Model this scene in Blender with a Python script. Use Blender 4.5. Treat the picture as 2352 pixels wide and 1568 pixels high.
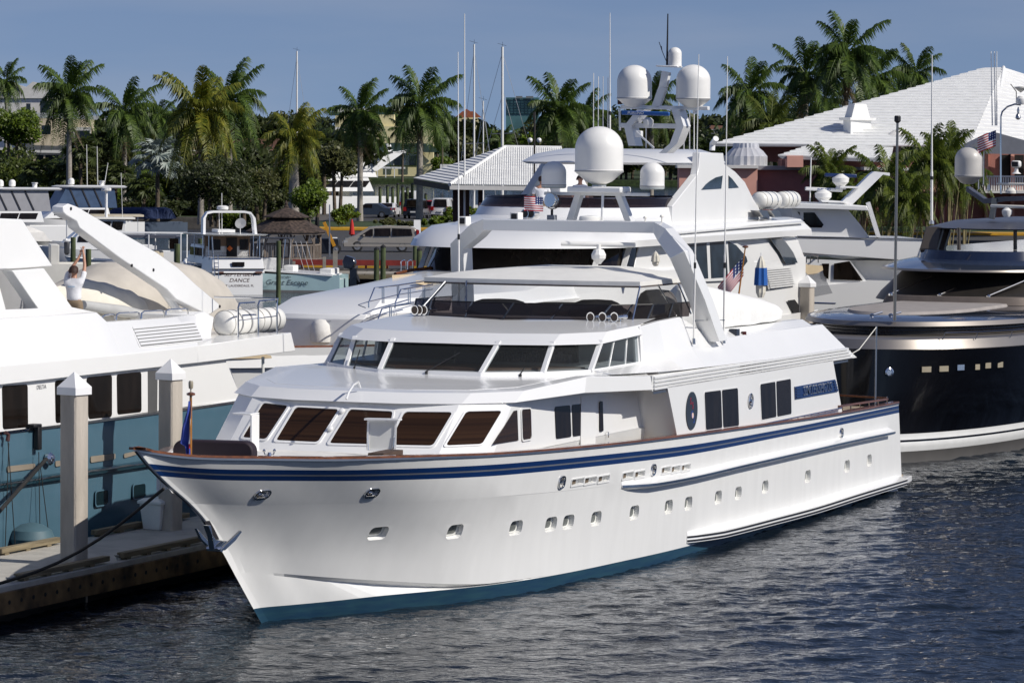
import bpy, bmesh, math, random
import numpy as np
from mathutils import Vector, Matrix
PI = math.pi
rnd = random.Random(7)
for o in list(bpy.data.objects): bpy.data.objects.remove(o)
S = bpy.context.scene
C = S.collection

# ---------------------------------------------------------------- camera
# the photo is measured on a 2352 x 1568 grid; focal length F in those pixels
F = 8500.; CX = 1176.; CY = 784.; H = 8.5
PITCH = math.atan(454 / F); ROLL = math.radians(0.45)
cr, sr, cp, sp = math.cos(ROLL), math.sin(ROLL), math.cos(PITCH), math.sin(PITCH)
cam = bpy.data.cameras.new('camera'); camo = bpy.data.objects.new('camera', cam); C.objects.link(camo)
cam.sensor_width = 36; cam.lens = 36 * F / 2352; cam.clip_start = 1; cam.clip_end = 9000
right = Vector((cr, sr * sp, sr * cp)); down = Vector((sr, -cr * sp, -cr * cp)); fwd = Vector((0, cp, -sp))
mw = Matrix((( right.x, -down.x, -fwd.x, 0), (right.y, -down.y, -fwd.y, 0), (right.z, -down.z, -fwd.z, H), (0, 0, 0, 1)))
camo.matrix_world = mw
S.camera = camo
# ---------------------------------------------------------------- sky, sun, exposure
SUN_EL, SUN_AZ = math.radians(38), math.radians(66)      # azimuth measured from straight behind the camera towards the right
sd = Vector((math.sin(SUN_AZ) * math.cos(SUN_EL), -math.cos(SUN_AZ) * math.cos(SUN_EL), math.sin(SUN_EL)))
W = bpy.data.worlds.new('World'); S.world = W; W.use_nodes = True
nt = W.node_tree; nt.nodes.clear()
out = nt.nodes.new('ShaderNodeOutputWorld'); bg = nt.nodes.new('ShaderNodeBackground')
sky = nt.nodes.new('ShaderNodeTexSky'); sky.sky_type = 'NISHITA'; sky.sun_disc = False
sky.sun_elevation = SUN_EL; sky.sun_rotation = math.atan2(sd.x, sd.y); sky.altitude = 0
sky.air_density = 1.0; sky.dust_density = 0.4; sky.ozone_density = 2.5
# look a little above the true horizon so that the band behind the trees is the slate blue of the photo
tc = nt.nodes.new('ShaderNodeTexCoord'); ad = nt.nodes.new('ShaderNodeVectorMath'); ad.operation = 'ADD'; ad.inputs[1].default_value = (0, 0, .16)
nm = nt.nodes.new('ShaderNodeVectorMath'); nm.operation = 'NORMALIZE'
nt.links.new(tc.outputs['Generated'], ad.inputs[0]); nt.links.new(ad.outputs[0], nm.inputs[0]); nt.links.new(nm.outputs[0], sky.inputs['Vector'])
hs = nt.nodes.new('ShaderNodeHueSaturation'); hs.inputs['Saturation'].default_value = 1.03; hs.inputs['Hue'].default_value = .516; hs.inputs['Value'].default_value = 1.0
nz = nt.nodes.new('ShaderNodeTexNoise'); nz.inputs['Scale'].default_value = 7; nz.inputs['Detail'].default_value = 5
mpw = nt.nodes.new('ShaderNodeMapping'); mpw.inputs['Scale'].default_value = (1, 1, 6)
nt.links.new(tc.outputs['Generated'], mpw.inputs[0]); nt.links.new(mpw.outputs[0], nz.inputs['Vector'])
rw = nt.nodes.new('ShaderNodeValToRGB'); rw.color_ramp.elements[0].position = .42; rw.color_ramp.elements[1].position = .75
nt.links.new(nz.outputs['Fac'], rw.inputs[0])
ml = nt.nodes.new('ShaderNodeMath'); ml.operation = 'MULTIPLY'; ml.inputs[1].default_value = .30; nt.links.new(rw.outputs['Color'], ml.inputs[0])
mxw = nt.nodes.new('ShaderNodeMix'); mxw.data_type = 'RGBA'; mxw.inputs['B'].default_value = (4.6, 5.0, 6.0, 1)
nt.links.new(ml.outputs[0], mxw.inputs['Factor']); nt.links.new(sky.outputs[0], hs.inputs['Color']); nt.links.new(hs.outputs[0], mxw.inputs['A'])
nt.links.new(mxw.outputs['Result'], bg.inputs['Color']); bg.inputs['Strength'].default_value = .083
nt.links.new(bg.outputs[0], out.inputs[0])
sl = bpy.data.lights.new('sun', 'SUN'); sl.energy = 4.3; sl.angle = math.radians(.5); sl.color = (1, .95, .87)
slo = bpy.data.objects.new('sun', sl); C.objects.link(slo); slo.rotation_euler = sd.to_track_quat('Z', 'Y').to_euler()
slo.location = (30, -20, 60)
S.view_settings.view_transform = 'Standard'; S.view_settings.look = 'None'
S.view_settings.exposure = 0; S.view_settings.gamma = 1; S.view_settings.use_curve_mapping = False
try:
    S.cycles.max_bounces = 10; S.cycles.transparent_max_bounces = 24; S.cycles.caustics_reflective = False; S.cycles.caustics_refractive = False
except Exception: pass

# ---------------------------------------------------------------- measuring
def ray(x, y):
    u, v = x - CX, y - CY
    u, v = u * cr + v * sr, -u * sr + v * cr
    return (u, F * cp - v * sp, -F * sp - v * cp)
def proj(X, Y, Z):
    Z = Z - H
    d = Y * cp - Z * sp; dn = -(Y * sp + Z * cp)
    u, v = X * F / d, dn * F / d
    return CX + u * cr - v * sr, CY + u * sr + v * cr
def gz(x, y, z=0):                      # the point at height z seen at this place of the photo
    r = ray(x, y); k = (z - H) / r[2]; return (k * r[0], k * r[1], z)
def gy(x, y, Y):                        # the point at distance Y
    r = ray(x, y); k = Y / r[1]; return (k * r[0], Y, H + k * r[2])
class Frame:                            # a vessel's own frame: t aft, v to port, z up
    def __init__(s, ox, oy, a):
        s.ox, s.oy, s.a = ox, oy, math.radians(a); s.s, s.c = math.sin(s.a), math.cos(s.a); s.rz = PI / 2 - s.a
    def w(s, t, v, z): return (s.ox + t * s.s + v * s.c, s.oy + t * s.c - v * s.s, z)
    def px(s, t, v, z): return proj(*s.w(t, v, z))
    def _l(s, X, Y):
        dx, dy = X - s.ox, Y - s.oy; return dx * s.s + dy * s.c, dx * s.c - dy * s.s
    def pz(s, x, y, z):
        p = gz(x, y, z); t, v = s._l(p[0], p[1]); return (t, v, z)
    def pv(s, x, y, v):
        r = ray(x, y); k = (v + s.ox * s.c - s.oy * s.s) / (r[0] * s.c - r[1] * s.s)
        return (s._l(k * r[0], k * r[1])[0], v, H + k * r[2])
    def pt(s, x, y, t):
        r = ray(x, y); k = (t + s.ox * s.s + s.oy * s.c) / (r[0] * s.s + r[1] * s.c)
        return (t, s._l(k * r[0], k * r[1])[1], H + k * r[2])
    def scale(s, t, v=0): return F / (s.w(t, v, 0)[1])
def pchip(xs, ys):
    xs = np.array(xs, float); ys = np.array(ys, float); h = np.diff(xs); d = np.diff(ys) / h; n = len(xs); m = np.zeros(n)
    for i in range(1, n - 1):
        if d[i-1] * d[i] > 0:
            w1, w2 = 2 * h[i] + h[i-1], h[i] + 2 * h[i-1]; m[i] = (w1 + w2) / (w1 / d[i-1] + w2 / d[i])
    m[0], m[-1] = d[0], d[-1]
    def f(x):
        x = min(max(x, xs[0]), xs[-1]); i = min(int(np.searchsorted(xs, x, 'right')) - 1, n - 2); i = max(i, 0)
        t = (x - xs[i]) / h[i]
        return float((2*t**3-3*t*t+1)*ys[i] + (t**3-2*t*t+t)*h[i]*m[i] + (-2*t**3+3*t*t)*ys[i+1] + (t**3-t*t)*h[i]*m[i+1])
    return f
def lerp(a, b, k): return tuple(x + (y - x) * k for x, y in zip(a, b))
# ---------------------------------------------------------------- materials
MATS = {}
def mat(name, col, rough=.5, metal=0, var=.06, vs=2., bump=0, bs=40., coat=0, ior=1.5, trans=0, alpha=1, spec=.5, col2=None, v2=.5, vsc=(1, 1, 1), detail=4):
    if name in MATS: return MATS[name]
    m = bpy.data.materials.new(name); m.use_nodes = True; n = m.node_tree; b = n.nodes['Principled BSDF']
    b.inputs['Roughness'].default_value = rough; b.inputs['Metallic'].default_value = metal; b.inputs['IOR'].default_value = ior
    b.inputs['Coat Weight'].default_value = coat; b.inputs['Coat Roughness'].default_value = .05
    b.inputs['Transmission Weight'].default_value = trans; b.inputs['Alpha'].default_value = alpha; b.inputs['Specular IOR Level'].default_value = spec
    t = n.nodes.new('ShaderNodeTexCoord'); mp = n.nodes.new('ShaderNodeMapping'); mp.inputs['Scale'].default_value = vsc
    n.links.new(t.outputs['Object'], mp.inputs[0])
    z = n.nodes.new('ShaderNodeTexNoise'); z.inputs['Scale'].default_value = vs; z.inputs['Detail'].default_value = detail
    n.links.new(mp.outputs[0], z.inputs['Vector'])
    r = n.nodes.new('ShaderNodeValToRGB'); n.links.new(z.outputs['Fac'], r.inputs[0])
    c2 = col2 if col2 else tuple(max(0, c * (1 - var * 2)) for c in col)
    r.color_ramp.elements[0].position = v2 - .15; r.color_ramp.elements[1].position = v2 + .15
    r.color_ramp.elements[0].color = (*c2, 1); r.color_ramp.elements[1].color = (*col, 1)
    n.links.new(r.outputs[0], b.inputs['Base Color'])
    if bump:
        z2 = n.nodes.new('ShaderNodeTexNoise'); z2.inputs['Scale'].default_value = bs; z2.inputs['Detail'].default_value = 4; n.links.new(mp.outputs[0], z2.inputs['Vector'])
        bp = n.nodes.new('ShaderNodeBump'); bp.inputs['Strength'].default_value = bump; bp.inputs['Distance'].default_value = .02
        n.links.new(z2.outputs['Fac'], bp.inputs['Height']); n.links.new(bp.outputs[0], b.inputs['Normal'])
    MATS[name] = m; return m
def film(name, tint, k, rough=.03):     # thin see-through sheet: k of the light passes, the rest is glossy reflection and tint
    if name in MATS: return MATS[name]
    m = bpy.data.materials.new(name); m.use_nodes = True; n = m.node_tree; n.nodes.clear()
    o = n.nodes.new('ShaderNodeOutputMaterial'); tr = n.nodes.new('ShaderNodeBsdfTransparent'); tr.inputs[0].default_value = (*tint, 1)
    p = n.nodes.new('ShaderNodeBsdfPrincipled'); p.inputs['Base Color'].default_value = (tint[0]*.1, tint[1]*.1, tint[2]*.1, 1); p.inputs['Roughness'].default_value = rough
    lw0 = n.nodes.new('ShaderNodeLayerWeight'); lw = n.nodes.new('ShaderNodeMath'); lw.operation = 'POWER'; lw.inputs[1].default_value = 5; n.links.new(lw0.outputs['Facing'], lw.inputs[0])
    mr = n.nodes.new('ShaderNodeMapRange'); mr.inputs['To Min'].default_value = 1 - k; mr.inputs['To Max'].default_value = 1
    n.links.new(lw.outputs[0], mr.inputs['Value'])
    mx = n.nodes.new('ShaderNodeMixShader'); n.links.new(mr.outputs[0], mx.inputs[0]); n.links.new(tr.outputs[0], mx.inputs[1]); n.links.new(p.outputs[0], mx.inputs[2]); n.links.new(mx.outputs[0], o.inputs[0])
    MATS[name] = m; return m
white = mat('gelcoat_white', (.80, .80, .79), .22, var=.012, vs=.7, coat=.3)
white_h = mat('hull_white', (.79, .79, .775), .26, var=.02, vs=1.6, vsc=(2.2, 2.2, .35), coat=.25, bump=.05, bs=1.5, detail=6)
white2 = mat('paint_white', (.78, .78, .76), .42, var=.03, vs=3, bump=.05, bs=12)
dome_w = mat('dome_white', (.80, .79, .76), .35, var=.02, vs=4)
cream = mat('off_white', (.72, .70, .64), .5, var=.04)
chrome = mat('polished_steel', (.72, .72, .72), .08, 1, var=.02)
steel = mat('brushed_steel', (.5, .5, .5), .3, 1, var=.05)
glass_k = mat('tinted_glass', (.014, .010, .008), .05, var=.3, vs=2, vsc=(2, 2, .4), spec=.22)
glass_br = mat('brown_tinted_glass', (.038, .019, .009), .10, var=.25, vs=1, vsc=(.1, .1, 22), spec=.25)
glass_bl = mat('blue_tinted_glass', (.03, .05, .075), .05, var=.2, coat=.5)
navy = mat('navy_stripe', (.004, .028, .12), .3, var=.05, coat=.3)
grey_st = mat('grey_stripe', (.14, .15, .17), .4, var=.05)
boot = mat('boot_blue', (.006, .035, .075), .5, var=.2, vs=2.5, vsc=(.4, 1, 4), col2=(.014, .055, .085))
black_rub = mat('black_rubber', (.012, .012, .014), .5, var=.1)
dark = mat('dark_void', (.006, .006, .007), .8)
teak = mat('varnished_wood', (.20, .07, .025), .2, var=.25, vs=3, vsc=(.3, 6, 6), coat=.6)
teak_d = mat('teak_deck', (.42, .33, .22), .7, var=.2, vs=4, vsc=(.3, 8, 8))
canvas = mat('white_canvas', (.74, .72, .68), .8, var=.06, vs=3, bump=.8, bs=5)
canvas_t = mat('tan_canvas', (.50, .44, .33), .85, var=.08, vs=3, bump=.8, bs=5)
canvas_n = mat('blue_canvas', (.012, .03, .10), .8, var=.1, bump=.4, bs=6)
plum = mat('plum_cushion', (.016, .007, .014), .7, var=.1)
# ---------------------------------------------------------------- mesh building
class MB:
    def __init__(s, fl=False): s.v = []; s.f = []; s.m = []; s.cur = 0; s.fl = fl
    def add(s, vs, fs):
        k = len(s.v); s.v += [tuple(p) for p in vs]; s.f += [tuple(i + k for i in f) for f in fs]; s.m += [s.cur] * len(fs); return s
    def poly(s, ps): return s.add(ps, [tuple(range(len(ps)))])
    def box(s, c, d, rz=0, ry=0, rx=0):
        x, y, z = d[0] / 2, d[1] / 2, d[2] / 2
        R = Matrix.Rotation(rz, 3, 'Z') @ Matrix.Rotation(ry, 3, 'Y') @ Matrix.Rotation(rx, 3, 'X'); c = Vector(c)
        vs = [c + R @ Vector((a * x, b * y, e * z)) for a in (-1, 1) for b in (-1, 1) for e in (-1, 1)]
        return s.add(vs, [(0, 1, 3, 2), (4, 6, 7, 5), (0, 4, 5, 1), (2, 3, 7, 6), (0, 2, 6, 4), (1, 5, 7, 3)])
    def b2(s, a, b): return s.box([(x + y) / 2 for x, y in zip(a, b)], [abs(x - y) for x, y in zip(a, b)])
    def loft(s, rings, closed=True, caps=True, loop=False):
        n = len(rings[0]); vs = [p for r in rings for p in r]; fs = []; R = len(rings)
        for i in range(R if loop else R - 1):
            for j in range(n if closed else n - 1):
                a, b = i * n + j, i * n + (j + 1) % n; c2, d = ((i + 1) % R) * n + (j + 1) % n, ((i + 1) % R) * n + j
                fs.append((a, b, c2, d))
        if caps and closed and not loop: fs += [tuple(range(n))[::-1], tuple(range((R - 1) * n, R * n))]
        return s.add(vs, fs)
    def tube(s, ps, r, n=8, caps=True, loop=False):
        ps = [Vector(p) for p in ps]; rings = []; N = len(ps); rr = r if isinstance(r, (list, tuple)) else [r] * N
        prev = None
        for i, p in enumerate(ps):
            if loop: d = ps[(i + 1) % N] - ps[i - 1]
            else: d = (ps[min(i + 1, N - 1)] - ps[max(i - 1, 0)])
            d = d.normalized() if d.length > 1e-9 else Vector((0, 0, 1))
            if prev is None:
                u = d.cross(Vector((0, 0, 1)));  u = u if u.length > .05 else d.cross(Vector((1, 0, 0)))
            else: u = prev - d * prev.dot(d)
            u.normalize(); prev = u; w = d.cross(u)
            rings.append([p + (u * math.cos(2 * PI * j / n) + w * math.sin(2 * PI * j / n)) * rr[i] for j in range(n)])
        return s.loft(rings, True, caps, loop)
    def bar(s, a, b, w, h, up=(0, 0, 1)):
        a, b = Vector(a), Vector(b); d = (b - a).normalized(); u = d.cross(Vector(up)); u = (u if u.length > .01 else d.cross(Vector((1, 0, 0)))).normalized(); q = u.cross(d)
        r = lambda p: [p + u * w / 2 + q * h / 2, p - u * w / 2 + q * h / 2, p - u * w / 2 - q * h / 2, p + u * w / 2 - q * h / 2]
        return s.loft([r(a), r(b)])
    def lathe(s, c, prof, n=24, ax=(0, 0, 1)):      # prof: (radius, height) pairs
        ax = Vector(ax).normalized(); u = ax.orthogonal().normalized(); w = ax.cross(u); c = Vector(c)
        return s.loft([[c + ax * h + (u * math.cos(2 * PI * j / n) + w * math.sin(2 * PI * j / n)) * max(r, .0005) for j in range(n)] for r, h in prof])
    def prism(s, ps, vec):
        v = Vector(vec); return s.loft([[Vector(p) for p in ps], [Vector(p) + v for p in ps]])
    def build(s, name, m, parent=None, smooth=30, bevel=0, loc=None, rz=0, label=None, kind=None, recalc=True, mats=None):
        me = bpy.data.meshes.new(name)
        vs = [(p[0], -p[1], p[2]) for p in s.v] if s.fl else s.v
        me.from_pydata([tuple(p) for p in vs], [], s.f)
        for mm in (mats or [m]): me.materials.append(mm)
        if mats: me.polygons.foreach_set('material_index', s.m)
        if recalc:
            bm = bmesh.new(); bm.from_mesh(me); bmesh.ops.remove_doubles(bm, verts=bm.verts, dist=1e-5); bmesh.ops.recalc_face_normals(bm, faces=bm.faces); bm.to_mesh(me); bm.free()
        if smooth:
            me.shade_smooth(); me.set_sharp_from_angle(angle=math.radians(smooth))
        o = bpy.data.objects.new(name, me); C.objects.link(o)
        if parent is not None: o.parent = parent
        if loc is not None: o.location = loc
        if rz: o.rotation_euler.z = rz
        if bevel:
            b = o.modifiers.new('bevel', 'BEVEL'); b.width = bevel; b.segments = 2; b.limit_method = 'ANGLE'; b.angle_limit = math.radians(35)
        if label: o['label'] = label
        if kind: o['kind'] = kind
        return o
def split_build(mb, name, m, parent=None, **k):     # every loose piece becomes an object of its own
    par_ = list(range(len(mb.v)))
    def fnd(i):
        while par_[i] != i: par_[i] = par_[par_[i]]; i = par_[i]
        return i
    for f in mb.f:
        a = fnd(f[0])
        for j in f[1:]:
            b = fnd(j)
            if a != b: par_[b] = a
    g = {}
    for f in mb.f: g.setdefault(fnd(f[0]), []).append(f)
    out = []
    for fs in g.values():
        ids = sorted({i for f in fs for i in f}); mp = {i: n for n, i in enumerate(ids)}
        q = MB(mb.fl).add([mb.v[i] for i in ids], [tuple(mp[i] for i in f) for f in fs]); out.append(q.build(name, m, parent, **k))
    return out
def thing(name, label, cat, loc=(0, 0, 0), rz=0, group=None):
    o = bpy.data.objects.new(name, None); C.objects.link(o); o.location = loc; o.rotation_euler = (0, 0, rz); o.empty_display_size = .3
    o['label'] = label; o['category'] = cat
    if group: o['group'] = group
    return o
def tag(o, label, cat, group=None):
    o['label'] = label; o['category'] = cat
    if group: o['group'] = group
    return o
def kids(o): return list(o.children)
def dup(o, loc=None, rz=None, label=None, group=None, parent=None, scale=None):
    r = o.copy(); C.objects.link(r)
    if parent is not None: r.parent = parent
    if loc is not None: r.location = loc
    if rz is not None: r.rotation_euler = (o.rotation_euler.x, o.rotation_euler.y, rz)
    if scale is not None: r.scale = (scale,) * 3 if not isinstance(scale, (tuple, list)) else scale
    if label: r['label'] = label
    if group: r['group'] = group
    for ch in kids(o):
        c = ch.copy(); C.objects.link(c); c.parent = r
        for g in kids(ch):
            d = g.copy(); C.objects.link(d); d.parent = c
    return r
def vessel(fr, name, label, cat='yacht'): 
    return thing(name, label, cat, (fr.ox, fr.oy, 0), fr.rz)
def at_frame(fr, p, name, label, cat, group=None):      # a thing standing at the vessel-frame point p
    return thing(name, label, cat, fr.w(*p), fr.rz, group)
def one(mb, name, m, label, cat, base, rz=0, group=None, **k):   # a thing that is one mesh, built round its own base point
    return tag(mb.build(name, m, None, loc=base, rz=rz, **k), label, cat, group)
def rrect(w, h, r, n=4):
    r = min(r, w / 2 - 1e-4, h / 2 - 1e-4); o = []
    for cx, cy, a0 in ((w/2-r, h/2-r, 0), (-w/2+r, h/2-r, 90), (-w/2+r, -h/2+r, 180), (w/2-r, -h/2+r, 270)):
        for i in range(n + 1):
            a = math.radians(a0 + 90 * i / n); o.append((cx + r * math.cos(a), cy + r * math.sin(a)))
    return o
def quadpt(q, a, b):                     # q: bottom-left, bottom-right, top-right, top-left
    return lerp(lerp(q[0], q[1], a), lerp(q[3], q[2], a), b)
def nrm(q, fl=False):
    a, b, c2, d = [Vector(p) for p in q]; n = (c2 - a).cross(d - b); return -n.normalized() if fl else n.normalized()
def pane(q, a0, a1, b0, b1, off, th, m, name, parent, fl=True, r=0, **k):
    """a panel lying on quad q between the fractions a0..a1 and b0..b1, off metres proud of it"""
    w = [quadpt(q, a0, b0), quadpt(q, a1, b0), quadpt(q, a1, b1), quadpt(q, a0, b1)]
    return patch(w, off, th, m, name, parent, fl, r, **k)
def patch(w, off, th, m, name, parent, fl=True, r=0, hole=0, **k):
    n = nrm(w, fl); w = [Vector(p) for p in w]
    if r:
        W1 = (w[1] - w[0]).length; H1 = (w[3] - w[0]).length
        ps = [Vector(quadpt(w, x / W1 + .5, y / H1 + .5)) for x, y in rrect(W1, H1, r)]
    else: ps = w
    mb = MB(fl)
    if hole:
        c = sum(ps, Vector()) / len(ps); W1 = (w[1] - w[0]).length; H1 = (w[3] - w[0]).length
        ux, uy = (w[1] - w[0]).normalized(), (w[3] - w[0]).normalized()
        inn = [quadpt(w, hole / W1 + (1 - 2 * hole / W1) * ((x / W1) + .5), hole / H1 + (1 - 2 * hole / H1) * ((y / H1) + .5)) for x, y in (rrect(W1, H1, r) if r else ((-W1/2, -H1/2), (W1/2, -H1/2), (W1/2, H1/2), (-W1/2, H1/2)))]
        inn = [Vector(p) for p in inn]; N = len(ps)
        A = [p + n * off for p in ps]; B = [p + n * (off + th) for p in ps]; Ci = [p + n * (off + th) for p in inn]; D = [p + n * off for p in inn]
        mb.loft([A, B, Ci, D], True, False, True)
    else: mb.prism([p + n * off for p in ps], n * th)
    return mb.build(name, m, parent, **k)
def window(q, name='window', parent=None, fr=.04, fo=.012, gm=None, fm=None, r=.05, fl=True, gname='pane', pr=.0):
    """window: white frame ring standing proud of the wall, glass inside it (child)"""
    f = patch(q, pr, fo, fm or white, name, parent, fl, r, hole=fr)
    g = patch([quadpt(q, a, b) for a, b in ((.01, .01), (.99, .01), (.99, .99), (.01, .99))], pr + .001, .006, gm or glass_k, gname, f, fl, r * .9)
    return f
def onplane(fr, x, y, q):               # where the line of sight meets the plane of the three points (vessel frame)
    a = Vector(fr.pz(x, y, 0)); b = Vector(fr.pz(x, y, 5.)); p = [Vector(i) for i in q[:3]]
    n = (p[1] - p[0]).cross(p[2] - p[0]); k = n.dot(p[0] - a) / n.dot(b - a); return tuple(a + (b - a) * k)
def onwin(fr, pts, q, **k):             # window whose four photo corners (bl, br, tr, tl) lie on plane q
    w = [onplane(fr, x, y, q) for x, y in pts]; return window(w, **k)
def c1(x, y): return (x / 2.9434 + 754.7, y / 2.9434 + 443.9)
def c2(x, y): return (x / 2.9434 + 1552.9, y / 2.9434 + 443.9)
def c3(x, y): return (x / 2.9434, y / 2.9434 + 887.9)
def c4(x, y): return (x / 2.9434 + 754.7, y / 2.9434 + 887.9)
def c5(x, y): return (x / 2.9434 + 1552.9, y / 2.9434 + 887.9)
def c6(x, y): return (x / 2.9434, y / 2.9434 + 443.9)
def t1(x, y): return (x / 2.9434, y / 2.9434)
def t2(x, y): return (x / 2.9434 + 754.7, y / 2.9434)
def t3(x, y): return (x / 2.9434 + 1552.9, y / 2.9434)
def text_obj(s, name, size, m, parent=None, loc=(0, 0, 0), rot=None, ext=.003, mtx=None, align='CENTER', shear=0, sx=1.0):
    """raised lettering as a mesh"""
    cu = bpy.data.curves.new('lettering', 'FONT'); cu.body = s; cu.size = size; cu.extrude = ext; cu.align_x = align; cu.align_y = 'CENTER'; cu.shear = shear
    cu.resolution_u = 3
    to = bpy.data.objects.new('lettering', cu); C.objects.link(to)
    dg = bpy.context.evaluated_depsgraph_get(); me = bpy.data.meshes.new_from_object(to.evaluated_get(dg)); bpy.data.objects.remove(to)
    if sx != 1.0:
        for v in me.vertices: v.co.x *= sx
    me.materials.clear(); me.materials.append(m)
    o = bpy.data.objects.new(name, me); C.objects.link(o); o.parent = parent
    if mtx is not None: o.matrix_basis = mtx
    else: o.location = loc; o.rotation_euler = rot or (0, 0, 0)
    return o
def face_mtx(p, ux, uy, fl=True):       # local matrix that lays lettering on a surface: origin p, reading direction ux, upward uy (vessel frame t,v,z)
    f = lambda q: Vector((q[0], -q[1], q[2])) if fl else Vector(q)
    o = f(p); x = f(ux).normalized(); y = f(uy).normalized(); z = x.cross(y).normalized(); y = z.cross(x)
    return Matrix(((x.x, y.x, z.x, o.x), (x.y, y.y, z.y, o.y), (x.z, y.z, z.z, o.z), (0, 0, 0, 1)))

def c7(x, y): return ((1740 + x / 5.8725) / 1.1263, (340 + y / 5.8725) / 1.1263)
def c8(x, y): return ((2049 + x / 3.92) / 1.1263, (700 + y / 3.92) / 1.1263)
def c9(x, y): return ((620 + x / 4.704) / 1.1263, (680 + y / 4.704) / 1.1263)
def c10(x, y): return ((2149 + x / 4.704) / 1.1263, (400 + y / 4.704) / 1.1263)
def c11(x, y): return ((x / 5.2267) / 1.1263, (480 + y / 5.2267) / 1.1263)
def slab(fr, pts, v0, v1, name, m, par, fl=True, **k):      # outline measured in the plane v = v0, given thickness to v1
    ps = [fr.pv(x, y, v0) for x, y in pts]; return MB(fl).prism(ps, (0, v1 - v0, 0)).build(name, m, par, **k)
def nose(t0, L, hw, t1, z, n=10, p=2.3):                    # plan outline: rounded bow, straight sides
    ps = []
    for i in range(n + 1):
        a = i / n * PI / 2; ps.append((t0 + L * (1 - math.cos(a) ** (2 / p)), hw * math.sin(a) ** (2 / p), z))
    ps.append((t1, hw, z)); return [(t, -v, zz) for t, v, zz in ps] + [(t, v, zz) for t, v, zz in reversed(ps[1:])]
def simple_hull(par, L, hb, zb, zs, over, m=None, bootm=None, n=26, fl=True, zk=-.5, flare=.25, name='hull', Ln=None, tr=.9, levels=None, deck=None, bul=0):
    """closed hull: raked bow overhanging by `over`, half beam hb, sheer from zb at the bow to zs at the stern"""
    Ln = Ln or L * .45; rows = []
    zsf = lambda t: zs + (zb - zs) * max(0, 1 - (t + over) / (L * .8)) ** 1.6
    lv = levels or [(-1, 0), (0, 1), (.08, 0), (.35, 0), (.7, 0), (1, 0)]
    for fz, mi_ in lv:
        r_ = []
        for i in range(n + 1):
            k = (i / n) ** 1.3
            if fz < 0: t = over * .5 + (L - over * .5) * k; r_.append((t, 0, zk)); continue
            ts_ = -over * fz ** 1.05; t = ts_ + (L - ts_) * k; u = (t - ts_) / Ln
            v = hb * (1 - max(0, 1 - u) ** 2.1); v *= 1 - (1 - tr) * max(0, (t - L * .6) / (L * .4)) ** 2
            v *= 1 - flare * (1 - fz) ** 1.3 * max(0, 1 - (t / (L * .55))) ; r_.append((t, v if i else 0, fz * zsf(t)))
        rows.append(r_)
    top = rows[-1]; rows.append([(t + (.1 if i == 0 else 0), max(0, v - .08), z) for i, (t, v, z) in enumerate(top)]); rows.append([(t + (.15 if i == 0 else 0), max(0, v - .09), z - bul) for i, (t, v, z) in enumerate(top)]); rows.append([(t, 0, z + .03) for t, v, z in rows[-1]])
    mb = MB(fl); rings = []
    for i in range(n + 1):
        a = [r_[i] for r_ in rows]; rings.append(a + [(t, -v, z) for t, v, z in reversed(a[1:-1])])
    mb.loft(rings); mb.m = []; nn = len(rings[0]); R_ = len(rows)
    mis = [lv[i][1] for i in range(len(lv))] + [0, 2, 2]
    for i in range(n):
        for j in range(nn):
            k = j if j < R_ - 1 else 2 * (R_ - 1) - 1 - j
            mb.m.append(mis[min(k, len(mis) - 1)])
    mb.m += [0, 0]
    return mb.build(name, m, par, smooth=28, mats=[m or white, bootm or boot, deck or white2] + [navy, black_rub]), zsf
# ================================================================ the main white yacht
xw, yw, _ = gz(600, 1430)
x1_, y1_, _ = gz(2059, 1122)
_dx, _dy = x1_ - xw, y1_ - yw
M = Frame(xw, yw, math.degrees(math.atan2(_dx, _dy) - math.asin(3.5 / math.hypot(_dx, _dy))))
main = vessel(M, 'motor_yacht', 'white foreground motor yacht with a double navy stripe along its hull')
VW = pchip([-2, 0, .98, 2.28, 3.69, 5.1, 7.49, 10.1, 13, 20, 27, 30, 38], [0, 0, .40, 1.15, 1.82, 2.37, 2.87, 3.18, 3.40, 3.52, 3.57, 3.5, 3.4])
VS = pchip([-2, 0, 1.2, 2.5, 4.3, 6.0, 8.5, 11, 14.4, 17.5, 30, 35, 38], [0, 0, .50, 1.06, 1.95, 2.5, 2.97, 3.3, 3.55, 3.65, 3.62, 3.5, 3.4])
TS = pchip([-1, 0, .8, 1.44, 2.05, 2.39, 2.73, 3.12, 3.45], [1.1, 0, -.91, -1.62, -2.40, -3.0, -3.72, -4.46, -4.98])
def HV(t, z):
    u = t - TS(z)
    if u <= 0: return 0.
    f = max(0, min(1, z / 3.45)); v = VW(u) * (1 - f) + VS(u) * f
    zk = max(.1, 2.05 - .02 * t)
    if z < zk: v -= .20 * math.sin(PI * max(0, z) / zk) * math.exp(-((t - 0) / 6.5) ** 2) * min(1, u / 1.2)
    return max(v, 0)
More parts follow.
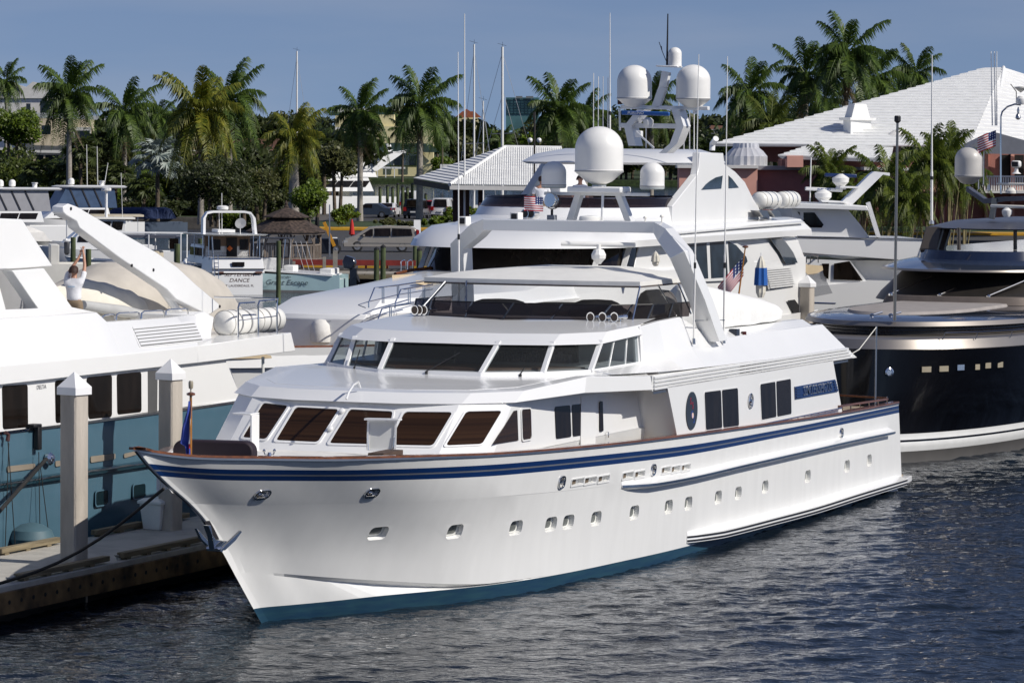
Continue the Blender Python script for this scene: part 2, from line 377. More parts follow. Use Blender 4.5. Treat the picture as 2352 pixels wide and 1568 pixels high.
LC = {
'rail': [(307.5,1032),(350,1044),(441.7,1050),(577.6,1052.7),(798.4,1054.4),(948.4,1050.3),(1120,1044.9),(1264,1034.7),(1434,1018.7),(1553.8,1004),(1750,977),(1940,949),(2040,930.4),(2100,918)],
'st': [(340,1064),(356.7,1071.4),(450,1075.5),(577.6,1078.2),(799,1079.2),(948,1075.4),(1120,1067.3),(1264,1056),(1434,1039),(1553.8,1026),(1790.7,986.4),(2038.7,936.1),(2100,923)],
'sb': [(356,1091),(377,1095),(450,1100),(577.6,1103.6),(799,1104),(948,1101),(1120,1093.4),(1264,1080.9),(1434,1062.9),(1553.8,1048),(1790.7,1003.4),(2038.7,953),(2100,940)],
'kn': [(400,1150),(469,1157),(600,1159),(799,1156.3),(948.4,1151.2),(1120,1141),(1284.7,1127.4),(1434,1110),(1553,1095),(1800,1040),(2052,985),(2100,975)],
'bt': [(585,1396.5),(700,1386),(754.7,1379.5),(900,1365),(1026.5,1353.3),(1128.4,1342.5),(1284.7,1318),(1420,1290),(1553.8,1260),(1800,1190),(2052,1122),(2100,1110)]}
LF = {k: pchip([p[0] for p in c], [p[1] for p in c]) for k, c in LC.items()}
def line_z(n, t, z=2.):
    for i in range(40):
        v = HV(t, z); x, y = M.px(t, v, z); z = .6 * z + .4 * M.pv(x, LF[n](x), v)[2]
    return z
TE = 29.6
def stations(t0, n=54): return [t0 + (TE - t0) * (i / n) ** 1.35 for i in range(n + 1)]
LZ = {}
for n_, t0 in (('rail', -4.98), ('st', -4.5), ('sb', -4.1), ('kn', -3.0), ('bt', -.2)):
    ts = [t0 + (29.9 - t0) * i / 24 for i in range(25)]
    LZ[n_] = pchip(ts, [line_z(n_, t) for t in ts])
NS = 64
def stem_t(zf):              # where the line meets the stem
    t = -2.
    for i in range(50): t = .5 * t + .5 * TS(zf(t))
    return t
def row(zf, t0=None, dv=0, te=None):
    t0 = stem_t(zf) if t0 is None else t0; te = TE + .9 - .28 * zf(TE) if te is None else te
    o = []
    for i in range(NS + 1):
        t = t0 + (te - t0) * (i / NS) ** 1.4; z = zf(t); o.append((t, max(0, HV(t, z) + dv) if i else 0., z))
    return o
DECKF = lambda t: LZ['rail'](t) - (.62 if t < 11 else .62 - .5 * min(1, (t - 11) / 2))
rows = []
cz = pchip([-1.2, 0, 1, 2, 3, 4, 5, 8], [1.05, .90, .75, .61, .48, .36, .28, .23])      # chine height
chd = lambda t: .15 * max(0, min(1, (t + .1) / 2.5)) * max(0, min(1, (6.5 - t) / 2.0))
R = {}
R['keel'] = [(1.2 + (TE - 1.2) * (i / NS) ** 1.4, 0., -1.0) for i in range(NS + 1)]
R['wl'] = row(lambda t: -.05)
R['bt'] = row(LZ['bt'])
R['chi'] = [(t, max(0, v - chd(t)), z) if i else (t, 0, z) for i, (t, v, z) in enumerate(row(lambda t: max(LZ['bt'](t) + .01, cz(t) - .04 - chd(t) * .3 - 0.)))]
R['cho'] = row(lambda t: max(LZ['bt'](t) + .03, cz(t)))
for j, k in enumerate((.22, .45, .7)):
    R['m%d' % j] = row(lambda t, k=k: (LZ['kn'](t) - max(LZ['bt'](t) + .03, cz(t))) * k + max(LZ['bt'](t) + .03, cz(t)))
R['kn0'] = row(lambda t: LZ['kn'](t) - .012)
R['kn'] = [(t, v + .003 * math.exp(-(t / 12) ** 2) if i else 0, z) for i, (t, v, z) in enumerate(row(LZ['kn']))]
R['sb'] = row(LZ['sb']); R['s2'] = row(lambda t: LZ['sb'](t) * .57 + LZ['st'](t) * .43); R['s1'] = row(lambda t: LZ['sb'](t) * .43 + LZ['st'](t) * .57); R['st'] = row(LZ['st'])
R['rail'] = row(LZ['rail'])
R['ri'] = [(t + .14 * (1 - i / NS), max(0, v - .13), z - .001) for i, (t, v, z) in enumerate(R['rail'])]
R['di'] = row(DECKF, t0=-3.55, te=TE + .3)
R['di'] = [(t, max(0, HV(t, z) - .14) if i else 0, z) for i, (t, v, z) in enumerate(R['di'])]
R['dc'] = [(t, 0., z + .03) for t, v, z in R['di']]
order = ['keel', 'wl', 'bt', 'chi', 'cho', 'm0', 'm1', 'm2', 'kn0', 'kn', 'sb', 's2', 's1', 'st', 'rail', 'ri', 'di', 'dc']
hull_mats = [white_h, boot, navy, grey_st, teak_d]
mi = {'keel': 1, 'wl': 1, 'sb': 2, 's2': 3, 's1': 2, 'di': 4}
hb = MB(True)
rings = []
for i in range(NS + 1):
    a = [R[k][i] for k in order]; b = [(t, -v, z) for t, v, z in reversed(a[1:-1])]
    rings.append(a + b)
hb.loft(rings)
hb.m = []
nn = len(rings[0])
for i in range(NS):
    for j in range(nn):
        k = j if j < len(order) - 1 else 2 * (len(order) - 1) - 1 - j
        hb.m.append(mi.get(order[k], 0))
hb.m += [0, 0]
hull = hb.build('hull', white, main, smooth=9, mats=hull_mats)
# openings cut into the hull: portholes, fairleads, freeing ports
def hull_at(x, y):
    t, z = 5., 1.5
    for i in range(60):
        v = HV(t, z); q = M.pv(x, y, v); t, z = .5 * t + .5 * q[0], .5 * z + .5 * q[2]
    v = HV(t, z); e = .05
    dt = Vector((e, HV(t + e, z) - HV(t - e, z), 0)); dt = Vector((2 * e, HV(t + e, z) - HV(t - e, z), 0)).normalized()
    dz = Vector((0, HV(t, z + e) - HV(t, z - e), 2 * e)).normalized()
    n = dz.cross(dt); n = n if n.y > 0 else -n; n.normalize(); dz = n.cross(dt); dz = dz if dz.z > 0 else -dz
    return Vector((t, v, z)), dt, dz, n
PORTS = [(868.5,1224),(1044.5,1220.2),(1184.8,1211.7),(1265.4,1203.5),(1305.5,1198.4),(1369.3,1190.6),(1457,1177),(1536,1163.8),(1581.4,1155.9),(1650,1142),(1696,1132.5),(1757.8,1117.9),(1855.6,1093.8),(1946,1070.3),(1997,1057)]
VENTS = [(1326,1106),(1355.5,1102.5),(1386,1099),(1441.5,1091.5),(1469,1088.5),(1529.5,1079),(1552,1076.5),(1575,1073)]
FAIR = [(601.8,1133.7,.30,.17,.05),(853.4,1130,.28,.17,.05),(1289,1106.5,.20,.20,.05),(1499.5,1078,.18,.18,.05),(1931.5,993.5,.17,.17,.05)]
cut = MB(True); fit = []
def cutter(p, dt, dz, n, w, h, r, dep):
    ps = rrect(w, h, r, 3)
    cut.loft([[p + dt * x + dz * y + n * .25 for x, y in ps], [p + dt * x * .96 + dz * y * .96 - n * dep for x, y in ps]])
for x, y in PORTS:
    p, dt, dz, n = hull_at(x, y); cutter(p, dt, dz, n, .46, .30, .10, .11); fit.append(('porthole', p, dt, dz, n, .46, .30, .10, .11))
for x, y in VENTS:
    p, dt, dz, n = hull_at(x, y); cutter(p, dt, dz, n, .52 if x < 1500 else .5, .12, .02, .10); fit.append(('vent', p, dt, dz, n, .52, .12, .02, .10))
for x, y, w_, h_, r_ in FAIR:
    p, dt, dz, n = hull_at(x, y); cutter(p, dt, dz, n, w_, h_, .08, .16); fit.append(('fairlead', p, dt, dz, n, w_, h_, .08, .16))
co = cut.build('cutter', white, main, smooth=0)
bo = hull.modifiers.new('openings', 'BOOLEAN'); bo.object = co; bo.operation = 'DIFFERENCE'; bo.solver = 'EXACT'
dg = bpy.context.evaluated_depsgraph_get()
nme = bpy.data.meshes.new_from_object(hull.evaluated_get(dg))
hull.modifiers.clear()
if len(nme.polygons) > len(hull.data.polygons): hull.data = nme
bpy.data.objects.remove(co)
white_in = mat('porthole_liner', (.74, .74, .70), .5, var=.03)
for kind, p, dt, dz, n, w_, h_, r_, dep in fit:
    ps = rrect(w_ - .02, h_ - .02, r_ * .9, 3)
    if kind == 'porthole':      # deadlight plate deep in its recess, gasket round it
        o = MB(True).prism([p + dt * x * .93 + dz * y * .93 - n * (dep - .004) for x, y in ps], n * .01).build('porthole', white_in, main)
        ps2 = rrect(w_ * .62, h_ * .62, r_ * .6, 3)
        MB(True).prism([p + dt * x + dz * y - n * (dep - .0155) for x, y in ps2], n * .004).build('pane', mat('porthole_glass', (.16, .17, .16), .12, var=.1), o)
    elif kind == 'vent':
        mb = MB(True); N = len(ps)
        pf = rrect(w_ + .05, h_ + .05, .02, 3); pi = rrect(w_, h_, .02, 3)
        mb.loft([[p + dt * x + dz * y for x, y in pf], [p + dt * x + dz * y + n * .015 for x, y in pf], [p + dt * x + dz * y + n * .015 for x, y in pi], [p + dt * x + dz * y for x, y in pi]], True, False, True)
        o = mb.build('freeing_port', white, main)
        MB(True).prism([p + dt * (x * .5 - w_ * .22) + dz * y * .95 - n * .05 for x, y in ps], n * .012).build('flap', mat('port_flap_brown', (.16, .12, .08), .5, var=.2), o)
    else:
        k = 20; a = rrect(w_ + .07, h_ + .07, .11, 5); b = rrect(w_ - .01, h_ - .01, .075, 5)
        mb = MB(True); mb.loft([[p + dt * x + dz * y for x, y in a], [p + dt * x * .95 + dz * y * .95 + n * .035 for x, y in a], [p + dt * x * 1.05 + dz * y * 1.05 + n * .03 for x, y in b], [p + dt * x + dz * y - n * .06 for x, y in b]], True, False, True)
        o = mb.build('fairlead', chrome, main)
        MB(True).tube([p - n * .03 + dt * (w_ * .3), p - n * .0 - dt * (w_ * .3)], .03, 10).build('roller', chrome, o)
# rail cap (varnished wood over a steel strip)
def offset_row(r, dv, dz): return [(t - (.03 if i == 0 else 0), v + dv if i else 0, z + dz) for i, (t, v, z) in enumerate(r)]
def cap_strip(name, dv0, dv1, z0, z1, m, both=True, t0=-9, t1=99, parent=main, src='rail', lab=None):
    rr = [q for q in R[src] if t0 <= q[0] <= t1]; mb = MB(True)
    if both and t0 < -8:
        full = [(t, -v, z) for t, v, z in reversed(rr[1:])] + rr
        nrmv = []
        for i, q in enumerate(full):
            a, b = full[max(0, i - 1)], full[min(len(full) - 1, i + 1)]; d = Vector((b[0] - a[0], b[1] - a[1], 0)).normalized(); nrmv.append(Vector((-d.y, d.x, 0)))
        rings = [[Vector(q) + n * dv1 + Vector((0, 0, z0)), Vector(q) + n * dv1 + Vector((0, 0, z1)), Vector(q) + n * dv0 + Vector((0, 0, z1)), Vector(q) + n * dv0 + Vector((0, 0, z0))] for q, n in zip(full, nrmv)]
        # the normal above points outboard on the port run
        mb.loft(rings)
        return mb.build(name, m, parent, smooth=40)
    for sg in ((1, -1) if both else (1,)):
        mb.loft([[(t, sg * (v + dv0), z + z0), (t, sg * (v + dv1), z + z0), (t, sg * (v + dv1), z + z1), (t, sg * (v + dv0), z + z1)] for t, v, z in rr])
    return mb.build(name, m, parent, smooth=40)
cap_strip('rail_cap', -.16, .02, .004, .045, teak)
cap_strip('rail_band', -.01, .016, -.03, .003, steel)
# frames on the inside of the starboard bulwark
for t in [x * .42 - 3.9 for x in range(13)]:
    z = LZ['rail'](t); v = HV(t, z) - .14
    if v < .25: continue
    for sg in (-1,):
        mb = MB(True); mb.add([(t, sg * v, z - .02), (t, sg * (v - .13), z - .03), (t, sg * (v - .05), z - .6), (t, sg * v, z - .6), (t + .03, sg * v, z - .02), (t + .03, sg * (v - .13), z - .03), (t + .03, sg * (v - .05), z - .6), (t + .03, sg * v, z - .6)], [(0, 1, 2, 3), (7, 6, 5, 4), (0, 4, 5, 1), (1, 5, 6, 2), (2, 6, 7, 3), (3, 7, 4, 0)])
        mb.build('bulwark_frame', white, main)
# upper rubbing strake: a tapered sponson with a steel facing and a dark band under it
def strake(name, pts, w0, h, tips, m, face=None, fm=None):
    """pts: (x, y) photo points of its upper outer edge; stands w0 off the hull"""
    fx = pchip([p[0] for p in pts], [p[1] for p in pts]); xa, xb = pts[0][0], pts[-1][0]; N = 40; rings = []; fr2 = []
    for i in range(N + 1):
        x = xa + (xb - xa) * i / N; p, dt, dz, n = hull_at(x, fx(x)); k = min(1, i / (N * tips)) ** .6
        w_ = w0 * max(.05, k); q = Vector((p.x, HV(p.x, p.z), p.z)); 
        up = Vector((0, 0, 1)); ou = Vector((0, 1, 0)) if True else n
        rings.append([q - ou * .1 + up * .10, q + ou * .012 + up * .075, q + ou * w_, q + ou * w_ - up * h, q - ou * .1 - up * (h + .10)])
        fr2.append([q + ou * w_ + up * (-.01), q + ou * (w_ + .02) + up * (-.012), q + ou * (w_ + .02) - up * (h * .8), q + ou * w_ - up * (h * .8)])
    o = MB(True).loft(rings).build(name, m, main, smooth=35)
    if face: MB(True).loft(fr2).build(face, fm, o, smooth=35)
    return o, rings
strake('rub_rail', [(1427,1112.5),(1470,1109),(1553,1096),(1700,1063),(1850,1029.5),(1960,1005),(2040,989)], .17, .07, .10, white, 'rub_strip', chrome)
so, srings = strake('lower_strake', [(1577,1228.5),(1650,1213),(1750,1188),(1850,1162),(1950,1131),(2060,1098)], .26, .16, .12, white, None)
for dz0, dz1, mm in ((-.02, -.055, black_rub), (-.10, -.135, black_rub)):
    MB(True).loft([[r[2] + Vector((0, .0, dz0)), r[2] + Vector((0, .018, dz0)), r[2] + Vector((0, .018, dz1)), r[2] + Vector((0, 0, dz1))] for r in srings]).build('rubber_strip', mm, so)
# swim platform behind the transom
tp = srings[-1][2].x; zp = srings[-1][2].z
pl_ = MB(True); pf = [(tp - .2, -3.75), (tp + 1.1, -3.6), (tp + 1.1, 3.6), (tp - .2, 3.75)]
pl_.prism([(a, b, zp - .16) for a, b in pf], (0, 0, .15)); pl_.build('swim_platform', white, main, bevel=.02)
MB(True).prism([(tp, -3.5, zp - .005), (tp + 1.0, -3.4, zp - .005), (tp + 1.0, 3.4, zp - .005), (tp, 3.5, zp - .005)], (0, 0, .02)).build('platform_decking', teak_d, main)
MB(True).tube([(tp - 1.0, 3.4, zp - .32), (tp - .35, 3.5, zp - .32)], [.12, .15], 12).build('exhaust_outlet', white2, main)
# ---------------------------------------------------------------- superstructure of the main yacht
def sym(ps): return [(t, -v, z) for t, v, z in ps] + [(t, v, z) for t, v, z in reversed(ps)]   # half outline -> closed ring
def shell(name, rings, m, parent=None, bevel=0, smooth=20, caps=True, **k):
    return MB(True).loft(rings, True, caps).build(name, m, parent if parent is not None else main, smooth=smooth, bevel=bevel, **k)
# ring order inside sym(): from bow centre outwards, so first point should lie on the centreline facet edge
def ringz(ps, z): return [(t, v, z) for t, v in ps]
foot = [(2.68, 1.15), (2.92, 2.14), (3.62, 2.74), (4.0, 2.79), (12.9, 2.80)]
sill = foot
head = [(3.86, 1.04), (4.117, 2.10), (4.865, 2.74), (5.08, 2.80), (12.9, 2.80)]
base = [(2.6, 1.16), (2.84, 2.14), (3.6, 2.66), (4.2, 2.72), (12.9, 2.86)]
A0 = sym(ringz([(2.7, 1.1), (2.95, 1.95), (3.7, 2.35), (4.6, 2.5), (12.9, 2.75)], 2.25)); A1 = sym(ringz(base, 2.70)); A2 = sym(ringz(foot, 2.72)); A3 = sym(ringz(head, 3.70))
shell('deckhouse', [A0, A1, A2, A3], white, smooth=15, bevel=.012)
def fac(a, b): # facet quad of the raked front between corners a and b of foot / head (signed index, 1-based; negative = starboard)
    f = lambda L, i, z: (L[abs(i) - 1][0], L[abs(i) - 1][1] * (1 if i > 0 else -1), z)
    return [f(foot, a, 2.72), f(foot, b, 2.72), f(head, b, 3.70), f(head, a, 3.70)]
FW = dict(parent=main, fr=.0, gm=glass_br)
def win4(fr, pts, q, parent, gm, r=.03, frw=.045, name='window', fo=.02):
    w = [onplane(fr, x, y, q) for x, y in pts]; c = lerp(lerp(w[0], w[2], .5), lerp(w[1], w[3], .5), .5)
    W1 = (Vector(w[1]) - Vector(w[0])).length; H1 = (Vector(w[3]) - Vector(w[0])).length
    e = [quadpt(w, -frw / W1, -frw / H1), quadpt(w, 1 + frw / W1, -frw / H1), quadpt(w, 1 + frw / W1, 1 + frw / H1), quadpt(w, -frw / W1, 1 + frw / H1)]
    f = patch(e, 0, fo, white, name, parent, True, r + frw, hole=frw)
    patch(w, .001, .005, gm, 'pane', f, True, r)
    return f
q = fac(-1, 1)
win4(M, [c3(1865, 365), c3(2150, 378), c3(2292, 155), c3(2000, 140)], q, main, glass_br)
win4(M, [c4(5, 385), c4(395, 395)[0:2], c4(435, 170), c4(145, 155)], q, main, glass_br)
q = fac(1, 2); win4(M, [c4(402, 397), c4(705, 402), c4(840, 175), c4(515, 172)], q, main, glass_br)
q = fac(2, 3); win4(M, [c4(790, 400), c4(1035, 390), c4(1170, 165), c4(930, 170)], q, main, glass_br)
q = fac(-2, -1); win4(M, [c3(1640, 345), c3(1800, 358), c3(1950, 130), c3(1780, 112)], q, main, glass_br)
sideq = [(5, 2.8, 2.7), (9, 2.8, 2.7), (9, 2.8, 3.5), (5, 2.8, 3.5)]
def sidewin(pts, v, gm=glass_k, r=.05, frw=.03, name='window', **k):
    return win4(M, pts, [(5, v, 2.7), (9, v, 2.7), (9, v, 3.5)], main, gm, r, frw, name, **k)
# triangular front side light and its neighbour
tw = [onplane(M, *p, sideq) for p in (c4(1112, 388), c4(1280, 362), c4(1272, 158), c4(1250, 163))]
patch(tw, .001, .012, glass_br, 'window', main)
sidewin([c4(1307, 360), c4(1368, 350), c4(1362, 148), c4(1300, 153)], 2.8, glass_br, .04)
for a, b in ((0, .475), (.525, 1)):
    w = [quadpt([onplane(M, *p, sideq) for p in (c4(1537, 353), c4(1750, 322), c4(1745, 110), c4(1526, 135))], x, y) for x, y in ((a, 0), (b, 0), (b, 1), (a, 1))]
    patch(w, .001, .008, glass_k, 'window', main, True, .06)
dq = [onplane(M, *p, sideq) for p in (c4(1828, 303), c4(1852, 300), c4(1846, 95), c4(1826, 98))]
MB(True).prism([(8.75, 2.80, 2.12), (9.6, 2.80, 2.12), (9.6, 2.80, 3.58), (8.75, 2.80, 3.58)], (0, .018, 0)).build('door', white, main, bevel=.006)
patch(dq, .019, .006, glass_k, 'door_window', main, True, .045)
hp = onplane(M, *c4(1872, 322), sideq)
MB(True).tube([(hp[0], 2.82, hp[2] + .05), (hp[0], 2.86, hp[2] + .05), (hp[0], 2.86, hp[2] - .06)], .012, 6).build('door_handle', chrome, main)
# --- aft house, out to the side of the hull
ah0 = [(12.6, 3.3, 1.9), (12.75, 3.5, 1.9), (25.1, 3.5, 1.9)]; ah1 = [(12.6, 3.3, 2.46), (12.72, 3.5, 2.46), (25.0, 3.5, 2.18)]; ah2 = [(12.05, 3.28, 3.6), (11.99, 3.5, 3.6), (24.1, 3.5, 3.52)]
shell('aft_house', [sym([(12.6, 1, 1.9)] + ah0), sym([(12.6, 1, 2.46)] + ah1), sym([(12.05, 1, 3.6)] + ah2)], white, smooth=15, bevel=.01)
aq = [(14, 3.5, 2.5), (18, 3.5, 2.5), (18, 3.5, 3.4)]
def asplit(pts, lab=None):
    w = [onplane(M, *p, aq) for p in pts]
    fr_ = patch([quadpt(w, a, b) for a, b in ((-.015, -.03), (1.015, -.03), (1.015, 1.03), (-.015, 1.03))], 0, .006, white, 'window', main, True, .09)
    for a, b in ((0, .485), (.515, 1)):
        patch([quadpt(w, x, y) for x, y in ((a, 0), (b, 0), (b, 1), (a, 1))], .0065, .004, glass_k, 'pane', fr_, True, .06)
asplit([c5(200, 292), c5(423, 262), c5(415, 8), c5(190, 37)])
asplit([c2(577, 1530), c2(778, 1490), c2(773, 1253), c2(567, 1290)])
# raised panel line, oval crest, round badge
ov = onplane(M, *c5(102, 162), aq)
mb = MB(True); ps = [(ov[0] + .37 * math.cos(a), 3.5, ov[2] + .395 * math.sin(a)) for a in [i * 2 * PI / 40 for i in range(40)]]
mb.prism(ps, (0, .02, 0)); ovo = mb.build('crest_plaque', mat('plaque_slate', (.03, .04, .055), .35, var=.1), main)
red = mat('crest_red', (.35, .01, .03), .4); ltb = mat('crest_blue', (.03, .08, .35), .4); pinkm = mat('crest_pink', (.75, .55, .5), .4)
for dx, dz, s_ in ((-.1, .2, 'S'), (.04, .1, 'S')):
    text_obj(s_, 'letter', .2, red, ovo, mtx=face_mtx((ov[0] + dx, 3.522, ov[2] + dz), (1, 0, 0), (0, 0, 1)))
for dx, dz, s_ in ((.0, -.08, 'C'), (.12, -.2, 'S')):
    text_obj(s_, 'letter', .2, ltb, ovo, mtx=face_mtx((ov[0] + dx, 3.522, ov[2] + dz), (1, 0, 0), (0, 0, 1)))
MB(True).prism([(ov[0] + .03 + .06 * math.cos(a), 3.5215, ov[2] - .1 + .06 * math.sin(a)) for a in [i * PI / 6 for i in range(12)]], (0, .006, 0)).build('dot', pinkm, ovo)
bd = onplane(M, *c5(500, 95), aq)
mb = MB(True)
for rr_, tr_ in ((.155, .016), (.10, .010)):
    mb.tube([(bd[0] + rr_ * math.cos(a), 3.52, bd[2] + rr_ * math.sin(a)) for a in [i * 2 * PI / 24 for i in range(24)]], tr_, 6, loop=True)
mb.tube([(bd[0], 3.52, bd[2] - .1), (bd[0], 3.52, bd[2] + .1)], .012, 6); mb.tube([(bd[0] - .07, 3.52, bd[2] + .03), (bd[0] + .07, 3.52, bd[2] + .03)], .01, 6)
mb.lathe((bd[0], 3.52, bd[2]), [(.05, -.01), (.04, .02)], 12, (0, 1, 0)); mb.build('round_badge', chrome, main)
# name board
nb = [onplane(M, *p, aq) for p in (c2(800, 1390), c2(1088, 1338), c2(1068, 1257), c2(797, 1307))]
nbo = patch(nb, 0, .03, navy, 'name_board', main)
for k in range(4):
    for a0, a1 in ((.01, .12), (.93, .99)):
        w = [quadpt(nb, a, b) for a, b in ((a0, .1 + k * .22), (a1, .1 + k * .22), (a1, .22 + k * .22), (a0, .22 + k * .22))]
        patch(w, .0305, .02, navy, 'slat', nbo)
uy = Vector(nb[3]) - Vector(nb[0]); ux = Vector(nb[1]) - Vector(nb[0]); mid = quadpt(nb, .52, .5)
text_obj('SINTERSHOTS', 'letters', .30, chrome, nbo, mtx=face_mtx((mid[0], 3.535, mid[2]), ux, (0, 0, 1)), ext=.02, sx=1.25)
# grab rail low on the house side
for a, b, n_ in (((15.0, 2.43), (24.6, 2.36), 17),):
    pts = [(a[0] + (b[0] - a[0]) * i / n_, 3.58, a[1] + (b[1] - a[1]) * i / n_ - .0) for i in range(n_ + 1)]
    o = MB(True).tube(pts, .018, 6).build('side_rail', chrome, main)
    mb = MB(True)
    for p in pts: mb.tube([(p[0], 3.5, p[2] - .03), p], .012, 5)
    split_build(mb, 'bracket', chrome, o)
# --- first visor (the roof over the foredeck windows) ----------------------------------------------
v1l = [(3.68, 1.08, 3.69), (4.1, 2.14, 3.69), (4.95, 2.90, 3.69), (7.6, 3.3, 3.72), (11.2, 3.46, 3.57)]
v1u = [(4.10, 1.12, 3.87), (4.55, 2.16, 3.87), (5.45, 2.88, 3.88), (7.7, 3.3, 4.03), (11.1, 3.44, 3.86)]
v1i = [(4.5, 1.0, 3.90), (4.9, 2.0, 3.90), (5.8, 2.6, 3.92), (8.0, 2.95, 4.02), (11.3, 3.1, 3.98)]
shell('visor', [sym([(t + .1, v * .96, z + .0) for t, v, z in v1l]), sym(v1l), sym(v1u), sym(v1i)], white, smooth=12, bevel=.012)
# glossy roof in front of the wheelhouse
shell('wheelhouse_deck', [sym([(t, v, z - .12) for t, v, z in v1i] + [(12.6, 3.1, 3.9)]), sym([(t, v, z + .004) for t, v, z in v1i] + [(12.6, 3.1, 4.0)])], white, smooth=12)
# --- wheelhouse: sill, posts, panes, dark interior you can look into
wb = [(7.8, 1.07, 4.02), (8.5, 2.10, 4.02), (9.25, 2.82, 4.04), (11.95, 2.90, 4.06)]
wt = [(8.62, 1.13, 4.60), (9.0, 2.12, 4.60), (9.9, 2.80, 4.60), (12.0, 2.84, 4.64)]
shell('wheelhouse_sill', [sym([(t - .1, v + .03, 3.86) for t, v, z in wb]), sym([(t - .03, v + .01, z + .03) for t, v, z in wb]), sym([(t + .1, v - .08, z + .03) for t, v, z in wb])], white, smooth=12)
whp = []
for i in range(4): whp.append((wb[i], wt[i]))
def wq(i, sg=1):
    a, b = wb[i], wb[i + 1]; c_, d = wt[i + 1], wt[i]; f = lambda p: (p[0], p[1] * sg, p[2]); return [f(a), f(b), f(c_), f(d)]
cen = [(wb[0][0], -wb[0][1], wb[0][2]), wb[0], wt[0], (wt[0][0], -wt[0][1], wt[0][2])]
clear = film('clear_glass', (.75, .80, .82), .80)
def glaze(q, name='window'):
    n = nrm(q, True); mb = MB(True).poly([Vector(p) + n * .01 for p in q]); return mb.build(name, clear, main, smooth=0, recalc=False)
def post(a, b, w=.11, d=.08, m=white, name='window_post'): return MB(True).bar(a, b, w, d, up=(0, 0, 1)).build(name, m, main, bevel=.008)
glaze(cen)
for sg in (1, -1):
    for i in range(3): glaze(wq(i, sg))
    for i in range(4): post((wb[i][0], wb[i][1] * sg, wb[i][2]), (wt[i][0], wt[i][1] * sg, wt[i][2]), .10 if i < 3 else .2)
    for k in (.36, .70):
        q = wq(2, sg); post(quadpt(q, k, 0), quadpt(q, k, 1), .045, .03)
# inside the wheelhouse
wood_in = mat('interior_wood', (.10, .045, .02), .4, var=.2, vs=3)
shell('console', [sym([(t + .25, v - .2, 3.98) for t, v, z in wb[:3]]), sym([(t + .28, v - .22, 4.10) for t, v, z in wb[:3]])], wood_in)
mb = MB(True); mb.b2((11.0, -2.3, 3.95), (11.1, 1.9, 4.62)); mb.build('bulkhead', mat('interior_dark', (.02, .017, .015), .7), main)
mb = MB(True)
for k in range(26):
    z0 = 4.08; h_ = .16 + .08 * rnd.random(); v0 = .2 + k * .062; mb.b2((10.8, v0, z0), (10.98, v0 + .05, z0 + h_))
mb.build('books', mat('book_spines', (.09, .07, .06), .7, var=.4, vs=20, col2=(.03, .03, .05)), main, kind=None)
mb = MB(True); mb.b2((9.9, -.35, 3.95), (10.3, .35, 4.35)); mb.build('helm_chair', mat('helm_leather', (.02, .018, .016), .5), main, bevel=.05)
shell('wheelhouse_floor', [sym([(t + .1, v - .1, 3.95) for t, v, z in wb]), sym([(t + .1, v - .1, 3.97) for t, v, z in wb])], mat('interior_dark', (.02, .017, .015), .7))
# wipers
for a, b, c_ in ((c1(665, 1215), c1(890, 1090), c1(800, 1180)), (c1(1300, 1235), c1(1330, 1190), c1(1405, 1100)), (c1(180, 1185), c1(215, 1070), c1(300, 990))):
    q = cen if a[0] < 1100 and a[0] > 900 else (wq(0) if a[0] > 1100 else wq(0, -1))
    pa, pb, pc = [Vector(onplane(M, *p, q)) + nrm(cen, True) * .05 for p in (a, b, c_)]
    MB(True).tube([pa, pb], .012, 5).tube([pa, pa + Vector((0, 0, -.08))], .03, 6).build('wiper', black_rub, main)
# --- second visor and the roof it carries (flybridge deck)
v2l = [(8.45, 1.12, 4.55), (8.82, 2.14, 4.55), (9.78, 2.86, 4.55), (12.0, 2.96, 4.64)]
v2u = [(9.0, 1.08, 4.75), (9.42, 2.12, 4.75), (10.3, 2.78, 4.77), (12.2, 2.84, 4.84)]
v2i = [(12.3, .9, 4.90), (12.35, 1.9, 4.90), (13.2, 2.62, 4.90), (13.6, 2.7, 4.90)]
shell('upper_visor', [sym([(t + .12, v * .96, z + .012) for t, v, z in v2l]), sym(v2l), sym(v2u), sym(v2i)], white, smooth=12, bevel=.01)
# --- side plating aft of the wheelhouse, boat deck bulwark, louvred band
SP = []   # stations: t, (outer lower v,z), (upper v,z)
st_ = [(11.2, 3.46, 3.86, 2.90, 4.70), (12.6, 3.46, 3.85, 2.88, 4.83), (14.6, 3.46, 3.84, 2.86, 4.90), (15.5, 3.46, 3.83, 2.88, 4.78), (16.3, 3.46, 3.82, 3.0, 4.33), (20, 3.46, 3.78, 3.0, 4.33), (24.9, 3.46, 3.73, 3.0, 4.30)]
S5 = [(9.4, 3.3, 3.98, 2.96, 4.03, 2.93, 4.05), (11.93, 3.42, 3.90, 2.98, 4.06, 2.95, 4.08), (11.97, 3.42, 3.90, 2.98, 4.06, 2.90, 4.80), (13.2, 3.46, 3.87, 3.05, 4.14, 2.88, 4.86), (14.6, 3.46, 3.85, 3.16, 4.22, 2.88, 4.89), (15.5, 3.46, 3.83, 3.16, 4.22, 2.92, 4.66), (16.3, 3.46, 3.82, 3.14, 4.15, 3.0, 4.33), (20, 3.46, 3.78, 3.15, 4.13, 3.0, 4.33), (24.9, 3.46, 3.73, 3.15, 4.1, 3.0, 4.30)]
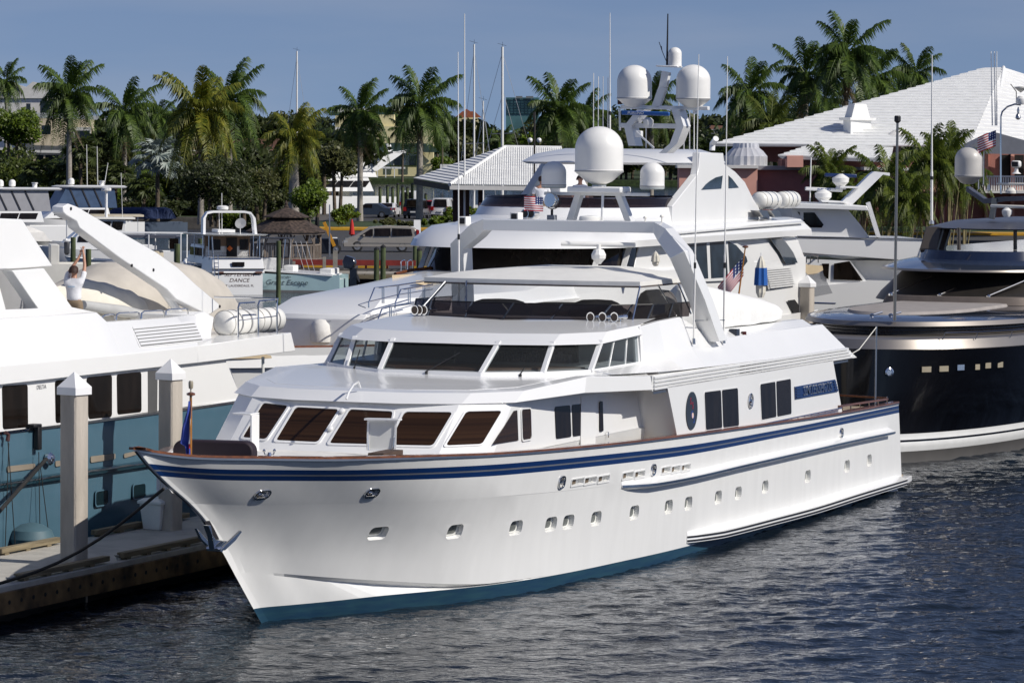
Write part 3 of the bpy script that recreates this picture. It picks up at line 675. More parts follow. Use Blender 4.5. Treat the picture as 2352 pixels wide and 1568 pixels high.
for sg in (1, -1):
    rings = []
    for t, v0, z0, vm, zm, v1_, z1 in S5:
        e = .45 if t > 24 else 0
        rings.append([(t + e, sg * v0, z0), (t + e * .4, sg * vm, zm), (t, sg * v1_, z1), (t, sg * (v1_ - .12), z1), (t, sg * (v0 - .6), z0 - .05)])
    MB(True).loft(rings).build('bulwark', white, main, smooth=8, bevel=.008)
    # inner coaming step further up
    if sg == 1:
        rings = [[(t, 2.95, z), (t, 2.72, z + .14), (t, 2.5, z + .14), (t, 2.5, z - .2)] for t, z in ((16.6, 4.33), (19, 4.33), (24.2, 4.30))]
        MB(True).loft(rings).build('coaming', white, main, smooth=8, bevel=.01)
bd0 = [(11.3, 3.2), (26.3, 3.2)]
shell('boat_deck', [[(12, -3.3, 3.62), (25.7, -3.3, 3.5), (25.7, 3.3, 3.5), (12, 3.3, 3.62)], [(12, -3.3, 3.95), (25.0, -3.3, 3.86), (25.0, 3.3, 3.86), (12, 3.3, 3.95)]], white)
shell('upper_deck', [[(12.3, -2.7, 3.9), (16.4, -2.7, 3.9), (16.4, 2.7, 3.9), (12.3, 2.7, 3.9)], [(12.3, -2.7, 4.60), (16.4, -2.7, 4.5), (16.4, 2.7, 4.5), (12.3, 2.7, 4.60)]], white)
shell('deck_covering', [[(16.4, -2.6, 3.95), (24.6, -2.6, 3.9), (24.6, 2.6, 3.9), (16.4, 2.6, 3.95)], [(16.4, -2.6, 4.2), (24.6, -2.6, 4.17), (24.6, 2.6, 4.17), (16.4, 2.6, 4.2)]], mat('grey_deck_paint', (.22, .23, .22), .5))
bz = lambda t: 3.55 - .0065 * (t - 11.2)
rings = [[(t + e0, 3.40, bz(t) - .0), (t + e0, 3.46, bz(t)), (t, 3.46, bz(t) + .31 - (t - 11.2) * .003), (t, 3.30, bz(t) + .31 - (t - 11.2) * .003)] for t, e0 in ((11.15, 0), (14, 0), (20, 0), (25.4, .9))]
band = MB(True).loft(rings).build('louvre_band', white2, main, smooth=8)
for k in range(4):
    MB(True).loft([[(t, 3.455, bz(t) + zz), (t, 3.50, bz(t) + zz - .008), (t, 3.50, bz(t) + zz + .03), (t, 3.455, bz(t) + zz + .045)] for t, zz in ((11.2, .03 + k * .075), (16, .03 + k * .073), (21, .03 + k * .071), (25.45 + (3 - k) * .15, .03 + k * .069))]).build('slat', white, band, smooth=8)
MB(True).loft([[(t, 3.452, bz(t) - .06), (t, 3.47, bz(t) - .06), (t, 3.47, bz(t) - .015), (t, 3.452, bz(t) - .015)] for t in (11.2, 18, 25.5)]).build('shadow_gap_trim', steel, band)
mb = MB(True)
for k in range(3):
    for j in range(9): mb.b2((17.0 + j * .42, 3.46, bz(17) + .075 + k * .073), (17.33 + j * .42, 3.475, bz(17) + .095 + k * .072))
mb.build('vent_slots', black_rub, band)
# --- flybridge: tinted windscreen, clear curtain, hardtop
tint = film('smoked_screen', (.20, .17, .17), .55); vin = film('clear_vinyl', (.95, .96, .96), .90, .1)
wsb = [(12.3, 1.9, 4.90), (13.25, 2.62, 4.90), (15.6, 2.75, 4.86)]; wst = [(12.75, 2.0, 5.19), (13.5, 2.66, 5.19), (15.8, 2.75, 5.16)]
wsb0 = [(11.75, 0, 4.90)] + wsb; wst0 = [(12.35, 0, 5.20)] + wst
for sg in (1, -1):
    for i in range(3):
        f = lambda p: (p[0], p[1] * sg, p[2]); n_ = 4
        q = [f(wsb0[i]), f(wsb0[i + 1]), f(wst0[i + 1]), f(wst0[i])]
        MB(True).poly(q).build('windscreen', tint, main, smooth=0, recalc=False)
        MB(True).tube([q[3], q[2]], .014, 6).build('screen_rail', black_rub, main)
        for k in (0, .5):
            MB(True).bar(quadpt(q, k, 0), quadpt(q, k, 1), .035, .02).build('screen_post', mat('post_slate', (.05, .06, .08), .4), main)
htl = [(13.15, .85, 5.57), (13.2, 1.4, 5.57), (13.35, 2.42, 5.57), (16.4, 2.50, 5.57)]
hto = [(t - .0, v, z + .09) for t, v, z in htl]; hti = [(13.75, .8, 5.80), (13.85, 1.3, 5.80), (14.2, 2.0, 5.76), (16.4, 2.15, 5.76)]; htc = [(15.6, .3, 5.87), (15.6, .5, 5.87), (15.8, .9, 5.86), (16.8, .9, 5.86)]
shell('hardtop', [sym(htl), sym(hto), sym(hti), sym(htc)], mat('hardtop_canvas', (.76, .75, .71), .6, var=.03, bump=.3, bs=5), smooth=25)
MB(True).loft([[(t + .01, v, z - .0), (t - .008, v, z), (t - .008, v, z - .035), (t + .01, v, z - .035)] for t, v, z in [(p[0], p[1], p[2]) for p in reversed(htl)] + [(p[0], -p[1], p[2]) for p in htl]]).build('hem', mat('hem_brown', (.10, .08, .07), .7), main)
# curtain under the top
cu = [(a, b) for a, b in zip([(12.35, 0, 5.2), (12.75, 2.0, 5.19), (13.5, 2.62, 5.19), (15.8, 2.7, 5.16)], [(13.15, 0, 5.56), (13.3, 2.3, 5.56), (13.6, 2.42, 5.56), (16.2, 2.45, 5.56)])]
for sg in (1, -1):
    for i in range(3):
        f = lambda p: (p[0], p[1] * sg, p[2])
        MB(True).poly([f(cu[i][0]), f(cu[i + 1][0]), f(cu[i + 1][1]), f(cu[i][1])]).build('curtain', vin, main, smooth=0, recalc=False)
for a, b in (((13.35, 2.42, 5.57), (12.8, 2.45, 4.87)), ((14.7, -2.4, 5.57), (13.4, -2.4, 5.05)), ((13.3, -1.9, 5.6), (12.6, -2.2, 5.0)), ((15.6, 2.5, 5.57), (15.9, 2.7, 4.9)), ((14.4, 2.45, 5.57), (14.9, 2.7, 4.9)), ((13.2, -1.4, 5.6), (12.7, -1.2, 5.0))):
    MB(True).tube([a, b], .018, 6).build('support_pole', chrome, main)
# furniture under covers on the flybridge
cov = mat('grey_cover', (.10, .085, .08), .8, var=.15, bump=.5, bs=4)
def lump(c, s, name, m, parent=main, n=14, k=6, seed=0, fl=True, pw=.5):
    r = random.Random(seed); mb = MB(fl); rings = []
    for i in range(k + 1):
        a = i / k * PI / 2; h = math.sin(a) ** 1.0; w = max(.02, math.cos(a) ** pw)
        rings.append([(c[0] + s[0] / 2 * w * math.cos(x) * (1 + .05 * (r.random() - .5)), c[1] + s[1] / 2 * w * math.sin(x) * (1 + .05 * (r.random() - .5)), c[2] + s[2] * h) for x in [j * 2 * PI / n for j in range(n)]])
    return mb.loft(rings).build(name, m, parent, smooth=60)
lump((14.1, -1.0, 4.75), (1.1, 1.5, .46), 'covered_seat', cov, seed=1); lump((14.4, 1.1, 4.75), (1.0, 1.3, .48), 'covered_console', cov, seed=2); lump((15.4, .2, 4.75), (1.2, 2.8, .36), 'covered_table', canvas_t, seed=3)
lump((15.7, 2.0, 4.7), (1.0, 1.0, .72), 'covered_barbecue', mat('dark_cover', (.16, .14, .13), .8, bump=.4), seed=4)
# --- mast arch
def arch(pts, w, d, name, m=white, par=main, fl=True):
    mb = MB(fl)
    for a, b in zip(pts[:-1], pts[1:]): pass
    ps = [Vector(p) for p in pts]; rings = []
    for i, p in enumerate(ps):
        dr = (ps[min(i + 1, len(ps) - 1)] - ps[max(i - 1, 0)]).normalized(); u = Vector((1, 0, 0)); q = dr.cross(u).normalized()
        ww = w[i] if isinstance(w, (list, tuple)) else w
        rings.append([p + u * d / 2 + q * ww / 2, p - u * d / 2 + q * ww / 2, p - u * d / 2 - q * ww / 2, p + u * d / 2 - q * ww / 2])
    return mb.loft(rings).build(name, m, par, smooth=15, bevel=.01)
zt = 6.74
arch([(17.1, -3.0, 4.3), (16.2, -2.72, 6.25), (15.9, -2.2, 6.60), (15.7, -1.9, zt), (15.7, 2.0, zt), (15.2, 2.35, 6.6), (14.75, 2.85, 6.2), (15.6, 3.02, 5.2), (16.3, 3.1, 4.3)], [.34, .32, .32, .24, .24, .32, .36, .36, .40], .55, 'mast_arch')
# tripod mast: platform, legs, domes
MT = M.pt(1376, 430, 16.6)
mt, mv, mz = MT
mb = MB(True); 
for sg in (-1, 1): mb.loft([[(mt + .0, mv + sg * .72 - .08, 6.72), (mt + .25, mv + sg * .72 - .08, 6.72), (mt + .25, mv + sg * .72 + .08, 6.72), (mt, mv + sg * .72 + .08, 6.72)], [(mt - .1, mv + sg * .45 - .07, 7.45), (mt + .15, mv + sg * .45 - .07, 7.45), (mt + .15, mv + sg * .45 + .07, 7.45), (mt - .1, mv + sg * .45 + .07, 7.45)]])
split_build(mb, 'mast_leg', white, main, bevel=.01)
MB(True).tube([(mt - .3, mv + .18, 6.8), (mt - .25, mv + .18, 7.5)], .03, 8).build('mast_post', white, main)
shell('dome_platform', [[(mt - .35, mv - .62, 7.45), (mt + .35, mv - .62, 7.45), (mt + .35, mv + .62, 7.45), (mt - .35, mv + .62, 7.45)], [(mt - .35, mv - .62, 7.58), (mt + .35, mv - .62, 7.58), (mt + .35, mv + .62, 7.58), (mt - .35, mv + .62, 7.58)]], white, bevel=.03)
def radome(c, r, h, name='satellite_dome', par=main, fl=True, cone=.28, m=dome_w, seam=True):
    """c: centre of the band where the cover meets its base tray; h: height above it"""
    pr = [(r * .30, -cone), (r * .55, -cone * .8), (r * .98, -.03), (r * 1.015, -.02), (r * 1.015, .02), (r, .03)]
    hs_ = h - r * .92
    pr += [(r, hs_ * .5), (r, hs_)] + [(r * math.cos(a), hs_ + r * .92 * math.sin(a)) for a in [i * PI / 2 / 9 for i in range(1, 10)]]
    o = MB(fl).lathe(c, pr, 32).build(name, m, par, smooth=30)
    if seam: MB(fl).lathe((c[0], c[1], c[2]), [(r * 1.02, -.012), (r * 1.02, .012)], 32).build('seam', mat('seam_grey', (.3, .3, .3), .5), o)
    return o
p = M.pt(1376, 393, mt); radome((p[0], p[1], p[2]), .525, .97)
MB(True).b2((mt - .12, mv - .12, 7.5), (mt + .12, mv + .12, 7.62)).build('dome_mount', white, main)
for x, y, rr_ in ((1272, 425, .27), (1498, 428, .265)):
    p = M.pt(x, y, mt); o = radome(p, rr_, .52, 'small_dome', cone=.06)
    MB(True).lathe((p[0], p[1], p[2] - .07), [(rr_ * .9, 0), (rr_ * 1.0, .015), (rr_ * 1.0, .08)], 24).build('base', mat('dome_base', (.42, .46, .46), .5), o)
MB(True).bar((mt, mv - 1.25, 7.42), (mt, mv + 1.15, 7.42), .16, .07).build('dome_bracket', white, main, bevel=.01)
p = M.pt(1354, 514, 16.2); MB(True).lathe(p, [(.20, 0), (.225, .03), (.225, .14), (.2, .165), (.02, .18)], 28).build('radome', dome_w, main)
MB(True).loft([[(p[0] - .2, p[1] - .1, p[2] - .13), (p[0] + .2, p[1] - .1, p[2] - .13), (p[0] + .2, p[1] + .1, p[2] - .13), (p[0] - .2, p[1] + .1, p[2] - .13)], [(p[0] - .3, p[1] - .2, p[2] - .0), (p[0] + .2, p[1] - .2, p[2]), (p[0] + .2, p[1] + .2, p[2]), (p[0] - .3, p[1] + .2, p[2])]]).build('radome_bracket', white, main)
# scanner bar and its gearbox on the hardtop
a, b = Vector(M.pt(1290, 559, 14.9)), Vector(M.pt(1458, 563, 15.6)); mb = MB(True)
mb.loft([[p_ + Vector((x * .06, 0, z * .055)) for x, z in [(math.cos(t), math.sin(t)) for t in [j * PI / 5 for j in range(10)]]] for p_ in (a, a * .5 + b * .5, b)]); mb.build('scanner_bar', dome_w, main, smooth=40)
p = M.pt(1375, 588, 15.2); MB(True).lathe((p[0], p[1], p[2] - .17), [(.05, 0), (.07, .03), (.15, .12), (.16, .2), (.11, .30), (.05, .32), (.04, .42)], 10).build('scanner_gearbox', dome_w, main, smooth=20)
# search light on the arch, small aerials
p = M.pt(1268, 460, 16.3); sl_ = MB(True).lathe(p, [(.01, -.10), (.12, -.09), (.155, -.02), (.16, .08), (.15, .10)], 20, (-.95, -.25, .05)).build('searchlight', chrome, main)
MB(True).lathe(p, [(.001, .085), (.145, .088), (.145, .095), (.001, .096)], 20, (-.95, -.25, .05)).build('lens', mat('lamp_lens', (.02, .025, .03), .05), sl_)
MB(True).tube([(p[0] + .03, p[1] + .19 * math.cos(a), p[2] + .0 - .19 * math.sin(a)) for a in [i * PI / 8 for i in range(9)]], .012, 6).tube([(p[0], p[1], p[2] - .2), (p[0], p[1], p[2] - .32)], .03, 8).build('yoke', black_rub, sl_)
MB(True).b2((p[0] - .08, p[1] - .09, p[2] - .54), (p[0] + .08, p[1] + .09, p[2] - .32)).build('searchlight_foot', mat('foot_grey', (.22, .24, .27), .5), main, bevel=.01)
for x, y0, y1_ in ((1520, 497, 515), (1482, 500, 518)):
    a = M.pt(x, y1_, 15.8); b = M.pt(x, y0, 15.8); mb = MB(True).tube([a, b], .015, 6); mb.lathe(b, [(.04, -.02), (.045, 0), (.03, .03)], 10); mb.build('gps_mushroom', cream, main)
# whip aerials
def whip(fr, base, top, par, r0=.022, name='whip_aerial'):
    b = Vector(base); t = Vector(top); o = MB(True).tube([b, lerp(b, t, .3), lerp(b, t, .31), t], [r0, r0, r0 * .75, r0 * .4], 6).build(name, dome_w, par, smooth=0)
    MB(True).lathe(lerp(b, t, .27), [(r0 * 1.3, -.06), (r0 * 1.3, .06)], 8).build('ferrule', black_rub, o); MB(True).lathe(b, [(r0 * 2, -.02), (r0 * 1.7, .1)], 8).build('foot', steel, o)
whip(M, M.pt(1593, 788, 14.7), M.pt(1605, 125, 14.8), main); whip(M, M.pt(1662, 786, 16.9), M.pt(1671, 130, 17.0), main)
whip(M, M.pt(1054, 700, 15.0), M.pt(1052, 120, 15.0), main)
MB(True).tube([M.pt(1593, 736, 14.7), M.pt(1664, 735, 16.9)], .012, 5).build('aerial_stay', chrome, main)
# horns: three trumpets each
def horns(xs, y, t):
    g = None
    for x in xs:
        p = Vector(M.pt(x, y, t)); mb = MB(True); mb.lathe(p, [(.105, 0), (.10, .02), (.065, .05), (.04, .12), (.035, .3), (.05, .33), (.05, .4), (.01, .41)], 18, (.93, .3, 0)); mb.build('horn', chrome, main)
        MB(True).lathe(p, [(.001, -.006), (.082, -.004), (.082, .0)], 16, (.93, .3, 0)).build('horn_throat', mat('horn_brown', (.06, .035, .02), .4), main)
        MB(True).tube([p + Vector((.2, .06, 0)), p + Vector((.2, .06, -.13))], .02, 6).build('horn_foot', chrome, main)
horns((1356, 1383.5, 1410.5), 728.5, 12.1); horns((952, 962, 973), 712, 12.3)
# loudspeaker-like lamps on the house corners, mirrors of small fittings
for p in (c3(2313, 173), c3(2235, 293), c4(95, 170), c4(15, 290)):
    q = fac(-1, 1); w = Vector(onplane(M, *p, q)) + nrm(q, True) * .02; MB(True).lathe(w, [(.05, 0), (.055, .02), (.04, .05), (.01, .06)], 12, nrm(q, True)).build('deck_light', white, main)
# --- foredeck: cover, hatch, cushion, cleats, step box, bitts
fd = MB(True); N = 9; rings = []
for i in range(11):
    t = -1.3 + i * .42; hw = max(.35, min(HV(t, LZ['rail'](t)) - .55, 2.3)); top = LZ['rail'](t) - .12 + .10 * min(1, i / 5)
    r_ = []
    for j in range(15):
        a = j / 14 * PI; v = -math.cos(a) * hw; z = top - .3 + .3 * min(1, math.sin(a) ** .35 + .02) + .012 * math.sin(v * 9 + i * 1.7) * math.sin(i * 1.1 + v * 4); r_.append((t, v, z))
    rings.append(r_)
fd.loft(rings, False, False); fdc = fd.build('foredeck_cover', canvas, main, smooth=60)
w0 = M.pv(*c3(1195, 470), -.15)
mb = MB(True)
mb.prism([(0, y, z) for y, z in rrect(1.45, .42, .18, 6)], (.28, 0, 0))
cush = mb.build('sun_cushion', plum, main, bevel=.03); pc = M.pv(*c3(1385, 445), 0); cush.location = (pc[0] + .3, -pc[1], pc[2] - .03); cush.rotation_euler = (0, 0, .12)
# round hatch with two knobs (windlass) near the rail
p = M.pv(*c3(1820, 482), .75)
mb = MB(True).lathe((p[0], p[1], p[2] - .1), [(.21, 0), (.21, .10), (.2, .11)], 24); mb.build('windlass_cap', cream, main)
mb = MB(True).lathe((p[0], p[1], p[2] + .0), [(.05, 0), (.04, .06), (.03, .1)], 12)
for sg in (-1, 1): mb.tube([(p[0], p[1], p[2] + .06), (p[0] + sg * .05, p[1] + sg * .06, p[2] + .06), (p[0] + sg * .06, p[1] + sg * .07, p[2] + .12)], .012, 6); mb.lathe((p[0] + sg * .06, p[1] + sg * .07, p[2] + .13), [(.01, -.03), (.03, 0), (.01, .03)], 8)
mb.build('windlass_knobs', chrome, main)
# tall step plate by the starboard window
p0, p1 = M.pv(*c3(1690, 385), -1.25), M.pv(*c3(1750, 375), -1.25)
mb = MB(True); za, zb_ = p0[2], M.pv(*c3(1700, 190), -1.25)[2]
mb.b2((p0[0], -1.25, za - .2), (p0[0] + .32, -1.21, zb_)); mb.prism([(p0[0] + .36, -1.23, zb_), (p0[0] + .36, -1.6, zb_), (p0[0] - .02, -1.6, zb_), (p0[0] - .02, -1.23, zb_)], (0, 0, .03)); mb.build('boarding_step', white, main, bevel=.008)
# deck hatch standing open
hq = [M.pv(*c4(258, 425), 1.55), M.pv(*c4(435, 428), 1.55), M.pv(*c4(432, 240), 1.55), M.pv(*c4(258, 240), 1.55)]
hq = [M.pz(*c4(258, 425), 2.95)] ; ht_, hv_, hz_ = hq[0]
e = Vector((.22, .96, 0)).normalized() * .47      # hinge line across the deck
hA = Vector((ht_, hv_, 2.93)); hB = hA + e * 1.15; hC = hB + Vector((.03, 0, .56)); hD = hA + Vector((.03, 0, .56))
ho = patch([hA, hB, hC, hD], 0, .035, white, 'hatch_lid', main, True, .03, hole=.035); patch([hA, hB, hC, hD], .005, .01, mat('hatch_panel', (.70, .70, .67), .5), 'panel', ho, True, .03)
MB(True).prism([hD + Vector((-.12, -.02, 0)), hC + Vector((-.12, .08, 0)), hC + Vector((.05, .08, 0)), hD + Vector((.05, -.02, 0))], (0, 0, .035)).build('lid_ledge', white, ho, bevel=.005)
MB(True).tube([hA + Vector((-.05, .05, .02)), hA + Vector((-.02, .02, .3))], .012, 5).build('gas_strut', chrome, ho); MB(True).tube([hB + Vector((-.05, -.05, .02)), hB + Vector((-.02, -.02, .3))], .012, 5).build('gas_strut', chrome, ho)
# wooden locker end beside it, and the white breakwater behind
p = M.pv(*c4(500, 465), 2.05); MB(True).b2((p[0] - .4, 1.55, 2.5), (p[0] + .5, 1.85, p[2] + .06)).build('locker', mat('dark_teak', (.10, .055, .03), .5, var=.2), main)
# roof handrail on the visor
a, b = Vector(M.pz(*c4(120, 85), 3.8)), Vector(M.pz(*c4(215, 8), 3.93))
MB(True).tube([a, a + Vector((.1, 0, .12)), lerp(a, b, .5) + (0,) * 0 if False else (a + b) / 2 + Vector((0, 0, .16)), b + Vector((-.1, 0, .12)), b], .02, 8).build('handrail', white, main)
# jack staff with its masthead lamp
js = M.pv(*c3(1287, 470), 0.0); top = M.pv(*c3(1292, 55), 0.0)
MB(True).tube([(js[0], 0, js[2] - .3), (js[0] + .01, 0, top[2])], [.032, .022], 10).build('jack_staff', mat('golden_varnish', (.42, .17, .02), .2, var=.15, coat=.6), main)
mb = MB(True).lathe((js[0] + .01, 0, top[2]), [(.03, -.02), (.075, 0), (.075, .03), (.02, .05)], 14); mb.build('staff_truck', teak, main)
mb = MB(True).lathe((js[0] + .01, 0, top[2] + .04), [(.012, 0), (.012, .06), (.035, .07), (.042, .11), (.042, .17), (.03, .20)], 12); mb.build('staff_lamp', mat('lamp_beige', (.36, .32, .24), .4), main)
# stem band and anchor in its pocket
mb = MB(True)
rs = []
for i in range(21):
    z = 1.9 + (3.42 - 1.9) * i / 20; t = TS(z); rs.append([(t - .004, 0.025, z), (t - .016, 0, z), (t - .004, -.025, z), (t + .06, -.03, z), (t + .06, .03, z)])
mb.loft(rs).build('stem_band', steel, main)
def hullpoly(pts, off, th, nm_, m_):
    ps = []
    for x, y in pts: p, dt, dz, n_ = hull_at(*c3(x, y)); ps.append(p + n_ * off)
    MB(True).prism(ps, Vector((-.3, .9, -.2)).normalized() * th).build(nm_, m_, main)
hullpoly([(1372, 908), (1408, 900), (1440, 960), (1472, 1028), (1440, 1035), (1405, 990)], .02, .015, 'anchor_pocket', mat('pocket_dark', (.04, .035, .035), .3, .4))
def planep(pts, v, th, nm_, par_, m_=chrome): return MB(True).prism([Vector(M.pv(*c3(x, y), v)) for x, y in pts], (0, th, 0)).build(nm_, m_, par_, bevel=.008, smooth=20)
ano = planep([(1372, 935), (1390, 933), (1402, 1000), (1425, 1030), (1500, 1040), (1528, 1048), (1500, 1078), (1412, 1096), (1400, 1010)], .42, .10, 'anchor', main)
planep([(1480, 1098), (1508, 1068), (1560, 1020), (1612, 970), (1620, 978), (1575, 1040), (1505, 1104)], .58, .05, 'fluke', ano)
planep([(1312, 955), (1319, 958), (1400, 1050), (1412, 1095), (1345, 1030)], .16, .05, 'fluke', ano)
MB(True).tube([Vector(M.pv(*c3(1405, 1092), .3)), Vector(M.pv(*c3(1500, 1098), .6))], .045, 8).build('crown_bar', chrome, ano)
# after deck: rail, seat
def post_rail(pts, zoff, name, par=main):
    pass
rl = [(24.55, 3.52, 2.40), (28.95, 3.5, 2.30)]
MB(True).bar(rl[0], rl[1], .06, .045).build('aft_rail', teak, main); MB(True).bar((24.3, -3.3, 2.62), (28.9, -3.3, 2.52), .06, .045).build('aft_rail', teak, main); MB(True).bar((28.95, 3.5, 2.32), (28.9, -3.3, 2.52), .06, .045).build('aft_rail', teak, main)
for k in range(5):
    t = 25.6 + k * .82; MB(True).tube([(t, 3.4, 2.12), (t + .02, 3.52, 2.2), (t, 3.52, 2.36)], .016, 6).build('rail_post', chrome, main)
    MB(True).tube([(t, -3.3, 2.12), (t, -3.3, 2.55)], .016, 6).build('rail_post', chrome, main)
MB(True).tube([(28.6, 3.3, 2.1), (28.6, 3.3, 4.1)], .02, 8).build('awning_pole', steel, main)
MB(True).tube([(24.9, 3.2, 3.55), (25.8, 3.22, 3.42), (27.2, 3.26, 3.6), (28.6, 3.3, 4.08)], .012, 5).build('awning_line', cream, main)
MB(True).add([(24.7, 3.1, 3.55), (25.6, 3.1, 3.4), (24.7, .5, 3.5), (24.7, 3.1, 3.0)], [(0, 1, 2), (0, 1, 3)]).build('awning', canvas_t, main, recalc=False)
# deck chair and wooden table on the after deck
ch_ = at_frame(M, (25.6, 2.3, 2.12), 'deck_chair', 'brown wooden chair standing on the small after deck behind the wooden rail', 'chair')
mb = MB(); mb.b2((-.25, -.25, .15), (.25, .25, .2)); mb.build('seat', teak, ch_)
mb = MB(); mb.box((-.25, 0, .38), (.04, .5, .42), 0, -.25); mb.build('backrest', teak, ch_)
for a in (-.2, .2):
    for b in (-.2, .2): MB().b2((a - .02, b - .02, 0), (a + .02, b + .02, .16)).build('leg', teak, ch_)
MB(True).b2((24.9, 2.9, 2.05), (25.7, 3.3, 2.33)).build('teak_locker', mat('dark_teak', (.10, .055, .03), .5, var=.2), main, bevel=.01)
# ================================================================ blue-hulled yacht on the left
FA = Frame(-10.1, 70.2, 23.5)
ya = vessel(FA, 'motor_yacht', 'white yacht with teal blue hull and boat deck crane, cut by the left edge')
teal = mat('teal_hull', (.075, .150, .205), .12, var=.05, vs=1, coat=.6)
ta = lambda x, y, v=0: FA.pv(*c6(x, y), v)
def ext(p, q, t): k = (t - p[0]) / (q[0] - p[0]); return tuple(a + (b - a) * k for a, b in zip(p, q))
def shf(t): return np.interp(t, [-14, 0, 4, 8, 12, 13.5], [2.95, 2.88, 2.86, 2.87, 2.9, 2.93])
WA = 6.6
mb = MB(True); st_ = [-14, -8, -4, 0, 3, 6, 9, 11.5, 12.8]
mb.loft([[(t, 0, shf(t)), (t, -.02, 1.6), (t, -.12, -.4), (t, -WA + .1, -.4), (t, -WA, shf(t))] for t in st_]); mb.build('hull', teal, ya, smooth=30)
MB(True).loft([[(t, .03, shf(t) + .03), (t, .03, shf(t) - .02), (t, -.1, shf(t) - .02), (t, -.1, shf(t) + .03)] for t in st_]).build('gunwale_strip', chrome, ya, smooth=30)
rbz = lambda t: np.interp(t, [-14, FA.pv(*c3(0, 665), 0)[0], FA.pv(*c3(975, 520), 0)[0], 12.8], [FA.pv(*c3(0, 665), 0)[2] + .1, FA.pv(*c3(0, 665), 0)[2], FA.pv(*c3(975, 520), 0)[2], FA.pv(*c3(975, 520), 0)[2]])
MB(True).loft([[(t, .0, rbz(t) + .07), (t, .09, rbz(t) + .05), (t, .09, rbz(t) - .05), (t, .0, rbz(t) - .08)] for t in st_]).build('rub_rail', mat('teal_dark', (.01, .035, .05), .2, coat=.4), ya, smooth=30)
MB(True).loft([[(t, .085, rbz(t) + .045), (t, .105, rbz(t) + .035), (t, .105, rbz(t) + .01), (t, .085, rbz(t) + .01)] for t in st_]).build('rub_strip', chrome, ya, smooth=30)
for a, b, c_, d in ((45, 235, 525, 570), (372, 520, 490, 532), (610, 777, 458, 505), (835, 925, 440, 474)):
    w = [FA.pv(*c3(x, y), 0) for x, y in ((a, d + 8), (b, d - 18), (b, c_ - 8), (a, c_ + 12))]
    patch(w, .002, .012, mat('vent_brown', (.28, .24, .19), .5, var=.1), 'freeing_port', ya, True, .04); 
for x, y in ((688, 750), (940, 705)):
    p = FA.pv(*c3(x, y), 0); w = [(p[0] - .28, 0, p[2] - .17), (p[0] + .28, 0, p[2] - .17), (p[0] + .28, 0, p[2] + .17), (p[0] - .28, 0, p[2] + .17)]
    o = patch(w, .0, .014, teal, 'porthole', ya, True, .08, hole=.03); patch(w, .001, .004, mat('teal_shade', (.004, .015, .02), .2), 'pane', o, True, .07)
# house side
hA = lambda t: np.interp(t, [-14, ta(0, 1285)[0], ta(1985, 1065)[0]], [ta(0, 1285)[2] + .15, ta(0, 1285)[2], ta(1985, 1065)[2]])
te0, te1 = ta(1530, 1140)[0], ta(1650, 1410)[0]
mb = MB(True).loft([[(t, -.06, shf(t) + .03), (t, -.06, hA(t) + .1), (t, -WA + .3, hA(t) + .1), (t, -WA + .3, shf(t) + .03)] for t in (-14, -6, 0, 4)]); rr = mb
mb.loft([[(4, -.06, shf(4) + .03), (4, -.06, hA(4) + .1), (4, -WA + .3, hA(4) + .1), (4, -WA + .3, shf(4) + .03)], [(te1, -.06, shf(9) + .05), (te0, -.06, hA(te0) + .05), (te0, -WA + .3, hA(te0) + .05), (te1, -WA + .3, shf(9) + .05)]])
mb.build('house', white, ya, smooth=15)
hq = [(0, -.06, 3), (4, -.06, 3), (4, -.06, 4)]
for ps in ([c3(18, 288), c3(188, 272), c6(185, 1290), c6(12, 1300)], [c3(375, 245), c3(545, 225), c6(548, 1245), c6(370, 1265)], [c3(597, 218), c3(755, 203), c6(755, 1225), c6(583, 1243)], [c3(792, 188), c3(955, 170), c6(953, 1205), c6(788, 1222)]):
    w = [onplane(FA, *p, hq) for p in ps]; patch(w, .001, .008, glass_k, 'window', ya, True, .07)
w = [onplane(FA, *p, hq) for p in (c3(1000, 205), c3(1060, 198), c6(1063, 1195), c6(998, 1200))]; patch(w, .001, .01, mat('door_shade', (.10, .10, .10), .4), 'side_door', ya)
text_obj('DELTA', 'letters', .12, mat('letter_grey', (.35, .35, .36), .4), ya, mtx=face_mtx(onplane(FA, *c6(278, 1308), hq)[:1] + (-.05,) + onplane(FA, *c6(278, 1308), hq)[2:], (1, 0, .0), (0, 0, 1)))
# boat deck edge: fascia, sloping bulwark
tl = [-14, ta(0, 1165)[0], ta(655, 1100)[0], ta(1325, 1040)[0], ta(1960, 940)[0]]
fz = [ta(0, 1165)[2], ta(0, 1165)[2], ta(655, 1103)[2], ta(1325, 1025)[2], ta(1960, 945)[2]]
tb = ta(1985, 1065)[0]
mb = MB(True)
def up(x, y, v=-.75): return FA.pv(*c6(x, y), v)
u0, u1, u2, u3 = up(0, 850), up(655, 805), up(725, 870), up(1325, 825)
R1 = []
for t, z, (ut, uz) in ((tl[0], fz[0], (tl[0], u0[2])), (tl[1], fz[1], (u0[0], u0[2])), (tl[2], fz[2], (u1[0], u1[2])), (ta(800, 1090)[0], ta(800, 1090)[2], (u2[0], u2[2])), (ta(1150, 1052)[0], ta(1150, 1052)[2], (up(1200, 838)[0], up(1200, 838)[2])), (ta(1325, 1030)[0], ta(1325, 1030)[2], (u3[0], u3[2]))):
    R1.append([(t, .05, hA(t) - .02), (t, .05, z), (ut, -.75, uz), (ut, -.95, uz), (t, -1.1, hA(t) - .02)])
mb.loft(R1); mb.build('bulwark', white, ya, smooth=10, bevel=.012)
e1 = ta(1325, 1030); e2 = ta(1960, 940)
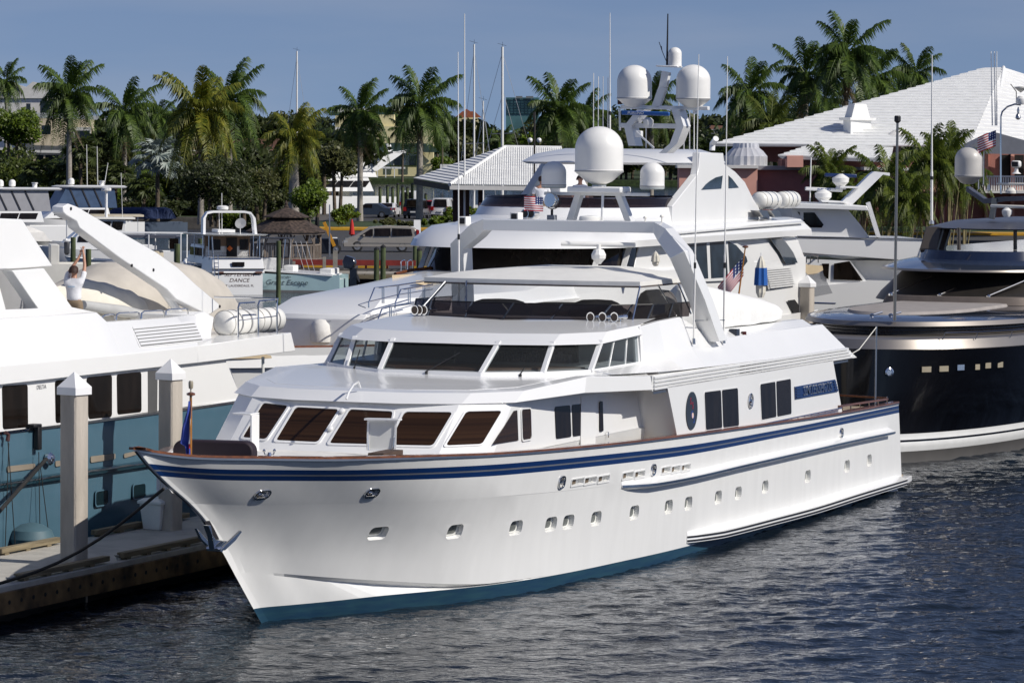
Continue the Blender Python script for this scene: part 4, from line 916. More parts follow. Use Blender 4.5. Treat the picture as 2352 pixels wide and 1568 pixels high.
MB(True).loft([[(e1[0], .05, hA(e1[0]) - .02), (e1[0], .05, e1[2]), (up(1425, 985)[0] - .3, -.5, up(1425, 985, -.5)[2]), (e1[0], -WA, e1[2]), (e1[0], -WA, hA(e1[0]) - .02)], [(tb, .05, hA(tb)), (e2[0], .03, e2[2]), (e2[0] + .05, -.5, up(1890, 938, -.5)[2]), (e2[0], -WA, e2[2]), (tb, -WA, hA(tb))]]).build('boat_deck', white, ya, smooth=12, bevel=.012)
MB(True).loft([[(t, -.9, 4.0), (t, -.9, 3.85), (t, -WA, 3.85), (t, -WA, 4.0)] for t in (-14, 11)]).build('deck', white2, ya)
lq = [R1[3][1], R1[5][1], R1[5][2], R1[3][2]]
lp = [onplane(FA, *c6(x, y), lq) for x, y in ((945, 1045), (1378, 1000), (1315, 865), (880, 905))]
lo = patch(lp, .003, .01, white, 'louvre_panel', ya, True, .04)
for k in range(6):
    b0 = .08 + k * .155; w = [quadpt(lp, .02, b0), quadpt(lp, .98, b0), quadpt(lp, .98, b0 + .10), quadpt(lp, .02, b0 + .10)]
    patch(w, .014, .02, white, 'slat', lo); w = [quadpt(lp, .02, b0 - .035), quadpt(lp, .98, b0 - .035), quadpt(lp, .98, b0), quadpt(lp, .02, b0)]
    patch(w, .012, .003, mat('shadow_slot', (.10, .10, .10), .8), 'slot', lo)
# upper house block with its pillar
slab(FA, [c6(-600, 160), c6(0, 170), c6(150, 175), c6(250, 330), c6(358, 492), c6(0, 515), c6(-600, 540)], -1.7, -5.6, 'upper_house', white, ya, bevel=.02)
slab(FA, [c6(82, 522), c6(298, 507), c6(490, 772), c6(290, 826)], -1.6, -1.85, 'pillar', white, ya, bevel=.015)
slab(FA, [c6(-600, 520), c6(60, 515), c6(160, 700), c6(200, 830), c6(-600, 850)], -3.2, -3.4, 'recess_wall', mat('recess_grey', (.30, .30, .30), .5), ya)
slab(FA, [c6(0, 640), c6(55, 845), c6(-200, 850), c6(-200, 640)], -1.7, -1.9, 'rail_panel', white, ya)
slab(FA, [c6(-400, 805), c6(490, 770), c6(655, 805), c6(655, 860), c6(-400, 880)], -1.3, -1.5, 'inner_bulwark', white, ya, bevel=.01)
# crane
cr_pts = [c6(428, 90), c6(465, 70), c6(525, 92), c6(700, 195), c6(1060, 400), c6(1200, 500), c6(1330, 620), c6(1480, 745), c6(1485, 775), c6(1408, 826), c6(1300, 770), c6(1190, 715), c6(1130, 650), c6(1040, 590), c6(800, 430), c6(540, 235), c6(520, 190), c6(450, 150), c6(430, 130)]
crn = slab(FA, cr_pts, -2.0, -2.28, 'crane_arm', white, ya, bevel=.02)
for x, y in ((478, 104), (1036, 518), (1484, 765), (890, 488)):
    p = FA.pv(*c6(x, y), -2.0); MB(True).lathe(p, [(.035, -.01), (.035, .015), (.02, .02)], 14, (0, 1, 0)).build('bolt', black_rub, crn)
a, b = FA.pv(*c6(1060, 600), -2.25), FA.pv(*c6(1235, 840), -2.25); MB(True).tube([a, b], .09, 12).build('ram_cylinder', white, ya); MB(True).tube([FA.pv(*c6(1000, 540), -2.25), a], .04, 8).build('ram_rod', steel, ya)
a, b = FA.pv(*c6(450, 140), -2.2), FA.pv(*c6(450, 310), -2.2); MB(True).tube([a, b], .012, 6).build('crane_cable', steel, ya)
hk = MB(True).lathe(FA.pv(*c6(452, 322), -2.2), [(.06, -.02), (.08, .0), (.08, .03), (.02, .05)], 14).build('hook_cap', white, ya); p = FA.pv(*c6(452, 372), -2.2)
MB(True).lathe(p, [(.03, -.14), (.06, -.1), (.065, .12), (.05, .15)], 12).build('hook_block', mat('hook_grey', (.08, .08, .08), .3, .6), ya)
slab(FA, [c6(1320, 820), c6(1385, 800), c6(1450, 835), c6(1425, 985), c6(1415, 995), c6(1330, 985)], -1.0, -2.9, 'crane_pedestal', white, ya, bevel=.03)
# stainless loops along the bulwark
for x0, x1, y0, y1 in ((690, 778, 862, 826), (785, 944, 858, 812), (955, 1110, 848, 800), (1120, 1270, 825, 788)):
    a, b = FA.pv(*c6(x0, y0), -.85), FA.pv(*c6(x1, y0 - 10), -.85); h = FA.pv(*c6(x0, y1), -.85)[2] - a[2]
    MB(True).tube([a, (a[0] + .02, a[1], a[2] + h * .8), (a[0] + .12, a[1], a[2] + h), (b[0] - .12, b[1], b[2] + h), (b[0] - .02, b[1], b[2] + h * .8), b], .018, 8).build('grab_rail', chrome, ya)
# liferaft canisters: things of their own in their cradle
raft = mat('canister_white', (.78, .77, .73), .35, var=.03)
def canister(fr, p0, p1, r, label, group=None, bands=3, capm=None):
    A_, B_ = Vector(fr.w(*p0)), Vector(fr.w(*p1)); mid = (A_ + B_) / 2; d = (B_ - A_); L = d.length; d.normalize()
    t = thing('liferaft_canister', label, 'liferaft', (mid.x, mid.y, mid.z - r), 0, group); c0 = Vector((0, 0, r)) - d * L / 2
    MB().lathe(c0, [(r * .3, 0), (r * .72, .03), (r * .95, .12), (r, .25), (r, L - .25), (r * .95, L - .12), (r * .72, L - .03), (r * .3, L)], 24, d).build('shell', raft, t, smooth=50)
    for k in range(bands):
        h = L * (k + 1) / (bands + 1); MB().lathe(c0, [(r * 1.0, h - .03), (r * 1.03, h - .025), (r * 1.03, h + .025), (r * 1.0, h + .03)], 24, d).build('strap', steel if capm is None else capm, t)
    ps = [c0 + d * h + Vector((0, 0, 0)) for h in (0, L)]
    MB().lathe(c0, [(r * .998, L * .02 + .1), (r * 1.012, L * .02 + .1)], 24, d).build('seam', cream, t)
    return t
ra = lambda x, y, v: FA.pv(*c6(x, y), v)
canister(FA, ra(1500, 880, -1.0), ra(1690, 868, -1.0), .29, 'white liferaft canister nearest the crane, behind the chrome rail of the blue hulled yacht', 'liferafts on the blue hulled yacht', 2, mat('strap_grey', (.25, .25, .25), .5))
canister(FA, ra(1700, 862, -1.05), ra(1880, 850, -1.05), .28, 'white liferaft canister at the after end, behind the chrome rail of the blue hulled yacht', 'liferafts on the blue hulled yacht', 2, mat('strap_grey', (.25, .25, .25), .5))
for k, x in enumerate((1610, 1745, 1872)):
    a = ra(x, 975 - (x - 1610) * .12, -.35); b = ra(x, 745 - (x - 1610) * .12, -.35); c_ = ra(x + 125, 737 - (x - 1610) * .12, -.35)
    pts = [a, (b[0], b[1], b[2] - .1), (b[0] + .06, b[1], b[2])] + ([(c_[0] - .1, c_[1], c_[2] + .0)] if k < 2 else [(b[0] + .05, b[1] - 1.6, b[2])])
    MB(True).tube(pts, .022, 8).build('rail_stanchion', chrome, ya)
MB(True).tube([ra(1612, 860, -.35), ra(1875, 828, -.35)], .012, 6).build('mid_rail', chrome, ya)
MB(True).tube([FA.pv(*c6(1778, 1105), -.3), FA.pv(*c6(1778, 1318), -.3)], .035, 8).build('deck_post', white2, ya)
# after part: low white bulwark with rounded fairlead
slab(FA, [c6(1300, 1440), c6(1620, 1392), c6(1700, 1375), c6(1800, 1345), c6(1800, 1398), c6(1310, 1478)], -.03, -.3, 'after_bulwark', white, ya, bevel=.01)
slab(FA, [c6(1590, 1325), c6(1800, 1330), c6(1800, 1400), c6(1620, 1400)], -3.4, -3.6, 'after_deck_gear', mat('gear_grey', (.2, .2, .2), .5), ya)
# covered tenders on the boat deck
def cover_mesh(fr, prof, v0, v1, name, m, par=None, seed=3, n=12):
    """canvas thrown over a boat: prof = upper edge points (t, z) over a base z, rounded across v0..v1, in the frame fr"""
    r = random.Random(seed); rings = []; f = pchip([p[0] for p in prof], [p[1] for p in prof]); t0, t1 = prof[0][0], prof[-1][0]; zb_ = prof[0][2]
    for i in range(25):
        k = i / 24; t = t0 + (t1 - t0) * k; w = (math.sin(PI * min(1, max(0.02, k * 1.0))) ** .35); vm = (v0 + v1) / 2; hw = abs(v1 - v0) / 2 * w; z1 = f(t); rg = []
        for j in range(n + 1):
            a = j / n * PI; v = vm - math.cos(a) * hw; z = zb_ + (z1 - zb_) * math.sin(a) ** .55 + .025 * math.sin(j * 2.3 + i * .9); rg.append((t, v, z))
        rings.append(rg)
    return rings
tc_ = at_frame(FA, (8.6, -3.6, 4.0), 'covered_tender', 'tender under a tan canvas cover behind the crane on the blue hulled yacht', 'tender')
def loc(rings, o): return [[(t - o[0], v - o[1], z - o[2]) for t, v, z in r_] for r_ in rings]
def pf(pts, v): return [(FA.pv(*c6(x, y), v)[0], FA.pv(*c6(x, y), v)[2], 4.05) for x, y in pts]
r1 = cover_mesh(FA, pf([(300, 560), (450, 520), (680, 480), (1000, 470), (1300, 480), (1500, 620), (1640, 750)], -3.8), -2.9, -5.2, '', canvas)
pr = [(t, z, b) for t, z, b in pf([(330, 640), (480, 620), (660, 560), (810, 470), (1160, 458), (1380, 520), (1480, 660), (1640, 775)], -3.8)]
MB(True).loft(loc(cover_mesh(FA, pr, -2.8, -5.4, '', canvas_t), (8.6, -3.6, 4.0)), False, False).build('canvas_cover', mat('cover_stone', (.52, .48, .42), .85, var=.06, vs=2, bump=1, bs=3), tc_, smooth=60)
t2_ = at_frame(FA, (6.4, -2.0, 4.0), 'covered_dinghy', 'low dinghy under a cream cover beside the man reaching up', 'tender')
pr = pf([(380, 640), (560, 585), (760, 625), (930, 700), (985, 775)], -3.1)
MB(True).loft(loc(cover_mesh(FA, pr, -2.6, -3.6, '', canvas), (6.4, -2.0, 4.0)), False, False).build('canvas_cover', mat('cover_cream', (.70, .66, .57), .8, var=.05, bump=1, bs=4), t2_, smooth=60)
tubm = mat('inflatable_grey', (.45, .45, .44), .6)
a, b = FA.pv(*c6(560, 755), -2.5), FA.pv(*c6(1100, 840), -2.5)
MB(True).tube([(p[0] - 6.4, p[1] + 2.0, p[2] - 4.0) for p in (a, lerp(a, b, .5), b)], [.10, .13, .06], 12).build('inflatable_tube', tubm, t2_)

# ================================================================ big white yacht behind
FB_ = Frame(-7.1, 93, 21)
yb = vessel(FB_, 'motor_yacht', 'large white yacht with twin satellite domes on its mast, behind the foreground yacht')
beige = mat('masking_paper', (.50, .40, .26), .8, var=.06, vs=1, bump=.3)
hullB, zsB = simple_hull(yb, 39, 3.7, 3.32, 2.75, 2.6, white, boot, flare=.45, Ln=15, levels=[(-1, 1), (0, 1), (.06, 0), (.3, 0), (.6, 0), (.86, 0), (.865, 0), (.93, 0), (1, 0)], bul=.5, deck=teak_d)
hullB.location = (2.2, 0, 0)
bv = lambda t: 3.7 * (1 - max(0, 1 - (t + .4) / 17.6) ** 2.1)
def bz_(t): return zsB(t - 2.2)
tsB = [-.3 + 17 * (i / 16) ** 1.3 for i in range(17)]
for nm_, d0, d1, z0, z1, m_ in (('rail_cap', -.13, .04, .0, .05, teak), ('masking', .012, .02, -.26, -.01, beige)):
    for sg in (1, -1): MB(True).loft([[(t, sg * (bv(t) + d0), bz_(t) + z0), (t, sg * (bv(t) + d1), bz_(t) + z0), (t, sg * (bv(t) + d1), bz_(t) + z1), (t, sg * (bv(t) + d0), bz_(t) + z1)] for t in tsB]).build(nm_, m_, yb, smooth=40)
def shellB(name, rings, m=white, smooth=25, **k): return MB(True).loft(rings).build(name, m, yb, smooth=smooth, **k)
# trunk and sweeping foredeck
def planT(t0, f, L, hw, t1, z): # flat front half width f, then curving out to hw
    ps = [(t0, 0, z), (t0 + .05, f * .6, z), (t0 + .25, f, z), (t0 + L * .4, f + (hw - f) * .55, z), (t0 + L * .7, f + (hw - f) * .85, z), (t0 + L, hw, z), (t1, hw, z)]
    return [(t, -v, zz) for t, v, zz in ps] + [(t, v, zz) for t, v, zz in reversed(ps[1:])]
shellB('trunk', [planT(4.9, 1.45, 8, 2.6, 24, 2.6), planT(4.9, 1.45, 8, 2.6, 24, 3.85), planT(5.0, 1.5, 8, 2.65, 24, 3.98)], bevel=.02)
shellB('foredeck', [planT(5.0, 1.5, 8, 2.6, 24, 3.9), planT(6.4, 1.3, 8, 2.5, 24, 4.32), planT(9.5, 1.2, 7, 2.4, 24, 4.45), planT(16.0, 1.2, 3, 2.3, 24, 4.70)])
dr = [FB_.pv(*c9(x, y), 0) for x, y in ((838, 682), (1135, 692), (1135, 930), (838, 940))]
MB(True).tube([(4.93, -.9, 3.8), (4.93, -.9, 3.0)], .008, 4).tube([(4.93, -.9, 3.8), (4.93, .6, 3.8)], .008, 4).build('locker_outline', mat('joint_grey', (.4, .4, .4), .6), yb)
p = FB_.pv(*c9(1100, 900), .3); MB(True).lathe((p[0] - .6, p[1], p[2]), [(.28, -.1), (.3, .1), (.26, .35), (.15, .48), (.03, .5)], 18).build('covered_winch', canvas, yb, smooth=60)
# main house sides
shellB('house', [nose(17.2, 4, 3.3, 39.5, 2.5), nose(17.2, 4, 3.3, 39.5, 4.62), nose(17.6, 4, 3.28, 39.3, 4.66)], bevel=.01)
bandB = shellB('window_band', [nose(17.7, 4, 3.1, 30.0, 4.64), nose(18.6, 4, 3.05, 30, 5.44)], glass_k)
for y_ in (.9, 1.75):
    pass
mb = MB(True)
for sg in (-1, 1):
    for t_, v_ in ((19.6, 2.72), (21.2, 3.08)): mb.bar((t_ - .4, sg * (v_ + .06), 4.64), (t_ + .35, sg * (v_ + .04), 5.44), .16, .05)
split_build(mb, 'window_post', white, yb)
shellB('side_house', [[(21.9, 3.1, 4.6), (39.4, 3.36, 4.6), (39.4, -3.36, 4.6), (21.9, -3.1, 4.6)], [(22.6, 3.1, 5.5), (38.2, 3.36, 5.5), (38.2, -3.36, 5.5), (22.6, -3.1, 5.5)]], bevel=.01)
# brow (roof edge above the bridge)
shellB('brow', [nose(17.9, 4.2, 3.2, 39.3, 5.42), nose(17.3, 4.4, 3.55, 39.6, 5.42), nose(17.6, 4.4, 3.58, 39.4, 5.62), nose(18.8, 4.2, 3.42, 38.6, 5.98), nose(19.6, 4, 3.1, 38.2, 6.05)])
shellB('flybridge_coaming', [nose(19.4, 4.5, 3.1, 36.5, 6.0), nose(21.6, 4.2, 3.05, 35.5, 6.30), nose(21.9, 4, 3.0, 34.8, 6.55), nose(22.1, 3.9, 2.9, 34.6, 6.56)])
wsB0, wsB1 = nose(21.9, 4, 2.95, 29.6, 6.56, 12), nose(22.3, 4, 2.9, 29.6, 6.84, 12)
tintB = film('plum_screen', (.17, .115, .12), .35)
MB(True).loft([wsB0[:-1] if False else wsB0, wsB1], False, False).build('windscreen', tintB, yb, smooth=30, recalc=False)
MB(True).tube([p for p in wsB1], .02, 6).build('screen_rail', mat('rail_navy', (.02, .025, .05), .3, .5), yb)
MB(True).b2((23.8, -2.6, 6.1), (33.5, 2.6, 6.45)).build('flybridge_seats', mat('seat_dark', (.05, .035, .035), .6), yb)
# hardtop with its raked wings
shellB('hardtop', [nose(26.2, 3, 2.8, 31.3, 7.86), nose(26.0, 3, 2.95, 31.5, 7.93), nose(27.0, 2.6, 2.75, 31.5, 8.18), nose(28.4, 2.2, 2.1, 31.4, 8.36)], bevel=0)
wing = [c7(0, 1130), c7(200, 880), c7(380, 655), c7(405, 520), c7(420, 320), c7(770, 330), c7(790, 495), c7(950, 610), c7(1100, 770), c7(1230, 1030), c7(1400, 1290), c7(1500, 1350), c7(1500, 1480), c7(0, 1560)]
win_m = [c7(432, 888), c7(500, 805), c7(560, 755), c7(650, 700), c7(757, 672), c7(735, 870)]; win_n = [c7(846, 672), c7(900, 720), c7(1002, 855), c7(846, 866)]
wb_ = slab(FB_, wing, 3.12, 2.86, 'wing', white, yb, bevel=.02)
slab(FB_, wing[:-3] + [c7(1500, 1480), c7(0, 1560)], -2.86, -3.12, 'wing', white, yb) if False else None
for wn in (win_m, win_n):
    ps = [FB_.pv(x, y, 3.12) for x, y in wn]; MB(True).prism([(a, 3.123, c_) for a, b, c_ in ps], (0, .01, 0)).build('wing_window', glass_bl, yb)
mbw = MB(True); mbw.prism([(t, -3.1, z) for t, z in ((28.0, 6.5), (30.5, 7.9), (33, 7.9), (36, 6.0), (37.5, 5.6), (27, 5.6))], (0, .25, 0)); mbw.build('wing', white, yb)
# white moulding line on the side, louvres, big window
MB(True).loft([[(t, 3.37, z), (t, 3.62, z), (t, 3.62, z + .05), (t, 3.37, z + .12)] for t, z in ((24.2, 5.74), (31, 5.80), (38.4, 5.84))]).build('moulding', white, yb)
q3 = [(25, 3.37, 4.0), (30, 3.37, 4.0), (30, 3.37, 5)]
def polyB(pts, v, name, m, th=.012, off=.003, par=None): 
    ps = [FB_.pv(x, y, v) for x, y in pts]; return MB(True).prism([(a, v + off, c_) for a, b, c_ in ps], (0, th, 0)).build(name, m, par or yb)
f_ = polyB([c2(90, 330), c2(330, 300), c2(430, 350), c2(530, 470), c2(500, 530), c2(440, 585), c2(100, 600)], 3.37, 'window', white, .02)
for pts in ([c2(60, 350), c2(200, 335), c2(212, 575), c2(110, 582), c2(60, 500)], [c2(222, 332), c2(330, 322), c2(345, 568), c2(232, 575)], [c2(345, 325), c2(400, 350), c2(470, 430), c2(478, 460), c2(440, 510), c2(358, 562)]):
    polyB(pts, 3.37, 'pane', glass_bl, .006, .0235, f_)
polyB([c2(625, 290), c2(690, 280), c2(740, 330), c2(790, 400), c2(820, 470), c2(740, 478), c2(700, 400), c2(650, 330)], 3.4, 'side_screen', glass_bl)
shellB('side_wall', [[(22.5, 3.1, 2.5), (39.5, 3.36, 2.5), (39.5, -3.36, 2.5), (22.5, -3.1, 2.5)], [(22.5, 3.1, 4.66), (39.5, 3.36, 4.66), (39.5, -3.36, 4.66), (22.5, -3.1, 4.66)]])
lo = polyB([c2(600, 510), c2(770, 500), c2(800, 620), c2(620, 650)], 3.37, 'louvre_panel', mat('louvre_grey', (.45, .45, .45), .5))
for k in range(9):
    polyB([c2(600 + k * 4, 515 + k * 15), c2(765 + k * 4, 500 + k * 14.5), c2(766 + k * 4, 507 + k * 14.5), c2(601 + k * 4, 522 + k * 15)], 3.385, 'slat', white, .04, .0, lo)
polyB([c2(752, 725), c2(800, 718), c2(830, 760), c2(830, 840), c2(805, 838)], 3.38, 'hawse_opening', dark)
# rolled stern seat fence and screen seen right of the louvres
MB(True).tube([FB_.pv(*c2(710, 408), 2), FB_.pv(*c2(850, 412), 3.3), FB_.pv(*c2(960, 425), 3.4), FB_.pv(*c2(950, 436), 1.5), FB_.pv(*c2(800, 440), 0)], .03, 6).build('aft_rail', teak, yb)
for x in (862, 880, 908, 960): MB(True).tube([FB_.pv(*c2(x, 425), 3.3), FB_.pv(*c2(x, 470), 3.3)], .02, 6).build('rail_post', chrome, yb)
polyB([c2(848, 478), c2(985, 490), c2(990, 520), c2(930, 552), c2(890, 552), c2(850, 512)], 3.2, 'paper_wrap', beige, .02)
MB(True).poly([FB_.pv(*c2(880, 550), 3.3), FB_.pv(*c2(990, 535), 3.3), FB_.pv(*c2(1058, 675), 3.3), FB_.pv(*c2(930, 700), 3.3)]).build('plastic_curtain', film('milky_vinyl', (.85, .87, .92), .35, .2), yb, recalc=False, smooth=0)
# hull lower aft
# foredeck stair rails
def loopB(pts, v, r=.02): return MB(True).tube([FB_.pv(*c9(x, y), v) for x, y in pts], r, 6).build('stair_rail', chrome, yb)
loopB([(1570, 545), (1570, 480), (1640, 305), (1930, 270), (2350, 205)], 2.3); loopB([(1445, 510), (1570, 470), (1930, 385), (2350, 320)], 2.3, .013); loopB([(1445, 512), (1530, 545)], 2.3, .013)
loopB([(1890, 555), (1895, 480), (1960, 325), (2100, 300), (2350, 262)], 2.6); loopB([(1895, 515), (2200, 455), (2350, 430)], 2.6, .013); loopB([(1660, 750), (1730, 560), (1830, 530), (2120, 490)], 2.9)
for x, y0, y1_, v in ((1735, 300, 490, 2.3), (1755, 298, 490, 2.3), (1918, 275, 430, 2.3), (1936, 272, 430, 2.3), (2052, 305, 500, 2.6), (2075, 303, 500, 2.6), (2232, 285, 450, 2.6), (2252, 282, 450, 2.6), (1825, 540, 690, 2.9), (1845, 540, 690, 2.9)):
    MB(True).tube([FB_.pv(*c9(x, y0), v), FB_.pv(*c9(x, y1_), v)], .015, 6).build('rail_post', chrome, yb)
loopB([(1300, 885), (1340, 855), (1530, 860)], 1.6, .02)
loopB([(1170, 385), (1190, 355), (1400, 300), (1665, 232), (1665, 245)], -2.4, .025)
MB(True).loft([[FB_.pv(*c9(x, y), -2.6), FB_.pv(*c9(x, y + 22), -2.6), FB_.pv(*c9(x, y + 22), -2.8), FB_.pv(*c9(x, y), -2.8)] for x, y in ((490, 660), (640, 590), (870, 500))]).build('starboard_rail_cap', teak, yb)
# bridge deck rails with brown paper around
MB(True).tube([FB_.pv(*c1(450, 545), -2.6), FB_.pv(*c1(560, 520), -2.6), FB_.pv(*c1(700, 505), -2.2)], .05, 8).build('portuguese_rail', teak, yb)
MB(True).loft([[FB_.pv(*c1(x, y), -1.5), FB_.pv(*c1(x, y + h_), -1.5), FB_.pv(*c1(x, y + h_), -1.6), FB_.pv(*c1(x, y), -1.6)] for x, y, h_ in ((430, 552, 40), (600, 545, 60), (790, 570, 30))]).build('paper_wrap', beige, yb)
MB(True).loft([[FB_.pv(*c1(x, y), .5), FB_.pv(*c1(x, y + h_), .5), FB_.pv(*c1(x, y + h_), .3), FB_.pv(*c1(x, y), .3)] for x, y, h_ in ((590, 590, 20), (700, 585, 45), (900, 600, 60), (1160, 605, 35), (1420, 615, 20))]).build('paper_wrap', beige, yb)
# mast with platforms and domes
tm = 25.5
def bp(x, y, t=tm): return Vector(FB_.pt(x, y, t))
def beamB(pts, w, d, name='mast_spar', m=white): 
    for i in range(len(pts) - 1): MB(True).bar(pts[i], pts[i + 1], w, d).build(name, m, yb, bevel=.015)
beamB([bp(1428, 246), bp(1628, 249)], .22, .12, 'mast_platform'); beamB([bp(1425, 288), bp(1558, 290)], .3, .15, 'mast_platform')
beamB([bp(1507, 246), bp(1524, 200), bp(1531, 165)], .22, .25, 'mast_spar'); beamB([bp(1512, 152), bp(1562, 154)], .5, .05, 'mast_platform')
for sg, xs in ((1, ((1558, 250), (1570, 290), (1555, 330), (1530, 352))), (1, ((1480, 252), (1450, 290), (1460, 335)))):
    MB(True).loft([[bp(x, y) + Vector((-.35, -.12, 0)), bp(x, y) + Vector((.35, -.12, 0)), bp(x, y) + Vector((.35, .12, 0)), bp(x, y) + Vector((-.35, .12, 0))] for x, y in xs]).build('mast_leg', white, yb, smooth=30)
def mcirc(px0, t, y0, R_, H_): 
    p = bp(px0, y0, t); return p
for x, y, rr_, hh in ((1457, 226, .545, 1.04), (1592, 227, .535, 1.06)): radome(bp(x, y), rr_, hh, par=yb)
radome(bp(1550, 151), .21, .57, 'small_dome', par=yb, cone=.03, seam=False)
MB(True).tube([bp(1596, 240), bp(1596, 262)], .07, 8).build('dome_stalk', white, yb)
sb_ = MB(True).bar(bp(1428, 259, 24.8), bp(1538, 262, 24.8), .12, .13).build('scanner_bar', mat('scanner_blue', (.02, .10, .35), .3), yb, bevel=.03)
text_obj('FURUNO', 'letters', .13, white2, sb_, mtx=face_mtx(tuple(bp(1460, 260, 24.7)), (0, 1, 0), (0, 0, 1)))
MB(True).lathe(bp(1489, 285, 24.9), [(.12, -.1), (.16, 0), (.16, .12), (.08, .2)], 14).build('scanner_gearbox', dome_w, yb)
MB(True).b2(tuple(bp(1468, 308, 24.6) - Vector((.1, .1, .1))), tuple(bp(1468, 308, 24.6) + Vector((.1, .1, .1)))).build('camera_box', white, yb, bevel=.02)
MB(True).lathe(bp(1424, 240), [(.07, 0), (.08, .02), (.08, .18), (.07, .2)], 12).build('nav_light', mat('lamp_brown', (.06, .02, .01), .3), yb)
MB(True).tube([bp(1423, 248), bp(1424, 300)], .035, 8).build('mast_post', white, yb)
MB(True).tube([bp(1484, 293), bp(1484, 340)], .02, 6).build('mast_post', white, yb); MB(True).lathe(bp(1484, 276), [(.02, -.1), (.15, 0), (.15, .03), (.05, .04)], 14).build('gps_disc', dome_w, yb)
MB(True).tube([bp(1532, 150), bp(1534, 32)], [.035, .02], 6).build('black_aerial', black_rub, yb)
MB(True).tube([bp(1530, 140), bp(1521, 118), bp(1514, 97)], .012, 5).tube([bp(1521, 118), bp(1519, 106)], .012, 5).build('wind_vane', black_rub, yb)
MB(True).bar(bp(1460, 302, 24), bp(1502, 340, 24), .05, .05).build('flag_halyard_boom', white, yb)
for x, y0, y1_ in ((1363, 340, 168), (1374, 340, 176), (1385, 340, 176), (1396, 340, 178), (1559, 342, 200), (1571, 343, 196), (1584, 344, 198), (1594, 345, 215)):
    MB(True).tube([bp(x, y0, 27), bp(x + .5, y1_, 27)], [.022, .012], 5).build('whip_aerial', dome_w, yb)
whip(FB_, bp(1401, 345, 27), bp(1401, 30, 27), yb, .03)
for x, y0, y1_ in ((1665, 440, 390), (1671, 440, 392)): pass
MB(True).tube([FB_.pv(*c7(600, 290), 2.0), FB_.pv(*c7(605, 190), 2.0), FB_.pv(*c7(660, 110), 2.2)], .1, 10).build('exhaust_horn', white, yb)
# fittings on the brow
for x, y in ((1270, 160), (918, 188)):
    p = FB_.pt(*c1(x, y), 20.5); mb = MB(True).b2((p[0] - .2, p[1] - .14, p[2] - .12), (p[0] + .2, p[1] + .14, p[2] + .14)); mb.lathe((p[0], p[1], p[2] - .36), [(.16, 0), (.1, .12), (.06, .26)], 12); o = mb.build('brow_searchlight', dome_w, yb, bevel=.02)
    MB(True).b2((p[0] - .215, p[1] - .09, p[2] - .08), (p[0] - .2, p[1] + .09, p[2] + .10)).build('lens', black_rub, o)
for x in (1326, 1367):
    p = FB_.pt(*c1(x, 138), 21.2); MB(True).lathe(p, [(.15, 0), (.14, .02), (.07, .1), (.05, .4), (.01, .41)], 16, (.95, .25, 0)).build('horn', chrome, yb); MB(True).lathe(p, [(.001, -.006), (.12, -.004), (.12, 0)], 14, (.95, .25, 0)).build('horn_throat', black_rub, yb)
# liferafts in a chrome cradle aft of the wing
rb = lambda x, y, v: FB_.pv(*c7(x, y), v)
canister(FB_, rb(1300, 1050, 3.1), rb(1560, 1050, 3.1), .30, 'cream liferaft canister nearer the arch, on the side of the big white yacht', 'liferafts on the big white yacht', 2, chrome)
canister(FB_, rb(1640, 1040, 3.1), rb(1850, 1035, 3.1), .29, 'cream liferaft canister further aft, on the side of the big white yacht', 'liferafts on the big white yacht', 2, chrome)
for x in (1400, 1580): slab(FB_, [c7(x - 90, 1200), c7(x + 40, 1200), c7(x + 80, 1300), c7(x - 20, 1300)], 3.5, 3.2, 'cradle', steel, yb)

# ================================================================ white yacht lying across, right of it
FC = Frame(6.5, 133, 86)
yc = vessel(FC, 'motor_yacht', 'white yacht with black side windows lying side on beyond the pilings at the right')
def slC(pts, v0, v1, name, m=white, par=None, **k): return slab(FC, pts, v0, v1, name, m, par or yc, **k)
slC([c2(640, 300), c2(1700, 318), c2(1800, 330), c2(1800, 450), c2(1560, 455), c2(730, 395)], 0, -6, 'upper_side', white, bevel=.02)
slC([c2(620, 420), c2(900, 445), c2(1175, 455), c2(1310, 622), c2(1330, 850), c2(620, 850)], -.05, -6, 'house')
slC([c2(1160, 452), c2(1560, 455), c2(1700, 470), c2(1700, 880), c2(1300, 880), c2(1305, 622)], -.9, -6, 'after_house', white)
slC([c2(620, 660), c2(1320, 590), c2(1700, 600), c2(1700, 1000), c2(620, 1000)], .1, -6.2, 'hull')
o = slC([c2(1068, 475), c2(1172, 458), c2(1262, 590), c2(1065, 582)], .01, -.02, 'window', glass_k)
slC([c2(985, 475), c2(1035, 475), c2(1030, 582), c2(1000, 560)], .01, -.02, 'window', glass_k)
slC([c2(780, 65), c2(1290, 85), c2(1305, 118), c2(1100, 112), c2(780, 105)], .3, -5.8, 'hardtop', white, bevel=.03)
slC([c2(780, 105), c2(1165, 115), c2(1240, 205), c2(1310, 300), c2(780, 292)], -.2, -5.0, 'upper_house', white)
slC([c2(862, 130), c2(935, 130), c2(998, 212), c2(985, 232), c2(862, 230)], -.17, -.24, 'window', glass_k, bevel=.005)
slC([c2(820, 125), c2(835, 128), c2(838, 150)], -.17, -.24, 'window', glass_k)
slC([c10(440, 590), c10(480, 575), c10(610, 1000), c10(570, 1010)], .2, -.05, 'awning_strut', white)
slC([c3(0, 0)] * 3, 0, 0, 'x') if False else None
slC([t3(1110, 1375), t3(1190, 1385), t3(1400, 1180), t3(1445, 1190), t3(1445, 1170), t3(1340, 1160), t3(1310, 1180)], -2.4, -2.9, 'mast', white, bevel=.01)
